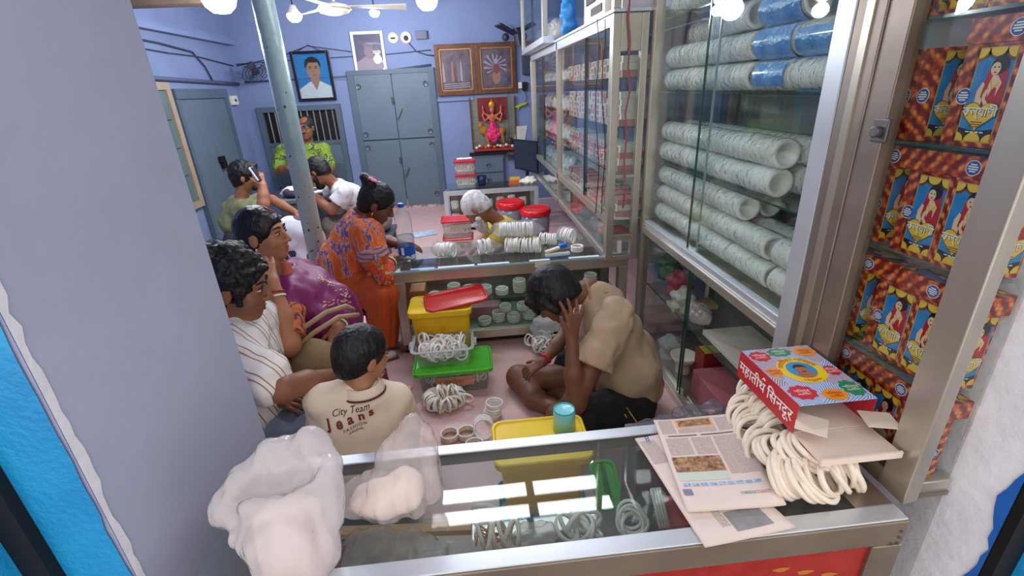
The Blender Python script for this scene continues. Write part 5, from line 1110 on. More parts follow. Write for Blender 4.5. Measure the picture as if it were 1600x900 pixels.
flat(t, 'backdrop', mat('portrait blue', (40, 126, 196), .4), R4(x0+.03, x1-.03, z0+.03, z1-.03), yb, .02)
cx = -1.98
flat(t, 'shirt', mat('portrait shirt', (214, 212, 222), .5), [(x0+.035, z0+.035), (x1-.035, z0+.035), (x1-.035, z0+.17), (cx+.07, z0+.24), (cx-.07, z0+.24), (x0+.035, z0+.15)], yb, .021)
flat(t, 'neck', M_skinp, [(cx-.055, z0+.25), (cx, z0+.13), (cx+.06, z0+.25), (cx+.05, z0+.32), (cx-.05, z0+.32)], yb, .022)
flat(t, 'face', M_skinp, oval(cx, z0+.38, .088, .125), yb, .023)
flat(t, 'hair', mat('printed hair', (28, 26, 32), .5), [(cx-.1, z0+.40)]+oval(cx, z0+.44, .105, .1, 14, PI, 0)+[(cx+.095, z0+.40), (cx+.07, z0+.47), (cx-.05, z0+.47)], yb, .024)
for sx in (-1, 1):
    flat(t, 'eyebrow', mat('printed hair', (28, 26, 32)), R4(cx+sx*.038-.02, cx+sx*.038+.02, z0+.415, z0+.425), yb, .0245); flat(t, 'eye', mat('printed hair', (28, 26, 32)), oval(cx+sx*.038, z0+.4, .014, .006, 10), yb, .0245)
flat(t, 'mouth', mat('printed lips', (140, 80, 70), .5), R4(cx-.025, cx+.025, z0+.315, z0+.323), yb, .0245); flat(t, 'nose', mat('printed nose', (156, 104, 80), .5), [(cx-.014, z0+.345), (cx+.014, z0+.345), (cx, z0+.395)], yb, .0244)
pane(t, (x0+.03, yb-.0285, z0+.03), (x1-.03, yb-.0275, z1-.03), nm='glass')
tag(MB().tube([(-2.13, yb-.03, 2.16), (-1.99, yb-.015, 2.23), (-1.85, yb-.03, 2.16)], .004, 5).build('hanging_wire', M_black), 'thin wire from which the black framed portrait hangs', 'wire')
x0, x1, z0, z1 = -1.43, -1.01, 1.86, 2.36
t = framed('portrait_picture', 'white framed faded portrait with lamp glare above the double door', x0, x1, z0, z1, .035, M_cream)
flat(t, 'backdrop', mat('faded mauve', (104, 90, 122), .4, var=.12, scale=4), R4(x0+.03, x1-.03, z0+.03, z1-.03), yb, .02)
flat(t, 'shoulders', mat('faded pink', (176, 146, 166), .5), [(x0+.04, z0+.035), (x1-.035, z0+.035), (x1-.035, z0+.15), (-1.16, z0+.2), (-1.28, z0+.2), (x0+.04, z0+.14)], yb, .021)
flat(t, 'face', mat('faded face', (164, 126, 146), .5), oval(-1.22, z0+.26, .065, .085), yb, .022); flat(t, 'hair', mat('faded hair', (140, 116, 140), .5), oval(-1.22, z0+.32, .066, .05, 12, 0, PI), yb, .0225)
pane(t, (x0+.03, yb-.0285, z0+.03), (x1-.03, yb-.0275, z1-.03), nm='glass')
M_gilt = mat('gilt brown frame', (92, 54, 32), .4, .2, var=.3, scale=12)
M_gold = mat('gold fillet', (176, 124, 62), .35, .5)
for k, (x0, x1, lb) in enumerate(((-.36, .19, 'left gilt framed devotional print with pale columns, above the niche'), (.19, .74, 'right gilt framed devotional print with white swirls, above the niche'))):
    z0, z1 = 1.53, 2.17; t = framed('devotional_picture', lb, x0, x1, z0, z1, .06, M_gilt)
    for a, b_ in (((x0+.06, z0+.055), (x1-.06, z0+.07)), ((x0+.06, z1-.07), (x1-.06, z1-.055)), ((x0+.055, z0+.06), (x0+.07, z1-.06)), ((x1-.07, z0+.06), (x1-.055, z1-.06))): MB().box((a[0], yb-.04, a[1]), (b_[0], yb-.02, b_[1])).build('gold_fillet', M_gold, t)
    flat(t, 'print', mat('dim print %d' % k, (54, 44, 62), .4, col2=(110, 90, 96), scale=9), R4(x0+.07, x1-.07, z0+.07, z1-.07), yb, .02)
    rr = random.Random(k+3); cols = [(150, 140, 156), (120, 88, 86), (72, 88, 120), (150, 108, 84), (120, 56, 64), (96, 110, 124)]
    if k == 0:
        for i in range(9): xx = x0+.1+i*.04; flat(t, 'painted_figure', mat('fig %d' % (i % 6), cols[i % 6], .5), [(xx-.016, z0+.17+rr.random()*.03), (xx+.018, z0+.17), (xx+.014, z0+.32+rr.random()*.1), (xx, z0+.38+rr.random()*.12), (xx-.014, z0+.33)], yb, .021+i*.0002)
        for i in range(3): flat(t, 'painted_wave', mat('fig 0', cols[0]), [(x0+.09, z0+.09+i*.025), (x1-.1, z0+.1+i*.025), (x1-.1, z0+.11+i*.025), (x0+.09, z0+.1+i*.025)], yb, .0212)
    else:
        cx, cz = (x0+x1)/2, z0+.34
        for i in range(10): a = .2+i*.27+PI*.0; b = MB(); 
        for i in range(10):
            a = -.4+i*(PI+.8)/9; L = .13+.05*rr.random(); flat(t, 'painted_arm', mat('fig 0', cols[0]), [(cx+.02*math.cos(a+1.5), cz+.02*math.sin(a+1.5)), (cx+L*math.cos(a), cz+L*math.sin(a)*1.1), (cx+L*1.05*math.cos(a+.15), cz+L*1.1*math.sin(a+.15))], yb, .021+i*.0002)
        flat(t, 'painted_figure', mat('fig 3', cols[3]), oval(cx, cz-.13, .06, .09), yb, .0235); flat(t, 'painted_figure', mat('fig 4', cols[4]), oval(cx, cz-.02, .04, .07), yb, .024); flat(t, 'painted_figure', mat('fig 0', cols[0]), oval(cx, cz+.07, .03, .035), yb, .0245); flat(t, 'painted_figure', mat('fig 2', cols[2]), oval(cx+.1, cz-.16, .05, .04), yb, .024)
# shrine niche
t = thing('shrine_niche', 'small wall shrine with a seated goddess figure in pink and garlands', 'shrine', (.38, yb-.03, .80))
nx0, nx1, nz0, nz1 = .07, .69, .80, 1.49
MB().box((nx0, yb-.012, nz0), (nx1, yb-.006, nz1)).build('tile_back', mat('grey green shrine tile', (122, 122, 106), .4, var=.1, scale=8), t)
for i in range(1, 8): MB().box((nx0, yb-.0135, nz0+i*.085), (nx1, yb-.0125, nz0+i*.085+.004)).build('tile_joint', mat('tile joint', (104, 104, 94), .8), t)
for xx in (nx0+.16, nx0+.47): MB().box((xx, yb-.0135, nz0), (xx+.004, yb-.0125, nz1)).build('tile_joint', mat('tile joint', (104, 104, 94)), t)
MB().box((nx0, yb-.11, nz0-.03), (nx1, yb, nz0)).build('ledge', mat('red ledge', (170, 40, 36), .5), t)
for x in (nx0-.012, nx1): MB().box((x, yb-.05, nz0), (x+.012, yb, nz1)).build('side', M_wood, t)
MB().box((.17, yb-.03, 1.18), (.58, yb-.015, 1.48)).build('backcloth', mat('dark red cloth', (120, 34, 40), .7, var=.3, scale=14), t)
gx = .37
S = SDF().ell((gx, yb-.07, 1.0), (.1, .04, .11), k=.03).ell((gx, yb-.06, 1.12), (.05, .03, .07), k=.03); sdfobj('pink_robe', S, mat('bright pink cloth', (228, 44, 110), .6, var=.2, scale=20), t, .012, .02, 30)
S = SDF().ell((gx, yb-.06, 1.21), (.05, .03, .06), k=.02).ell((gx, yb-.065, 1.32), (.035, .03, .045), k=.02)
for sx in (-1, 1): S.chain([(gx+sx*.05, yb-.06, 1.22), (gx+sx*.11, yb-.07, 1.17), (gx+sx*.14, yb-.07, 1.26)], [.018, .015, .013], .01).chain([(gx+sx*.05, yb-.06, 1.24), (gx+sx*.12, yb-.06, 1.28), (gx+sx*.13, yb-.06, 1.37)], [.016, .014, .012], .01)
sdfobj('idol', S, mat('idol clay', (206, 128, 84), .5, col2=(176, 60, 50), scale=16), t, .01)
S = SDF().ell((gx, yb-.05, 1.385), (.05, .025, .05), k=.02).cap((gx, yb-.05, 1.4), (gx, yb-.05, 1.47), .02, .006); sdfobj('crown', S, mat('idol gold', (206, 150, 50), .35, .4), t, .01)
S = SDF().ell((gx-.13, yb-.06, 1.05), (.07, .035, .06), k=.03).ell((gx-.18, yb-.06, 1.12), (.04, .035, .045), k=.02).cap((gx-.1, yb-.06, .98), (gx-.07, yb-.06, .86), .025, .02).cap((gx+.12, yb-.06, 1.0), (gx+.15, yb-.06, .88), .03, .02).ell((gx+.13, yb-.06, 1.04), (.05, .03, .05), k=.03); sdfobj('lion', S, mat('lion tan', (170, 110, 44), .7, var=.2, scale=20), t, .01)
S = SDF().ell((gx+.02, yb-.06, .86), (.09, .03, .05), k=.02).ell((gx+.24, yb-.06, .88), (.05, .03, .06), k=.02); sdfobj('dark_base', S, mat('dark idol', (54, 44, 40), .6), t, .012)
for i in range(13): MB().ell((nx0+.05+i*.043, yb-.085+.01*(i % 2), nz0+.018+.01*((i*5) % 3)), (.024, .02, .02), 8, 6).build('marigold', mat(['marigold orange', 'marigold red', 'flower white'][(i*2) % 3 if i % 4 else 2], [(232, 110, 30), (200, 50, 36), (232, 222, 214)][(i*2) % 3 if i % 4 else 2], .8, bump=.8, bscale=90), t, smooth=True)
for x in (.10, .60): MB().lathe([(0, 0), (.02, 0), (.008, .03), (.008, .09), (.022, .1), (0, .11)], 10, Matrix.Translation((x, yb-.07, nz0))).build('lamp_stand', M_gold, t, smooth=True)
# drawers in the back wall
t = thing('drawer_unit', 'grey steel drawer unit built into the wall under the shrine', 'drawers', (.27, yb-.05, .2))
MB().box((.03, yb-.06, .2), (.51, yb-.004, .735)).build('case', M_gdoor2, t, bevel=.004); MB().box((.01, yb-.066, .70), (.53, yb-.004, .745)).build('top_gap', M_black, t)
for z in (.46, .24): o = MB().box((.06, yb-.078, z), (.49, yb-.06, z+.2)).build('drawer', M_gdoor, t, bevel=.004); MB().torus((.275, yb-.085, z+.1), .03, .006, (0, 1, .3), 12, 5).build('pull', M_steel, o)
# small wall shelf, papers, fittings
t = thing('wall_shelf', 'thin dark wall shelf behind the monitor', 'shelf', (.72, yb-.12, .70)); MB().box((.52, yb-.2, .70), (.95, yb-.004, .715)).build('board', M_wood, t); MB().box((.55, yb-.17, .716), (.72, yb-.06, .735)).build('tray', M_steel, t); MB().bar((.7, yb-.01, .55), (.7, yb-.18, .7), .02, .01).build('bracket', M_steel, t)
tag(MB().grid(lambda u, v: (.66+.16*u+.05*v, yb-.02-.015*math.sin(u*3+v*2), .82+.26*v), 8, 8).build('wall_paper_sheet', M_cream, solid=.002), 'white paper sheet hanging on the wall right of the shrine', 'paper')
t = thing('wall_hanging', 'small yellow green ornament on the wall right of the shrine', 'ornament', (.80, yb-.03, 1.33)); S = SDF().cap((.72, yb-.03, 1.34), (.86, yb-.03, 1.38), .02, .025, .01).cap((.76, yb-.03, 1.33), (.74, yb-.03, 1.3), .012, .008); sdfobj('body', S, mat('lime', (168, 172, 60), .6), t, .01)
t = thing('wall_switch', 'white and black charger box on the wall right of the gilt frames', 'charger', (.82, yb-.03, 1.55)); MB().box((.76, yb-.04, 1.58), (.83, yb-.004, 1.66)).build('socket', M_cream, t, bevel=.004); MB().box((.81, yb-.06, 1.55), (.88, yb-.004, 1.66)).build('adapter', M_black, t, bevel=.004)
t = thing('wall_bell', 'round cream doorbell left of the pair beside the white portrait', 'bell', (-.88, yb-.03, 2.2)); MB().lathe([(.07, 0), (.068, .03), (.05, .045), (0, .045)], 18, Matrix.Translation((-.88, yb, 2.27)) @ Matrix.Rotation(PI/2, 4, 'X')).build('cover', M_cream, t, smooth=True); MB().box((-.91, yb-.05, 2.255), (-.85, yb-.046, 2.275)).build('slot', M_black, t)
t = thing('wall_bell', 'round cream bell with dark centre right of the pair', 'bell', (-.72, yb-.03, 2.2)); MB().lathe([(.075, 0), (.073, .03), (.055, .045), (0, .045)], 18, Matrix.Translation((-.71, yb, 2.27)) @ Matrix.Rotation(PI/2, 4, 'X')).build('cover', M_cream, t, smooth=True); MB().cyl((-.71, yb-.045, 2.26), (-.71, yb-.052, 2.26), .032, n=14).build('centre', M_black, t)
tag(MB().box((-.58, yb-.06, 2.24), (-.43, yb-.004, 2.34)).build('meter_box', mat('grey box', (96, 100, 120), .5), bevel=.006), 'grey electric meter box left of the gilt frames', 'meter')
# conduits and wires
Pg = mat('grey conduit', (92, 98, 124), .5)
for k, (pts, rr, lb) in enumerate((([(XL+.03, 4.0, 1.86), (XL+.03, 6.2, 1.82), (XL+.03, yb-.05, 1.8)], .022, 'thick dark conduit along the left wall above the door'), ([(-2.9, yb-.006, 1.82), (-1.6, yb-.006, 1.83), (-.42, yb-.006, 1.93)], .017, 'grey conduit along the back wall over the double door'),
        ([(XL+.02, 4.0, 2.20), (XL+.02, 5.6, 2.16), (XL+.02, 6.2, 2.12), (XL+.02, 6.4, 1.98), (XL+.02, 6.5, 1.82)], .01, 'thin cable looping down the left wall'), ([(XL+.02, 4.0, 2.13), (XL+.02, 5.7, 2.08), (XL+.02, 6.3, 2.08), (XL+.02, yb-.04, 2.02)], .007, 'thin cable low on the left wall below the ledge'),
        ([(-2.95, yb-.015, 2.02), (-2.4, yb-.015, 2.1), (-2.0, yb-.015, 2.22), (-1.45, yb-.015, 2.13)], .006, 'thin wire on the back wall over the black framed portrait'), ([(-2.95, yb-.012, 2.04), (-2.2, yb-.012, 2.06), (-1.0, yb-.012, 2.08), (-.4, yb-.012, 2.11)], .006, 'long straight wire along the back wall behind the portraits'),
        ([(-.68, yb-.02, 2.2), (-.6, yb-.02, 2.1), (-.45, yb-.02, 2.05), (-.36, yb-.02, 2.04)], .008, 'wire from the bells to the gilt frames'), ([(.84, yb-.02, 1.55), (.88, yb-.02, 1.45), (.83, yb-.02, 1.38)], .005, 'short wire below the wall charger'), ([(.6, yb-.05, 1.55), (.6, yb-.045, 1.0), (.58, yb-.04, .6)], .004, 'thin black wire hanging past the shrine'))):
    tag(MB().tube(pts, rr, 6).build('wall_conduit' if rr > .012 else 'wall_wire', Pg if k < 2 else mat('wire dark', (62, 66, 92), .6), smooth=True), lb, 'wire')
# wall fans
def wall_fan(name, c, d, R, label):
    c = Vector(c); x, y, z = basis(d); t = thing(name, label, 'fan', c); Mx = Matrix((x, y, z)).transposed().to_4x4(); Mx.translation = c
    mk = mat('dark fan plastic', (58, 58, 76), .4)
    for k in range(4): MB().torus(c+z*.03, R*(.3+.23*k), .004, z, 26, 5).build('guard_ring', mk, t, smooth=True)
    for k in range(10): a = 2*PI*k/10; MB().bar(c+z*.03+(x*math.cos(a)+y*math.sin(a))*.03, c+z*.03+(x*math.cos(a)+y*math.sin(a))*R, .005, .005).build('guard_wire', mk, t)
    for k in range(3):
        a = 2*PI*k/3+.4; u = x*math.cos(a)+y*math.sin(a); w = x*-math.sin(a)+y*math.cos(a)
        MB().quad(c+u*.03-w*.02, c+u*R*.85-w*.05+z*.015, c+u*R*.88+w*.06-z*.015, c+u*.03+w*.02).build('blade', mat('fan blade grey', (110, 116, 140), .4), t, solid=.003)
    MB().cyl(c-z*.1, c+z*.045, .045, .04, n=14).build('motor', mk, t); MB().bar(c-z*.1, c-z*.2+Vector((0, 0, -.08)), .04, .04).build('arm', mk, t)
p = ony(398, 110, 6.9); wall_fan('wall_fan', p, (.55, -.5, -.9), .17, 'dark wall fan in the far left corner above the window')
S = SDF(); p = ony(797, 50, 7.05); p2 = ony(776, 40, 6.75)
t = thing('wall_fan', 'dark folded fan and bracket in the far right corner above the gilt frames', 'fan', tuple(p)); mk = mat('dark fan plastic', (58, 58, 76))
MB().bar(ony(775, 40, 6.8), ony(803, 54, 7.0), .05, .02).build('blade', mk, t); MB().bar(ony(781, 37, 6.7), ony(806, 52, 6.95), .04, .02).build('blade', mk, t)
MB().cyl(ony(806, 44, 7.0), ony(812, 72, 7.0), .06, .05, n=12).build('motor', mk, t); MB().bar(ony(808, 62, 7.0), ony(824, 44, 7.1), .03, .03).build('arm', mk, t); MB().ell(ony(790, 58, 7.0), (.05, .05, .05), 10, 8).build('knob', mk, t, smooth=True)
tag(MB().box((.82, yb-.1, 1.75), (.98, yb-.01, 2.1)).build('speaker_box', mat('dark box', (60, 62, 84), .6), bevel=.01), 'dark box on the wall right of the gilt frames', 'box')
t = thing('wall_socket', 'small cream socket under the corner fan on the left', 'socket', (XL+.03, 6.9, 1.55)); MB().box((XL, 6.85, 1.55), (XL+.05, 6.98, 1.66)).build('plate', M_cream, t, bevel=.005); MB().box((XL+.05, 6.88, 1.59), (XL+.055, 6.92, 1.62)).build('switch', M_black, t)
# ceiling fan
p = Vector(ony(522, 14, 5.2)); t = thing('ceiling_fan', 'cream ceiling fan with three blades between the bulbs', 'fan', (p.x, p.y, p.z-.06))
MB().lathe([(0, -.055), (.06, -.05), (.13, -.03), (.15, 0), (.13, .03), (.05, .05), (0, .05)], 24, Matrix.Translation(p)).build('motor', M_cream, t, smooth=True); MB().torus(p+Vector((0, 0, -.005)), .148, .008, (0, 0, 1), 26, 6).build('motor_ring', mat('fan trim', (176, 160, 120), .4), t, smooth=True)
MB().cyl(p+Vector((0, 0, .04)), (p.x, p.y, ZC), .016, n=10).build('rod', M_cream, t)
for a in (.25, 2.35, 4.45):
    u = Vector((math.cos(a), math.sin(a), 0)); w = Vector((-u.y, u.x, 0)); q = p+Vector((0, 0, .02))
    MB().quad(q+u*.12-w*.04, q+u*.66-w*.065+Vector((0, 0, .015)), q+u*.68+w*.065-Vector((0, 0, .015)), q+u*.12+w*.04).build('blade', mat('fan blade cream', (206, 200, 186), .5), t, solid=.005)
# ---------------------------------------------------------------- people
def skin_mat(n, c): return mat('skin '+n, c, .5, var=.06, scale=12, sub=.12)
def hair_mat(n, c, rough=.5): return mat('hair '+n, tuple(int(q*.7) for q in c) if c[0] < 60 else c, rough, var=.35, scale=30, bump=.5, bscale=90, stretch=(1, 1, .25))
M_eyew = mat('eye white', (190, 180, 174), .25); M_iris = mat('iris dark', (34, 22, 18), .15)
V = Vector
def at(u, v, y): return Vector(ony(u, v, y))
def headS(S, c, R, s=1.0, jaw=1.0):
    P = lambda x, y, z: V(c)+R @ V((x*s, y*s, z*s)); k = .012*s
    E = lambda p, r, kk=k: S.ell(P(*p), [q*s for q in r], R, kk)
    E((0, -.014, .028), (.073, .092, .084)); E((0, .026, -.042), (.056*jaw, .062, .072*jaw), .03*s); E((0, .058, -.092), (.026*jaw, .024, .02), .02*s)
    S.cap(P(-.032, .070, .022), P(.032, .070, .022), .016*s, .016*s, k)
    for sx in (-1, 1):
        E((sx*.037, .052, -.03), (.025, .026, .026), .02*s)
        E((sx*.076, -.008, -.008), (.009, .021, .032), .006)
        S.sub(P(sx*.031, .093, .004), [.016*s, .013*s, .0085*s], R, .008*s)
        E((sx*.031, .0745, .004), (.0125, .0125, .0115), .004)
    S.cap(P(0, .088, .008), P(0, .106, -.03), .007*s, .0115*s, .008*s)
    for sx in (-1, 1): E((sx*.013, .094, -.034), (.009, .011, .008), .006*s)
    S.cap(P(-.017, .080, -.0585), P(.017, .080, -.0585), .0085*s, None, .006*s); S.cap(P(-.013, .079, -.071), P(.013, .079, -.071), .009*s, None, .006*s)
def face(t, c, R, s=1.0, lip=(150, 78, 70), brow=(24, 18, 18), closed=False):
    P = lambda x, y, z: V(c)+R @ V((x*s, y*s, z*s))
    for sx in (-1, 1):
        if not closed:
            e = MB().ell(P(sx*.031, .0755, .004), (.0125*s, .0122*s, .0062*s), 12, 8, R).build('eye', M_eyew, t, smooth=True)
            MB().ell(P(sx*.031, .0845, .0038), (.0062*s, .004*s, .0056*s), 10, 6, R).build('iris', M_iris, e, smooth=True)
        MB().tube([P(sx*.018, .0865, .0135), P(sx*.031, .0865, .016), P(sx*.046, .078, .011)], .0022*s, 5).build('eyelid', M_iris, t, smooth=True)
        MB().tube([P(sx*.013, .0895, .026), P(sx*.028, .0885, .0335), P(sx*.05, .073, .028)], [.003*s, .0042*s, .002*s], 6).build('eyebrow', mat('brow %d' % brow[0], brow, .8), t, smooth=True)
    MB().tube([P(-.021, .079, -.0635), P(-.008, .0885, -.0595), P(0, .0885, -.0605), P(.008, .0885, -.0595), P(.021, .079, -.0635)], [.002*s, .0048*s, .0045*s, .0048*s, .002*s], 6).tube([P(-.018, .079, -.066), P(0, .0875, -.0725), P(.018, .079, -.066)], [.002*s, .0062*s, .002*s], 6).build('lips', mat('lips %d' % lip[0], lip, .45), t, smooth=True)
def hairS(c, R, s=1.0, front=.055, nape=-.05, puff=1.0):
    """cap of hair: shell round the cranium, cut away over the face"""
    P = lambda x, y, z: V(c)+R @ V((x*s, y*s, z*s))
    S = SDF().ell(P(0, -.018, .034), [.081*s*puff, .099*s*puff, .09*s*puff], R, .02).ell(P(0, -.055, -.02), [.068*s, .058*s, .075*s], R, .03)
    S.sub(P(0, .115, -.045), [.085*s, .085*s, (.1+.0)*s], R, .012)
    S.cut(P(0, -.05, nape), R @ V((0, .35, -1)))
    for sx in (-1, 1): S.sub(P(sx*.083, .0, -.035), [.02*s, .026*s, .05*s], R, .008)
    return S, P
def handS(S, w, d, n, side, curl=(20, 20, 15), spread=.0, s=1.0, thumb=(.7, .7, -.25), curls=None):
    w = V(w); d = V(d).normalized(); n = (V(n)-d*V(n).dot(d)).normalized(); L = d.cross(n)
    k = .009*s
    for o in (-.022, -.008, .008, .022): S.cap(w+L*o*.6*s, w+d*.082*s+L*o*1.15*s, .013*s, .0125*s, .012*s)
    tips = []
    for i, (o, ln) in enumerate(((.031, .068), (.0105, .078), (-.0105, .072), (-.031, .056))):
        o *= side; p = w+d*.082*s+L*o*s; dd = (d+L*o*spread*30).normalized(); nn = n.copy(); rad = (.0098*s, .0088*s, .0078*s, .0068*s)
        cc = (curls[i] if curls else curl)
        for j, f in enumerate((.45, .3, .25)):
            a = math.radians(cc[j]); dn = (dd*math.cos(a)-nn*math.sin(a)).normalized(); nn = (nn*math.cos(a)+dd*math.sin(a)).normalized(); dd = dn
            q = p+dd*ln*f*s; S.cap(p, q, rad[j], rad[j+1], k*.45); p = q
        tips.append(p.copy())
    b = w+d*.022*s+L*side*.024*s; td = (d*thumb[0]+L*side*thumb[1]+n*thumb[2]).normalized(); m = b+td*.042*s; e = m+(td+d*.5).normalized()*.034*s
    S.cap(w+d*.01*s+L*side*.01*s, b, .015*s, .0125*s, .012); S.cap(b, m, .0125*s, .0105*s, k); S.cap(m, e, .0105*s, .008*s, k*.5)
    return tips
def arm(S, sh, el, wr, r=(.05, .04, .04, .027), k=.02): S.cap(sh, el, r[0], r[1], k); S.cap(el, V(el).lerp(V(wr), .45), r[1], r[2], k); S.cap(V(el).lerp(V(wr), .45), wr, r[2], r[3], k)
def torsoS(S, neck, shL, shR, waist, pelvis, r=1.0, k=.05, belly=.12, g=0):
    neck, shL, shR, waist, pelvis = map(V, (neck, shL, shR, waist, pelvis)); mid = (shL+shR)/2; ax = (shR-shL).normalized()
    S.cap(shL, shR, .058*r+g, .058*r+g, k)
    ch = mid.lerp(waist, .35)
    for q in (-.06, .06): S.cap(mid+ax*q, ch+ax*q, .085*r+g, .1*r+g, k); S.cap(ch+ax*q, waist+ax*q*.8, .1*r+g, belly*.9*r+g, k); S.cap(waist+ax*q*.8, pelvis+ax*q, belly*.9*r+g, .115*r+g, k)
    return S
def wr_mat(name, c, rough=.8, **kw): return mat(name, c, rough, bump=.35, bscale=14, **kw)
def patt(name, stops, kind='noise', scale=20, rot=(0, 0, 0), rough=.75, sharp=True, stretch=(1, 1, 1), dist=0, bands='X'):
    if name in MATS: return MATS[name]
    m = bpy.data.materials.new(name); m.use_nodes = True; N = m.node_tree.nodes; L = m.node_tree.links; p = N['Principled BSDF']; p.inputs['Roughness'].default_value = rough
    tc = N.new('ShaderNodeTexCoord'); mp = N.new('ShaderNodeMapping'); mp.inputs['Rotation'].default_value = rot; mp.inputs['Scale'].default_value = stretch; L.new(tc.outputs['Object'], mp.inputs[0])
    if kind == 'noise': tx = N.new('ShaderNodeTexNoise'); tx.inputs['Detail'].default_value = 3; o = tx.outputs[0]
    elif kind == 'wave': tx = N.new('ShaderNodeTexWave'); tx.bands_direction = bands; tx.inputs['Distortion'].default_value = dist; o = tx.outputs[1]
    else: tx = N.new('ShaderNodeTexVoronoi'); o = tx.outputs['Distance']
    tx.inputs['Scale'].default_value = scale; L.new(mp.outputs[0], tx.inputs['Vector'])
    rp = N.new('ShaderNodeValToRGB'); cr = rp.color_ramp; cr.interpolation = 'CONSTANT' if sharp else 'LINEAR'
    cr.elements[0].position = stops[0][0]; cr.elements[0].color = (*srgb(*stops[0][1]), 1); cr.elements[1].position = stops[1][0]; cr.elements[1].color = (*srgb(*stops[1][1]), 1)
    for q, c in stops[2:]: e = cr.elements.new(q); e.color = (*srgb(*c), 1)
    L.new(o, rp.inputs[0]); L.new(rp.outputs[0], p.inputs['Base Color'])
    nb = N.new('ShaderNodeTexNoise'); nb.inputs['Scale'].default_value = 16; L.new(tc.outputs['Object'], nb.inputs[0]); bp = N.new('ShaderNodeBump'); bp.inputs['Strength'].default_value = .3; bp.inputs['Distance'].default_value = .01; L.new(nb.outputs[0], bp.inputs['Height']); L.new(bp.outputs[0], p.inputs['Normal'])
    MATS[name] = m; return m
def person(label, loc): return thing('person', label, 'person', loc)
def foot(S, ank, d, s=1.0):
    d = V(d).normalized(); a = V(ank); S.cap(a, a+d*.06*s+V((0, 0, -.03*s)), .034*s, .034*s, .02); S.cap(a+d*.05*s+V((0, 0, -.03*s)), a+d*.17*s+V((0, 0, -.045*s)), .034*s, .022*s, .02); S.cap(a, a-d*.035*s+V((0, 0, -.035*s)), .03*s, .03*s, .02)
    x = d.cross(V((0, 0, 1))).normalized()
    for i in range(5): S.cap(a+d*.15*s+x*(i-2)*.014*s+V((0, 0, -.05*s)), a+d*(.195-.006*abs(i-1))*s+x*(i-2)*.016*s+V((0, 0, -.055*s)), .0105*s, .0085*s, .006)
# ======== young man in tan shirt, cross-legged on the floor (faces -x)
t = person('seated young man in tan t-shirt and black shorts, head bowed on his hand', (.62, 1.98, 0))
sk = skin_mat('dark bronze', (120, 78, 58)); hc = at(866, 462, 2.06); R = rotm(72, -48, 0)
neck = at(922, 452, 2.06); shN = at(958, 500, 1.90); shF = at(925, 490, 2.22); waist = V((.72, 2.02, .27)); pel = V((.70, 2.0, .12))
elN = at(900, 632, 1.74); wrN = at(893, 528, 1.84); elF = V((.46, 2.28, .34)); wrF = at(848, 566, 2.14)
S = SDF(); headS(S, hc, R, 1.12); S.cap(hc+R @ V((0, -.035, -.05)), neck, .05, .056, .03); torsoS(S, neck, shN, shF, waist, pel, .82)
arm(S, shN, elN, wrN, (.05, .044, .042, .027)); handS(S, wrN, at(898, 478, 1.88)-wrN, V((.35, -1, -.1)), -1, (8, 14, 10), .5, 1.12, (.75, .6, .1))
arm(S, shF, elF, wrF, (.046, .04, .037, .025)); handS(S, wrF, at(815, 585, 2.12)-wrF, V((0, -.25, 1)), 1, (22, 30, 22), .2, .95)
kF = at(805, 590, 2.28); aF = at(862, 640, 2.02); kN = V((.36, 1.70, .17)); aN = V((.40, 2.0, .09))
S.chain([V((.66, 2.12, .13)), kF+V((.02, 0, .0)), at(835, 622, 2.1), aF], [.085, .066, .055, .036], .03); S.chain([V((.66, 1.88, .13)), V((.38, 1.76, .15)), V((.34, 1.9, .09)), V((.44, 2.06, .06))], [.09, .07, .055, .036], .03)
foot(S, aF+V((0, 0, .02)), (.6, -.7, 0), .85); foot(S, V((.44, 2.06, .075)), (-.5, .75, 0), .85)
sdfobj('body', S, sk, t, .0065)
S, P = hairS(hc, R, 1.16, puff=1.08); S.p = [q for q in S.p if q[0] != 'sub']; S.sub(P(0, .13, -.06), [.07, .075, .075], R, .015)
S.cap(P(-.045, .07, .06), P(-.03, .095, .0), .03, .012, .02).cap(P(.045, .07, .06), P(.03, .095, .0), .03, .012, .02).cap(P(0, .08, .065), P(0, .1, .01), .03, .012, .02)
for sx in (-1, 1): S.cap(P(sx*.072, .025, .03), P(sx*.078, .012, -.04), .026, .018, .015).cap(P(sx*.07, -.03, .0), P(sx*.068, -.03, -.05), .03, .02, .02)
sdfobj('hair', S, hair_mat('black', (20, 18, 20)), t, .006, .003, 45, (1, 1, 1))
S = SDF(); torsoS(S, neck, shN+V((.01, .0, -.01)), shF, waist, pel+V((.02, 0, -.04)), .95, g=.024, belly=.14, k=.07); S.cap(neck+V((.02, 0, -.03)), neck+V((.06, 0, -.07)), .078, .09, .05); S.ell(V((.80, 2.0, .16)), (.09, .16, .08), k=.06)
S.sub(neck+(hc-neck)*.62+V((-.01, 0, .02)), (.07, .075, .075), None, .008); S.cut((0, 0, .10), (0, 0, -1))
M_tan = wr_mat('tan cotton', (184, 160, 132), .9, var=.05, scale=4)
sdfobj('t_shirt', S, M_tan, t, .008, .03, 7, (1, 1, .7))
for sa, ea in ((shN, elN), (shF, elF)):
    q0, q1 = V(sa), V(sa).lerp(V(ea), .56); S = SDF().cap(q0+(q0-q1)*.15, q1, .082, .098, .02); S.cut(q1, q1-q0); S.sub(q1, (.075, .075, .03), None, .008); sdfobj('sleeve', S, M_tan, t, .007, .016, 11)
    x_, y_, z_ = basis(q1-q0); MB().torus(q1-(q1-q0).normalized()*.006, .092, .003, q1-q0, 28, 6).build('sleeve_hem', mat('tan hem', (160, 130, 100), .9), t, smooth=True)
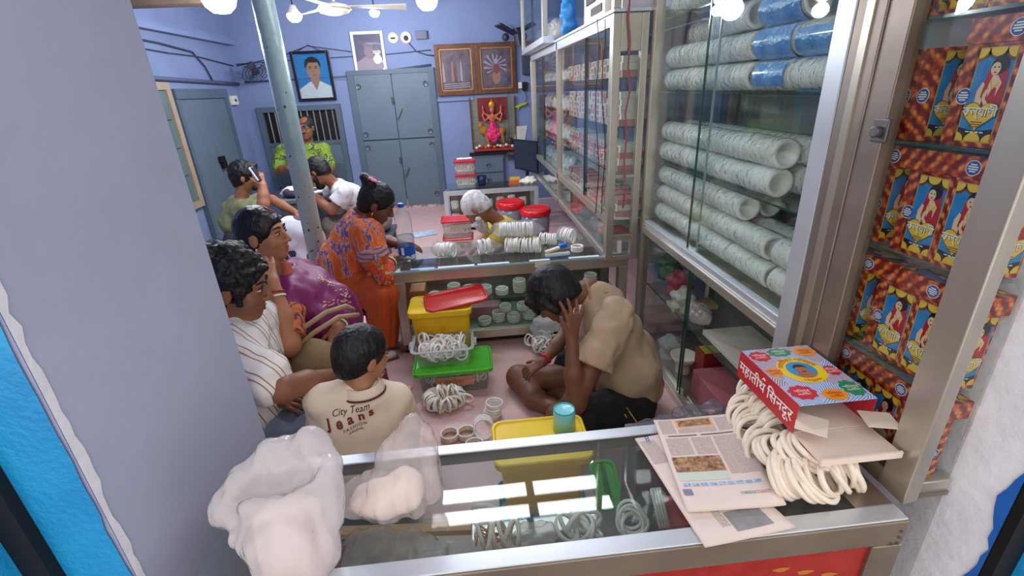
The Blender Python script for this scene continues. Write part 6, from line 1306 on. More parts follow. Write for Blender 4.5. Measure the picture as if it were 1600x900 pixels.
MB().torus(neck+(hc-neck)*.18+V((.015, 0, -.012)), .066, .006, hc-neck, 26, 6).build('neckband', mat('tan hem', (160, 130, 100)), t, smooth=True)
for i in range(9):
    q_ = shN.lerp(neck, .1+.08*i)+V((.02, -.03+.012*i, .06)); MB().tube([q_+V((-.008, 0, 0)), q_+V((.008, 0, .004))], .0016, 4).build('stitch', mat('dark stitch', (90, 66, 50), .9), t)
S = SDF(); S.chain([V((.70, 2.12, .12)), V((.48, 2.26, .15))], [.115, .098], .03).chain([V((.70, 1.88, .12)), V((.46, 1.79, .15))], [.118, .1], .03).ell((.72, 2.0, .12), (.15, .17, .12), k=.04); S.cut((0, 0, .004), (0, 0, -1)); sdfobj('shorts', S, wr_mat('black shorts', (28, 27, 30)), t, .009, .012, 14)
w = wrF.lerp(elF, .12); MB().torus(w, .029, .006, wrF-elF, 18, 6, .009).build('wristband', mat('red thread', (190, 24, 44), .6), t, smooth=True)
b = MB(); b.tube([V((.60, 1.775, .20)), V((.63, 1.755, .17)), V((.66, 1.74, .10)), V((.67, 1.73, .06))], .005, 6).tube([V((.64, 1.77, .2)), V((.69, 1.745, .12)), V((.70, 1.74, .05))], .004, 6); b.build('drawstring', mat('mustard cord', (206, 166, 70), .7), t, smooth=True)
# ======== boy from behind
t = person('boy seen from behind in cream polo shirt with printed lettering', (-.46, 1.52, 0)); sk2 = skin_mat('light brown', (168, 116, 86))
hc = at(567, 556, 1.52); R = rotm(-48, -16, 0); neck = at(566, 602, 1.47); shA = at(502, 626, 1.46); shB = at(618, 624, 1.52); waist = V((-.47, 1.44, .34)); pel = V((-.47, 1.47, .20))
S = SDF(); headS(S, hc, R, .93); S.cap(hc+R @ V((0, -.03, -.05)), neck, .04, .045, .03); torsoS(S, neck, shA, shB, waist, pel, .72)
elA = shA+V((-.045, .03, -.2)); elB = shB+V((.03, .06, -.17)); wA = elA+V((.06, .17, .02)); wB = elB+V((-.04, .17, .02)); arm(S, shA, elA, wA, (.036, .03, .03, .021)); arm(S, shB, elB, wB, (.036, .03, .03, .021))
handS(S, wA, (0, 1, 0), (0, 0, 1), 1, s=.75); handS(S, wB, (0, 1, 0), (0, 0, 1), -1, s=.75)
for sx in (-.07, .07): S.chain([V((-.47+sx, 1.5, .2)), V((-.47+sx*1.4, 1.78, .2)), V((-.47+sx*1.3, 1.8, .06))], [.06, .045, .03], .03); foot(S, V((-.47+sx*1.3, 1.8, .07)), (0, 1, 0), .75)
sdfobj('body', S, sk2, t, .0065); face(t, hc, R, .93)
S, P = hairS(hc, R, .95, puff=1.05, nape=-.062); sdfobj('hair', S, hair_mat('black', (20, 18, 20)), t, .006, .003, 60)
S = SDF(); torsoS(S, neck, shA, shB, waist, pel, .80, g=.006, belly=.125); S.cap(shA, shA.lerp(elA, .72), .056, .055, .03).cap(shB, shB.lerp(elB, .72), .056, .055, .03); S.cap(neck+V((0, 0, -.03)), neck+V((0, 0, -.045)), .06, .07, .04); S.cut((0, 0, .16), (0, 0, -1)); S.sub(neck+V((.01, .03, .045)), (.05, .05, .05), None, .01)
M_polo = wr_mat('cream polo', (226, 208, 186), var=.03, scale=5); polo = sdfobj('polo_shirt', S, M_polo, t, .0075, .007, 12)
for k_, (rz_, m_, nm) in enumerate(((.019, M_polo, 'collar'), (.004, mat('maroon piping', (92, 46, 50), .7), 'collar_piping'))):
    b = MB()
    def cf(u, v):
        a = PI*.1+u*PI*1.35+PI*.72; rr = .053+.016*v; return neck+V((rr*1.12*math.cos(a), rr*math.sin(a), .012-.034*v if nm == 'collar' else -.0235-.006*v)) if nm == 'collar' else neck+V((.0705*1.12*math.cos(a), .0705*math.sin(a), -.018-.007*v))
    b.grid(cf, 24, 4); b.build(nm, m_, t, smooth=True, solid=.004)
sho = MB()
S = SDF(); S.ell((-.47, 1.55, .2), (.15, .13, .08), k=.03).chain([V((-.40, 1.52, .2)), V((-.37, 1.78, .2))], [.075, .06], .03).chain([V((-.54, 1.52, .2)), V((-.57, 1.78, .2))], [.075, .06], .03); sdfobj('shorts', S, wr_mat('grey blue denim', (110, 120, 136)), t, .01, .01, 14)
def project(target, texts, origin, right, up, out):
    """wrap flat lettering onto a garment"""
    dg = bpy.context.evaluated_depsgraph_get(); bv = BVHTree.FromObject(target, dg); off = wloc(target)
    right, up, out = V(right).normalized(), V(up).normalized(), V(out).normalized(); origin = V(origin)
    for s_, size, dx, dy, nm, m_, kw in texts:
        b = MB()
        def fn(x, y):
            p = origin+right*(x+dx)+up*(y+dy)+out*.3; h = bv.ray_cast(p-off, -out)
            return (h[0]+off+out*.0025) if h[0] is not None else p-out*.3
        bm = text_mb(s_, size, fn=lambda x, y: (x, y, 0), **kw)
        me = bpy.data.meshes.new('x'); me.from_pydata(bm.v, [], bm.f); q = bmesh.new(); q.from_mesh(me); bmesh.ops.triangulate(q, faces=q.faces); 
        for _ in range(2): bmesh.ops.subdivide_edges(q, edges=[e for e in q.edges if e.calc_length() > size*.14], cuts=1)
        bmesh.ops.triangulate(q, faces=q.faces); q.verts.ensure_lookup_table(); q.verts.index_update()
        b._add([fn(v.co.x, v.co.y) for v in q.verts], [tuple(v.index for v in f.verts) for f in q.faces]); q.free(); bpy.data.meshes.remove(me)
        b.build(nm, m_, t)
bpy.context.view_layer.update()
Mr = mat('maroon print', (118, 44, 46), .7); Mk = mat('dark print', (60, 52, 62), .7)
o_ = at(549, 664, 1.36); ri = (shB-shA); ri.z = .02; ri.normalize(); up_ = V((0, -.2, 1)).normalized(); out_ = ri.cross(up_)
if out_.y > 0: out_ = -out_
J_ = dict(bold=.0016)
project(polo, [('City Team', .03, .005, .027, 'print_script', Mk, dict(shear=.35)), ('J', .042, -.074, -.004, 'print_letter', Mr, J_), ('e', .044, -.04, -.003, 'print_letter', Mr, J_), ('a', .044, -.002, -.001, 'print_letter', Mr, J_), ('n', .044, .036, .001, 'print_letter', Mr, J_), ('s', .044, .07, .003, 'print_letter', Mr, J_), ('FASHION', .016, .008, -.028, 'print_small', Mk, dict(space=1.3)), ('ORIGINAL', .011, .01, -.042, 'print_small', Mk, {})], o_, ri, up_, out_)
# ======== woman in purple sari
t = person('woman in purple sari resting her cheek on her hand', (-.8, 2.1, 0)); sk3 = skin_mat('tan', (178, 122, 88))
hc = at(412, 366, 2.12); R = rotm(-97, 2, 0); neck = at(442, 428, 2.14); shN = at(452, 462, 1.98); shF = at(468, 432, 2.28); waist = V((-.72, 2.16, .60)); pel = V((-.86, 2.16, .44))
S = SDF(); headS(S, hc, R, 1.02, .95); S.cap(hc+R @ V((0, -.025, -.06)), neck, .043, .05, .03); torsoS(S, neck, shN, shF, waist, pel, .84)
elN = at(452, 540, 1.76); wrN = at(425, 440, 1.88); arm(S, shN, elN, wrN, (.048, .043, .042, .027)); handS(S, wrN, at(408, 398, 1.97)-wrN, V((.55, -1, .1)), -1, (14, 20, 15), .1, 1.0, (.8, .5, -.1))
elF = at(545, 478, 2.16); wrF = at(528, 512, 1.94); arm(S, shF, elF, wrF, (.047, .04, .038, .026)); handS(S, wrF, at(518, 560, 1.86)-wrF, V((.2, -.5, 1)), 1, (16, 20, 12), .1, .95)
S.chain([V((-.9, 2.24, .43)), V((-.62, 2.2, .43)), V((-.58, 2.2, .08))], [.09, .06, .035], .03).chain([V((-.9, 2.06, .43)), V((-.64, 1.98, .42)), V((-.60, 1.98, .08))], [.09, .06, .035], .03); foot(S, V((-.58, 2.2, .08)), (1, 0, 0), .85); foot(S, V((-.60, 1.98, .08)), (1, -.1, 0), .85)
sdfobj('body', S, sk3, t, .0065); face(t, hc, R, 1.02, (150, 70, 66))
S, P = hairS(hc, R, 1.04, puff=1.02, nape=-.07); S.ell(P(0, -.10, -.03), [.05, .045, .05], R, .02); sdfobj('hair', S, hair_mat('black brown', (28, 20, 20), .3), t, .006, .003, 60, (1, .4, 1))
MB().tube([P(0, .075, .088), P(0, .06, .1), P(0, .035, .113)], .0028, 6).build('hair_parting', mat('sindoor red', (170, 30, 40), .7), t); MB().ell(P(.082, .0, -.045), (.006, .006, .008), 8, 6).build('earring', mat('silver', (220, 214, 204), .2, .8), t, smooth=True)
M_pur = wr_mat('purple silk', (124, 24, 92), .5, var=.1, scale=5)
S = SDF(); torsoS(S, neck, shN, shF, waist, pel, .88, g=.012, belly=.13); S.cap(shF, elF.lerp(shF, .1), .075, .062, .03).cap(shF, at(540, 490, 2.1), .07, .06, .04).chain([at(470, 425, 2.2), at(520, 470, 2.12), at(535, 498, 2.02)], [.05, .07, .055], .05).cap(shN+V((0, 0, .01)), at(500, 500, 2.0), .06, .08, .05); S.cap(shN, shN.lerp(elN, .35), .068, .066, .03)
S.sub(neck+V((-.01, -.02, .035)), (.06, .06, .055), None, .012); S.cut((0, 0, .44), (0, 0, -1)); sdfobj('sari_drape', S, M_pur, t, .0075, .026, 9, (1, 1, .6))
M_orb = patt('blouse pattern', [(0, (196, 110, 44)), (.45, (116, 24, 66)), (.62, (206, 170, 120)), (.7, (116, 24, 66))], 'wave', 26, (0, .6, .4), dist=3)
S = SDF().cap(shN.lerp(elN, .3), shN.lerp(elN, .86), .066, .062, .02); S.cut(shN.lerp(elN, .86), elN-shN); S.cut(shN.lerp(elN, .3), shN-elN); sdfobj('blouse_sleeve', S, M_orb, t, .007, .008, 20)
S = SDF().cap(at(447, 415, 2.07), at(452, 440, 2.04), .022, .026, .02); sdfobj('blouse_collar', S, patt('collar pattern', [(0, (206, 120, 60)), (.5, (150, 40, 50))], 'wave', 60, bands='Z'), t, .007)
M_skirt = patt('maroon floral skirt', [(0, (86, 20, 60)), (.5, (120, 34, 66)), (.58, (196, 140, 110)), (.64, (96, 22, 60))], 'noise', 26)
S = SDF().ell((-.86, 2.14, .40), (.18, .2, .12), k=.05).chain([V((-.9, 2.24, .42)), V((-.63, 2.2, .41)), V((-.59, 2.2, .10))], [.11, .085, .09], .05).chain([V((-.9, 2.04, .42)), V((-.65, 1.98, .40)), V((-.61, 1.97, .10))], [.11, .085, .09], .05); S.cut((0, 0, .06), (0, 0, -1)); sdfobj('skirt', S, M_skirt, t, .01, .02, 12)
b = MB(); rr_ = random.Random(4)
for i in range(60):
    u = rr_.random(); p = at(505+u*42+rr_.uniform(-8, 8), 455+u*20+rr_.uniform(-9, 9), 1.7); 
bpy.context.view_layer.update()
dr = [o for o in t.children if o.name.startswith('sari_drape')][0]; bv = BVHTree.FromObject(dr, bpy.context.evaluated_depsgraph_get()); off = wloc(dr); b = MB()
for u0, v0, u1, v1, n_ in ((497, 430, 545, 462, 42), (505, 475, 545, 468, 26)):
    for i in range(n_):
        u = rr_.random(); d_ = V(ray(u0+(u1-u0)*u+rr_.uniform(-5, 5), v0+(v1-v0)*u+rr_.uniform(-5, 5))).normalized(); h = bv.ray_cast(V(CC)-off, d_)
        if h[0] is not None:
            x_, y_, z_ = basis(h[1]); c_ = h[0]+off+h[1]*.002; r_ = rr_.uniform(.004, .009); a_ = rr_.random()*3; b.poly([c_+x_*math.cos(q+a_)*r_+y_*math.sin(q+a_)*r_*.5 for q in np.linspace(0, 2*PI, 6, endpoint=False)])
o = b.build('embroidery', mat('gold embroidery', (206, 160, 130), .5), t); o['kind'] = 'stuff'
for wv, ev, g_ in ((wrN, elN, (.02, .034)), (wrF, elF, (.0, .014, .03))):
    for j, q in enumerate(g_): MB().torus(wv.lerp(ev, .1+q*4), .036, .0042, wv-ev, 20, 6).build('bangle', [M_bang, mat('red bangle', (150, 40, 40), .4)][(j+1) % 2 if wv is wrN else j % 2], t, smooth=True)
# handbag on her lap
t = thing('handbag', 'tan leather handbag with two straps on the woman in purple', 'handbag', (-.62, 1.95, .3)); M_bagl = mat('tan leather', (166, 140, 102), .55, var=.08, scale=8)
S = SDF().ell(at(500, 580, 1.84), (.13, .05, .14), rotm(10, 0, 0), k=.03).ell(at(490, 560, 1.85), (.1, .05, .1), k=.03); sdfobj('bag', S, M_bagl, t, .009, .012, 9)
MB().tube([at(435, 545, 1.80), at(470, 515, 1.82), at(510, 488, 1.88), at(540, 478, 1.95), at(552, 484, 2.0)], .011, 6).build('strap', M_bagl, t, smooth=True); MB().tube([at(445, 560, 1.79), at(490, 520, 1.80), at(530, 495, 1.86), at(560, 492, 1.95)], .011, 6).build('strap', M_bagl, t, smooth=True)
# ======== man in striped shirt at the left edge
t = person('man with curly black hair in white striped shirt beside the front pier', (-.85, 1.6, 0)); sk4 = skin_mat('deep brown', (138, 90, 66))
hc = at(367, 446, 1.62); R = rotm(-82, -14, 0); neck = at(356, 512, 1.60); shN = at(398, 548, 1.50); shF = at(350, 540, 1.78); waist = V((-.94, 1.62, .52)); pel = V((-.98, 1.62, .42))
shN = V((-.86, 1.48, .80)); shF = V((-.90, 1.78, .82)); neck = V((-.92, 1.62, .90))
S = SDF(); headS(S, hc, R, 1.08, 1.03); S.cap(hc+R @ V((0, -.03, -.06)), neck, .055, .06, .03); torsoS(S, neck, shN, shF, waist, pel, .9)
elN = at(440, 608, 1.40); wrN = at(520, 588, 1.62); arm(S, shN, elN, wrN, (.05, .045, .044, .03)); handS(S, wrN, at(560, 575, 1.75)-wrN, (0, -.2, 1), 1, (15, 18, 10), .1)
elF = V((-.88, 1.9, .55)); wrF = at(420, 622, 1.58); arm(S, shF, elF, wrF, (.05, .044, .04, .028)); handS(S, wrF, V((1, -.2, -.1)), (0, -.3, 1), -1, (18, 22, 14), .1)
S.chain([V((-.95, 1.7, .42)), V((-.6, 1.78, .42)), V((-.6, 1.78, .08))], [.1, .075, .05], .03).chain([V((-.95, 1.55, .42)), V((-.66, 1.52, .40)), V((-.72, 1.5, .08))], [.1, .075, .05], .03); foot(S, V((-.6, 1.78, .08)), (1, 0, 0)); foot(S, V((-.72, 1.5, .08)), (1, 0, 0))
sdfobj('body', S, sk4, t, .007); face(t, hc, R, 1.08, (120, 66, 58))
S, P = hairS(hc, R, 1.1, puff=1.1, nape=-.075); rr_ = random.Random(9)
for i in range(46): a, b_ = rr_.uniform(0, 2*PI), rr_.uniform(.1, 1.25); d_ = V((math.sin(b_)*math.cos(a), math.sin(b_)*math.sin(a), math.cos(b_))); 
for i in range(70):
    a, b_ = rr_.uniform(0, 2*PI), rr_.uniform(0, 1.5); d_ = V((math.sin(b_)*math.cos(a)*.082, math.sin(b_)*math.sin(a)*.1-.015, math.cos(b_)*.09+.035))
    if d_.y > .06 and d_.z < .07: continue
    S.ell(P(*d_), [.02, .02, .018], None, .008)
for sx in (-1, 1): S.cap(P(sx*.072, .028, .0), P(sx*.07, .032, -.04), .012, .007, .01)
sdfobj('hair', S, hair_mat('curly black', (24, 20, 20), .5), t, .0065, .012, 55)
M_str = patt('striped shirt', [(0, (232, 228, 222)), (.70, (190, 160, 128)), (.80, (150, 86, 78)), (.88, (232, 228, 222))], 'wave', 5.2, (0, .55, .5), bands='Y')
S = SDF(); torsoS(S, neck, shN, shF, waist, pel, 1.0, g=.015, belly=.135); S.cap(shN, shN.lerp(elN, .72), .082, .08, .03).cap(shF, shF.lerp(elF, .7), .08, .078, .03).cap(neck+V((0, 0, -.03)), neck+V((0, 0, -.05)), .085, .09, .05); S.sub(neck+V((.03, 0, .05)), (.07, .07, .055), None, .012); S.cut((0, 0, .36), (0, 0, -1)); sdfobj('striped_shirt', S, M_str, t, .008, .018, 12)
S = SDF().ell((-.96, 1.62, .42), (.18, .2, .12), k=.05).chain([V((-.95, 1.7, .42)), V((-.6, 1.78, .42)), V((-.6, 1.78, .12))], [.115, .09, .075], .03).chain([V((-.95, 1.55, .42)), V((-.66, 1.52, .40)), V((-.72, 1.5, .12))], [.115, .09, .075], .03); sdfobj('trousers', S, wr_mat('blue grey trousers', (118, 128, 144)), t, .01, .014, 12)
# ======== woman in orange sari at the middle counter
t = person('woman in orange patterned sari bending over the middle counter end', (-.85, 3.05, 0)); sk5 = skin_mat('dark brown', (112, 72, 54))
hc = at(590, 318, 3.02); R = rotm(-88, -32, 0); neck = at(562, 334, 3.04); shN = at(572, 362, 2.90); shF = at(560, 350, 3.22); waist = V((-.90, 3.08, .58)); pel = V((-.88, 3.06, .42))
S = SDF(); headS(S, hc, R, 1.05); S.cap(hc+R @ V((0, -.03, -.05)), neck, .045, .052, .03); torsoS(S, neck, shN, shF, waist, pel, .88)
elN = at(594, 430, 2.84); wrN = at(614, 405, 2.98); arm(S, shN, elN, wrN, (.05, .045, .042, .028)); handS(S, wrN, (.5, .6, .1), (0, -.2, 1), 1); elF = V((-.66, 3.26, .66)); wrF = V((-.5, 3.12, .66)); arm(S, shF, elF, wrF, (.05, .042, .04, .027)); handS(S, wrF, (.8, -.2, -.1), (0, .2, 1), -1)
S.chain([V((-.88, 3.14, .42)), V((-.62, 3.3, .42)), V((-.6, 3.3, .08))], [.1, .07, .04], .03).chain([V((-.88, 2.98, .42)), V((-.64, 2.86, .42)), V((-.68, 2.88, .08))], [.1, .07, .04], .03); foot(S, V((-.6, 3.3, .08)), (1, 0, 0)); foot(S, V((-.68, 2.88, .08)), (.8, -.3, 0))
sdfobj('body', S, sk5, t, .008); face(t, hc, R, 1.05, (110, 50, 50), closed=True)
S, P = hairS(hc, R, 1.07, puff=1.04, nape=-.08); S.ell(P(0, -.085, .09), [.05, .05, .045], R, .012); S.ell(P(.0, -.125, .105), [.032, .03, .03], R, .012); sdfobj('hair', S, hair_mat('black', (20, 18, 20)), t, .007, .004, 60)
b = MB(); fc = P(.045, -.075, .125)
for i in range(5): a = i*2*PI/5; b.ell(fc+(R @ V((math.cos(a)*.018, math.sin(a)*.018, .0))), (.014, .014, .008), 8, 6, R)
b.build('hair_flower', mat('pink flower', (236, 130, 170), .6), t, smooth=True); MB().torus(P(.083, .0, -.05), .011, .004, R @ V((0, 1, 0)), 14, 6).build('earring', mat('gold', (226, 170, 60), .25, .8), t, smooth=True)
M_or = patt('orange sari print', [(0, (206, 92, 30)), (.42, (222, 108, 44)), (.50, (214, 150, 120)), (.53, (112, 88, 146)), (.585, (206, 150, 120)), (.61, (214, 98, 36))], 'noise', 11, stretch=(1.6, 1.6, .45))
S = SDF(); torsoS(S, neck, shN, shF, waist, pel, .95, g=.014, belly=.14); S.cap(shN, shN.lerp(elN, .55), .082, .092, .03).cap(shF, shF.lerp(elF, .5), .08, .08, .03); S.chain([at(548, 345, 3.0), at(528, 400, 3.0), at(535, 460, 2.98)], [.06, .1, .09], .05); S.sub(neck+V((.04, 0, .05)), (.07, .08, .06), None, .015); S.cut((0, 0, .40), (0, 0, -1)); sdfobj('sari_drape', S, M_or, t, .009, .02, 11, (1.3, 1.3, .4))
c0, c1 = shN.lerp(elN, .38), shN.lerp(elN, .62)
S = SDF().cap(c0, c1, .094, .1, .01); S.cut(c1, c1-c0); S.cut(c0, c0-c1); sdfobj('sleeve_border', S, patt('purple yellow border', [(0, (104, 84, 150)), (.34, (226, 176, 50)), (.6, (88, 70, 132)), (.85, (206, 150, 130))], 'wave', 11, bands='Z', dist=2), t, .008, .006, 20)
d0, d1 = shN.lerp(elN, .66), V(elN)+V((.03, .0, -.01))
S = SDF().cap(d0, d1, .06, .066, .02).cap(d1, elN.lerp(wrN, .55), .066, .05, .02); sdfobj('blouse_sleeve', S, patt('orange blouse print', [(0, (206, 84, 40)), (.5, (190, 60, 40)), (.58, (206, 170, 70)), (.64, (110, 80, 140))], 'noise', 20), t, .008)
S = SDF().ell((-.86, 3.06, .40), (.18, .2, .13), k=.05).chain([V((-.86, 3.14, .43)), V((-.60, 3.28, .43)), V((-.58, 3.3, .1))], [.13, .1, .1], .05).chain([V((-.86, 2.98, .43)), V((-.62, 2.86, .42)), V((-.66, 2.86, .1))], [.13, .105, .1], .05); S.cut((0, 0, .05), (0, 0, -1)); sdfobj('skirt', S, wr_mat('orange cotton', (196, 84, 34), var=.12, scale=6), t, .01, .02, 13, (1, 1, .4))
for j in range(3): MB().torus(wrN.lerp(elN, .15+.08*j), .038, .005, wrN-elN, 18, 6).build('bangle', [M_bang, mat('red bangle', (150, 40, 40))][j % 2], t, smooth=True)
t = thing('stool', 'dark four legged stool under the woman in orange sari', 'stool', (-.88, 3.06, 0)); MB().box((-1.02, 2.9, .25), (-.72, 3.2, .275)).build('seat', mat('dark stool', (44, 40, 44), .5), t, bevel=.008)
for x in (-1.0, -.77):
    for y in (2.92, 3.15): MB().box((x, y, 0), (x+.03, y+.03, .249)).build('leg', mat('dark stool', (44, 40, 44)), t)
# ======== old man behind the middle counter
t = person('bald old man with white beard and yellow shirt bending behind the counter', (.15, 3.85, 0)); sk6 = skin_mat('ruddy', (150, 100, 76))
hc = at(744, 326, 3.72); R = rotm(72, -52, 0); neck = at(778, 345, 3.76); shN = at(790, 366, 3.62); shF = at(785, 352, 3.98); waist = V((.42, 3.86, .30)); pel = V((.48, 3.86, .12))
S = SDF(); headS(S, hc, R, 1.08); S.cap(hc+R @ V((0, -.03, -.05)), neck, .05, .055, .03); torsoS(S, neck, shN, shF, waist, pel, .88); elN = V((.1, 3.56, .42)); wrN = V((-.06, 3.68, .3)); elF = V((.1, 4.05, .42)); wrF = V((-.06, 3.9, .3)); arm(S, shN, elN, wrN); arm(S, shF, elF, wrF); handS(S, wrN, (-1, .3, -.3), (0, 0, 1), -1); handS(S, wrF, (-1, -.3, -.3), (0, 0, 1), 1)
S.chain([V((.46, 3.76, .12)), V((.02, 3.6, .14)), V((.1, 3.85, .06))], [.1, .07, .045], .03).chain([V((.46, 3.96, .12)), V((.02, 4.12, .14)), V((.12, 3.9, .06))], [.1, .07, .045], .03); sdfobj('body', S, sk6, t, .009); face(t, hc, R, 1.08, closed=True, brow=(200, 196, 190))
S, P = hairS(hc, R, 1.1, puff=1.05, nape=-.07); S.sub(P(0, .06, .13), [.03, .05, .03], R, .02); sdfobj('hair', S, hair_mat('white', (206, 204, 204), .6), t, .008, .003, 40)
S = SDF().ell(P(0, .075, -.085), [.06, .045, .06], R, .02).cap(P(-.06, .03, -.06), P(0, .08, -.12), .026, .03, .02).cap(P(.06, .03, -.06), P(0, .08, -.12), .026, .03, .02).cap(P(0, .09, -.11), P(0, .085, -.18), .04, .014, .02); S.sub(P(0, .12, -.04), [.03, .04, .02], R, .01); sdfobj('beard', S, hair_mat('white beard', (196, 196, 200), .7), t, .008, .006, 40)
S = SDF(); torsoS(S, neck, shN, shF, waist, pel, .98, g=.014, belly=.14); S.cap(shN, shN.lerp(elN, .7), .08, .08, .03).cap(shF, shF.lerp(elF, .7), .08, .08, .03); S.sub(neck+V((-.05, 0, .04)), (.06, .07, .06), None, .015); sdfobj('shirt', S, wr_mat('mustard cotton', (178, 156, 54), var=.08, scale=6), t, .01, .016, 12)
S = SDF().ell((.46, 3.86, .12), (.2, .22, .12), k=.04).chain([V((.44, 3.76, .13)), V((.06, 3.62, .14))], [.12, .1], .03).chain([V((.44, 3.96, .13)), V((.06, 4.1, .14))], [.12, .1], .03); S.cut((0, 0, .004), (0, 0, -1)); sdfobj('trousers', S, wr_mat('beige cotton', (170, 158, 140)), t, .012, .012, 12)
# ======== man on the phone
t = person('man in khaki green shirt holding a phone to his ear', (-2.1, 4.6, 0)); hc = at(384, 276, 4.6); R = rotm(-80, -6, 0); neck = at(378, 306, 4.6); shN = at(380, 330, 4.44); shF = at(372, 322, 4.8); waist = V((-2.2, 4.62, .55)); pel = V((-2.2, 4.62, .40))
sk7 = skin_mat('warm brown', (158, 106, 78)); S = SDF(); headS(S, hc, R, 1.12); S.cap(hc+R @ V((0, -.03, -.05)), neck, .055, .06, .03); torsoS(S, neck, shN, shF, waist, pel, 1.0)
elN = at(412, 318, 4.38); wrN = at(411, 290, 4.44); arm(S, shN, elN, wrN, (.055, .05, .047, .032)); handS(S, wrN, at(402, 266, 4.48)-wrN, V((.7, -.7, 0)), -1, (30, 35, 20), .1, 1.1); elF = at(425, 312, 4.8); wrF = at(462, 332, 4.6); arm(S, shF, elF, wrF, (.055, .046, .044, .03)); handS(S, wrF, V((.5, -.1, -.5)), (.3, -.2, 1), 1, s=1.05)
S.chain([V((-2.2, 4.74, .4)), V((-1.78, 4.78, .42)), V((-1.76, 4.78, .08))], [.1, .075, .05], .03).chain([V((-2.2, 4.5, .4)), V((-1.78, 4.46, .42)), V((-1.76, 4.46, .08))], [.1, .075, .05], .03); sdfobj('body', S, sk7, t, .01); face(t, hc, R, 1.12, (120, 70, 62))
S, P = hairS(hc, R, 1.15, puff=1.08, nape=-.07); S.ell(P(0, .055, .085), [.06, .045, .035], R, .02); sdfobj('hair', S, hair_mat('black', (20, 18, 20)), t, .009, .01, 40)
S = SDF().cap(P(-.04, .06, -.085), P(.04, .06, -.085), .022, .022, .02); sdfobj('stubble', S, hair_mat('beard', (44, 30, 26), .7), t, .008)
S = SDF(); torsoS(S, neck, shN, shF, waist, pel, 1.1, g=.016, belly=.15); S.cap(shN, shN.lerp(elN, .6), .095, .09, .03).cap(shF, shF.lerp(elF, .6), .09, .085, .03); S.sub(neck+V((.05, 0, .06)), (.07, .08, .055), None, .015); S.cut((0, 0, .33), (0, 0, -1)); sdfobj('shirt', S, wr_mat('khaki cotton', (136, 138, 98), var=.06, scale=5), t, .011, .02, 9)
S = SDF().ell((-2.18, 4.62, .38), (.2, .22, .12), k=.05).chain([V((-2.2, 4.74, .4)), V((-1.78, 4.78, .42)), V((-1.76, 4.78, .06))], [.13, .1, .08], .03).chain([V((-2.2, 4.5, .4)), V((-1.78, 4.46, .42)), V((-1.76, 4.46, .06))], [.13, .1, .08], .03); S.cut((0, 0, .003), (0, 0, -1)); sdfobj('trousers', S, wr_mat('dark trousers', (66, 56, 76)), t, .013, .014, 10)
t = thing('mobile_phone', 'white mobile phone held to the ear of the khaki shirted man', 'phone', tuple(at(398, 272, 4.47))); c_ = at(398, 271, 4.45); MB().bar(c_+V((-.02, 0, .055)), c_+V((.035, -.01, -.06)), .02, .075, (0, 1, 0)).build('case', mat('phone white', (232, 234, 238), .2), t, bevel=.006); MB().bar(c_+V((-.006, .0, .055)), c_+V((.049, -.01, -.06)), .006, .07, (0, 1, 0)).build('screen', M_black, t)
# ======== bearded man in white t-shirt
t = person('balding bearded man in white t-shirt looking down at his work', (-1.3, 4.9, 0)); hc = at(497, 268, 4.86); R = rotm(70, -34, 0); neck = at(520, 286, 4.9); shN = at(538, 303, 4.72); shF = at(528, 292, 5.08); waist = V((-1.1, 4.95, .52)); pel = V((-1.05, 4.95, .38))
S = SDF(); headS(S, hc, R, 1.1); S.cap(hc+R @ V((0, -.03, -.05)), neck, .055, .06, .03); torsoS(S, neck, shN, shF, waist, pel, .98); elN = at(518, 328, 4.68); wrN = at(490, 308, 4.78); arm(S, shN, elN, wrN, (.055, .048, .046, .03)); handS(S, wrN, at(476, 296, 4.84)-wrN, (0, -.3, 1), -1, (30, 30, 20)); elF = at(505, 318, 5.1); wrF = at(484, 302, 4.98); arm(S, shF, elF, wrF, (.055, .046, .044, .03)); handS(S, wrF, V((-.6, -.4, .1)), (0, .2, 1), 1, (30, 30, 20))
S.chain([V((-1.05, 5.05, .38)), V((-1.42, 5.1, .4)), V((-1.4, 5.1, .06))], [.1, .075, .05], .03).chain([V((-1.05, 4.84, .38)), V((-1.42, 4.8, .4)), V((-1.4, 4.8, .06))], [.1, .075, .05], .03); sdfobj('body', S, skin_mat('brown', (142, 92, 66)), t, .01); face(t, hc, R, 1.1, closed=True)
S, P = hairS(hc, R, 1.12, puff=1.03, nape=-.06); S.sub(P(0, .07, .13), [.06, .1, .05], R, .02); sdfobj('hair', S, hair_mat('black', (20, 18, 20)), t, .009, .006, 40)
S = SDF().cap(P(-.058, .03, -.05), P(0, .075, -.1), .025, .03, .02).cap(P(.058, .03, -.05), P(0, .075, -.1), .025, .03, .02).ell(P(0, .075, -.1), [.045, .035, .035], R, .02); sdfobj('beard', S, hair_mat('beard', (44, 30, 26)), t, .008)
S = SDF(); torsoS(S, neck, shN, shF, waist, pel, 1.06, g=.014, belly=.14); S.sub(neck+V((-.04, 0, .06)), (.07, .08, .055), None, .015); S.cut((0, 0, .3), (0, 0, -1)); WT = (shN, elN, shF, elF); sdfobj('t_shirt', S, patt('white print tee', [(0, (222, 222, 226)), (.64, (190, 186, 192)), (.7, (150, 140, 150))], 'noise', 9, sharp=False), t, .011, .018, 9)
for sa, ea in ((WT[0], WT[1]), (WT[2], WT[3])):
    q0, q1 = V(sa), V(sa).lerp(V(ea), .6); S = SDF().cap(q0, q1, .085, .09, .02); S.cut(q1, q1-q0); S.sub(q1, (.07, .07, .03), None, .008); sdfobj('sleeve', S, MATS['white print tee'], t, .009, .012, 10)
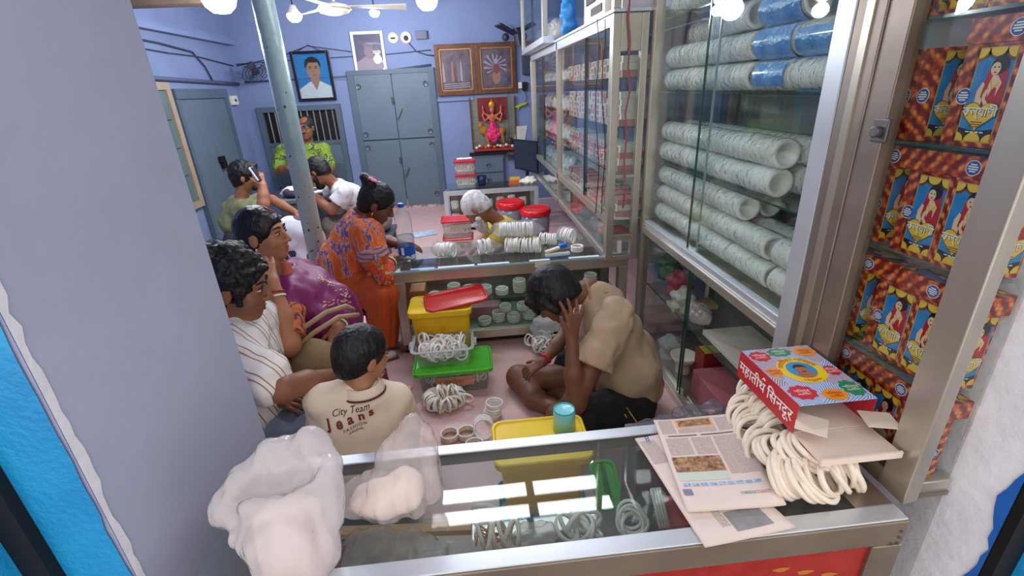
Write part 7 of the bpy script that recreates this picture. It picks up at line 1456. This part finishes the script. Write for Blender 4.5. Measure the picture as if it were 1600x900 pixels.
S = SDF().ell((-1.06, 4.95, .36), (.2, .22, .12), k=.05).chain([V((-1.05, 5.05, .38)), V((-1.42, 5.1, .4)), V((-1.4, 5.1, .06))], [.13, .1, .08], .03).chain([V((-1.05, 4.84, .38)), V((-1.42, 4.8, .4)), V((-1.4, 4.8, .06))], [.13, .1, .08], .03); S.cut((0, 0, .003), (0, 0, -1)); sdfobj('trousers', S, wr_mat('grey brown cotton', (120, 112, 106)), t, .013, .014, 10)
# ======== man in green shirt standing at the back
t = person('standing man with glasses in lime green patterned shirt by the barred window', (-2.05, 6.5, 0)); hc = at(478, 200, 6.45); R = rotm(172, -2, 0); neck = at(478, 222, 6.5); shL = at(443, 236, 6.5); shR = at(506, 234, 6.5); waist = V((-2.06, 6.52, .62)); pel = V((-2.05, 6.52, .48))
S = SDF(); headS(S, hc, R, 1.16, 1.05); S.cap(hc+R @ V((0, -.02, -.06)), neck, .06, .065, .03); torsoS(S, neck, shL, shR, waist, pel, 1.1); e1 = at(434, 266, 6.42); w1_ = at(450, 262, 6.3); e2 = at(516, 264, 6.42); w2_ = at(500, 268, 6.3); arm(S, shL, e1, w1_, (.06, .05, .048, .032)); arm(S, shR, e2, w2_, (.06, .05, .048, .032)); handS(S, w1_, (1, -.2, 0), (0, -1, .2), 1, s=1.1); handS(S, w2_, (-1, -.2, 0), (0, -1, .2), -1, s=1.1)
for sx in (-.1, .1): S.chain([pel+V((sx, 0, 0)), pel+V((sx, -.02, -.22)), pel+V((sx, 0, -.41))], [.11, .08, .05], .03); foot(S, pel+V((sx, 0, -.41)), (0, -1, 0))
sdfobj('body', S, skin_mat('deep brown', (138, 90, 66)), t, .011); face(t, hc, R, 1.16, (120, 66, 58))
S, P = hairS(hc, R, 1.17, puff=1.0, nape=-.03); S.sub(P(0, .07, .12), [.07, .12, .07], R, .02); sdfobj('hair', S, hair_mat('grey black', (50, 44, 44), .6), t, .01)
b = MB()
for sx in (-1, 1): b.torus(P(sx*.034, .108, .0), .027, .003, R @ V((0, 1, 0)), 16, 5); b.tube([P(sx*.06, .105, .004), P(sx*.09, .0, .0)], .0025, 5)
b.tube([P(-.008, .11, .003), P(.008, .11, .003)], .0025, 5).build('glasses', M_black, t)
MB().tube([P(-.03, .088, -.045), P(0, .1, -.042), P(.03, .088, -.045)], .007, 6).build('mustache', hair_mat('grey black', (50, 44, 44)), t, smooth=True)
S = SDF(); torsoS(S, neck, shL, shR, waist, pel, 1.08, g=.018, belly=.16); S.cap(shL, shL.lerp(e1, .75), .078, .085, .03).cap(shR, shR.lerp(e2, .75), .078, .085, .03); S.sub(neck+V((0, -.05, .06)), (.08, .07, .06), None, .015); sdfobj('shirt', S, patt('lime leaf print', [(0, (122, 146, 44)), (.46, (146, 166, 58)), (.52, (54, 74, 46)), (.58, (122, 146, 44))], 'noise', 12), t, .012, .015, 8)
S = SDF()
for sx in (-.1, .1): S.chain([pel+V((sx, 0, 0)), pel+V((sx, -.02, -.22)), pel+V((sx, 0, -.42))], [.14, .1, .08], .03)
S.cut((0, 0, .02), (0, 0, -1)); sdfobj('trousers', S, wr_mat('dark navy trousers', (48, 50, 70)), t, .013)
# ======== workbench, cushion and seats at the back left
t = thing('work_desk', 'low grey desk between the phone man and the bearded man', 'desk', (-1.75, 5.1, 0)); 
MB().box((-2.0, 5.0, .60), (-1.5, 5.5, .64)).build('top', mat('grey desk', (120, 128, 136), .5), t, bevel=.004); MB().box((-1.98, 5.02, .3), (-1.52, 5.48, .599)).build('apron', mat('grey green desk side', (96, 112, 116), .5), t)
for x in (-1.98, -1.56):
    for y in (5.02, 5.44): MB().box((x, y, 0), (x+.04, y+.04, .299)).build('leg', mat('grey desk', (120, 128, 136)), t)
Mcl = patt('white cloth with dark flowers', [(0, (70, 60, 84)), (.42, (222, 224, 232)), (.9, (214, 216, 226))], 'voronoi', 8)
S = SDF().ell((-1.78, 5.2, .68), (.24, .14, .045), k=.03).ell((-1.85, 5.18, .71), (.14, .1, .04), k=.03); tag(sdfobj('folded_cloth', S, Mcl, None, .011, .012, 10), 'folded white cloth with dark motifs lying on the grey desk', 'cloth')
c_ = at(464, 362, 4.0); S = SDF().ell(c_, (.16, .1, .13), rotm(0, 0, 20), k=.03).ell(c_+V((-.08, .0, -.06)), (.12, .1, .1), k=.03); S.cap(c_+V((0, .03, -.1)), V((c_.x, c_.y+.05, .08)), .12, .13, .04); tag(sdfobj('printed_cushion', S, Mcl, None, .011, .012, 8), 'white bolster cushion printed with flowers beside the pole', 'cushion')
def bench(label, x0, x1, y0, y1, z):
    t = thing('bench', label, 'bench', ((x0+x1)/2, (y0+y1)/2, 0)); m_ = mat('bench slate', (74, 84, 96), .5); MB().box((x0, y0, z-.04), (x1, y1, z)).build('seat', m_, t, bevel=.006)
    for x in (x0+.02, x1-.06):
        for y in (y0+.02, y1-.06): MB().box((x, y, 0), (x+.04, y+.04, z-.041)).build('leg', m_, t)
bench('dark slate bench under the man on the phone', -2.75, -2.0, 4.3, 5.0, .29); bench('slate bench under the bearded man', -1.2, -.85, 4.7, 5.2, .27); bench('grey bench under the woman in purple and the striped man', -1.25, -.76, 1.4, 2.4, .31); bench('low grey bench behind the front counter under the boy', -.68, -.3, 1.32, 1.6, .13)
t = thing('shoe', 'white shoe on the floor beside the middle counter leg', 'shoe', (-.66, 2.72, 0)); S = SDF().cap((-.72, 2.7, .03), (-.60, 2.76, .025), .032, .028, .02).ell((-.72, 2.7, .055), (.035, .03, .03), k=.02); sdfobj('upper', S, mat('white shoe', (216, 208, 196), .5), t, .008); MB().bar((-.75, 2.685, .006), (-.57, 2.775, .006), .07, .012).build('sole', mat('shoe sole', (90, 80, 76), .7), t, bevel=.004)
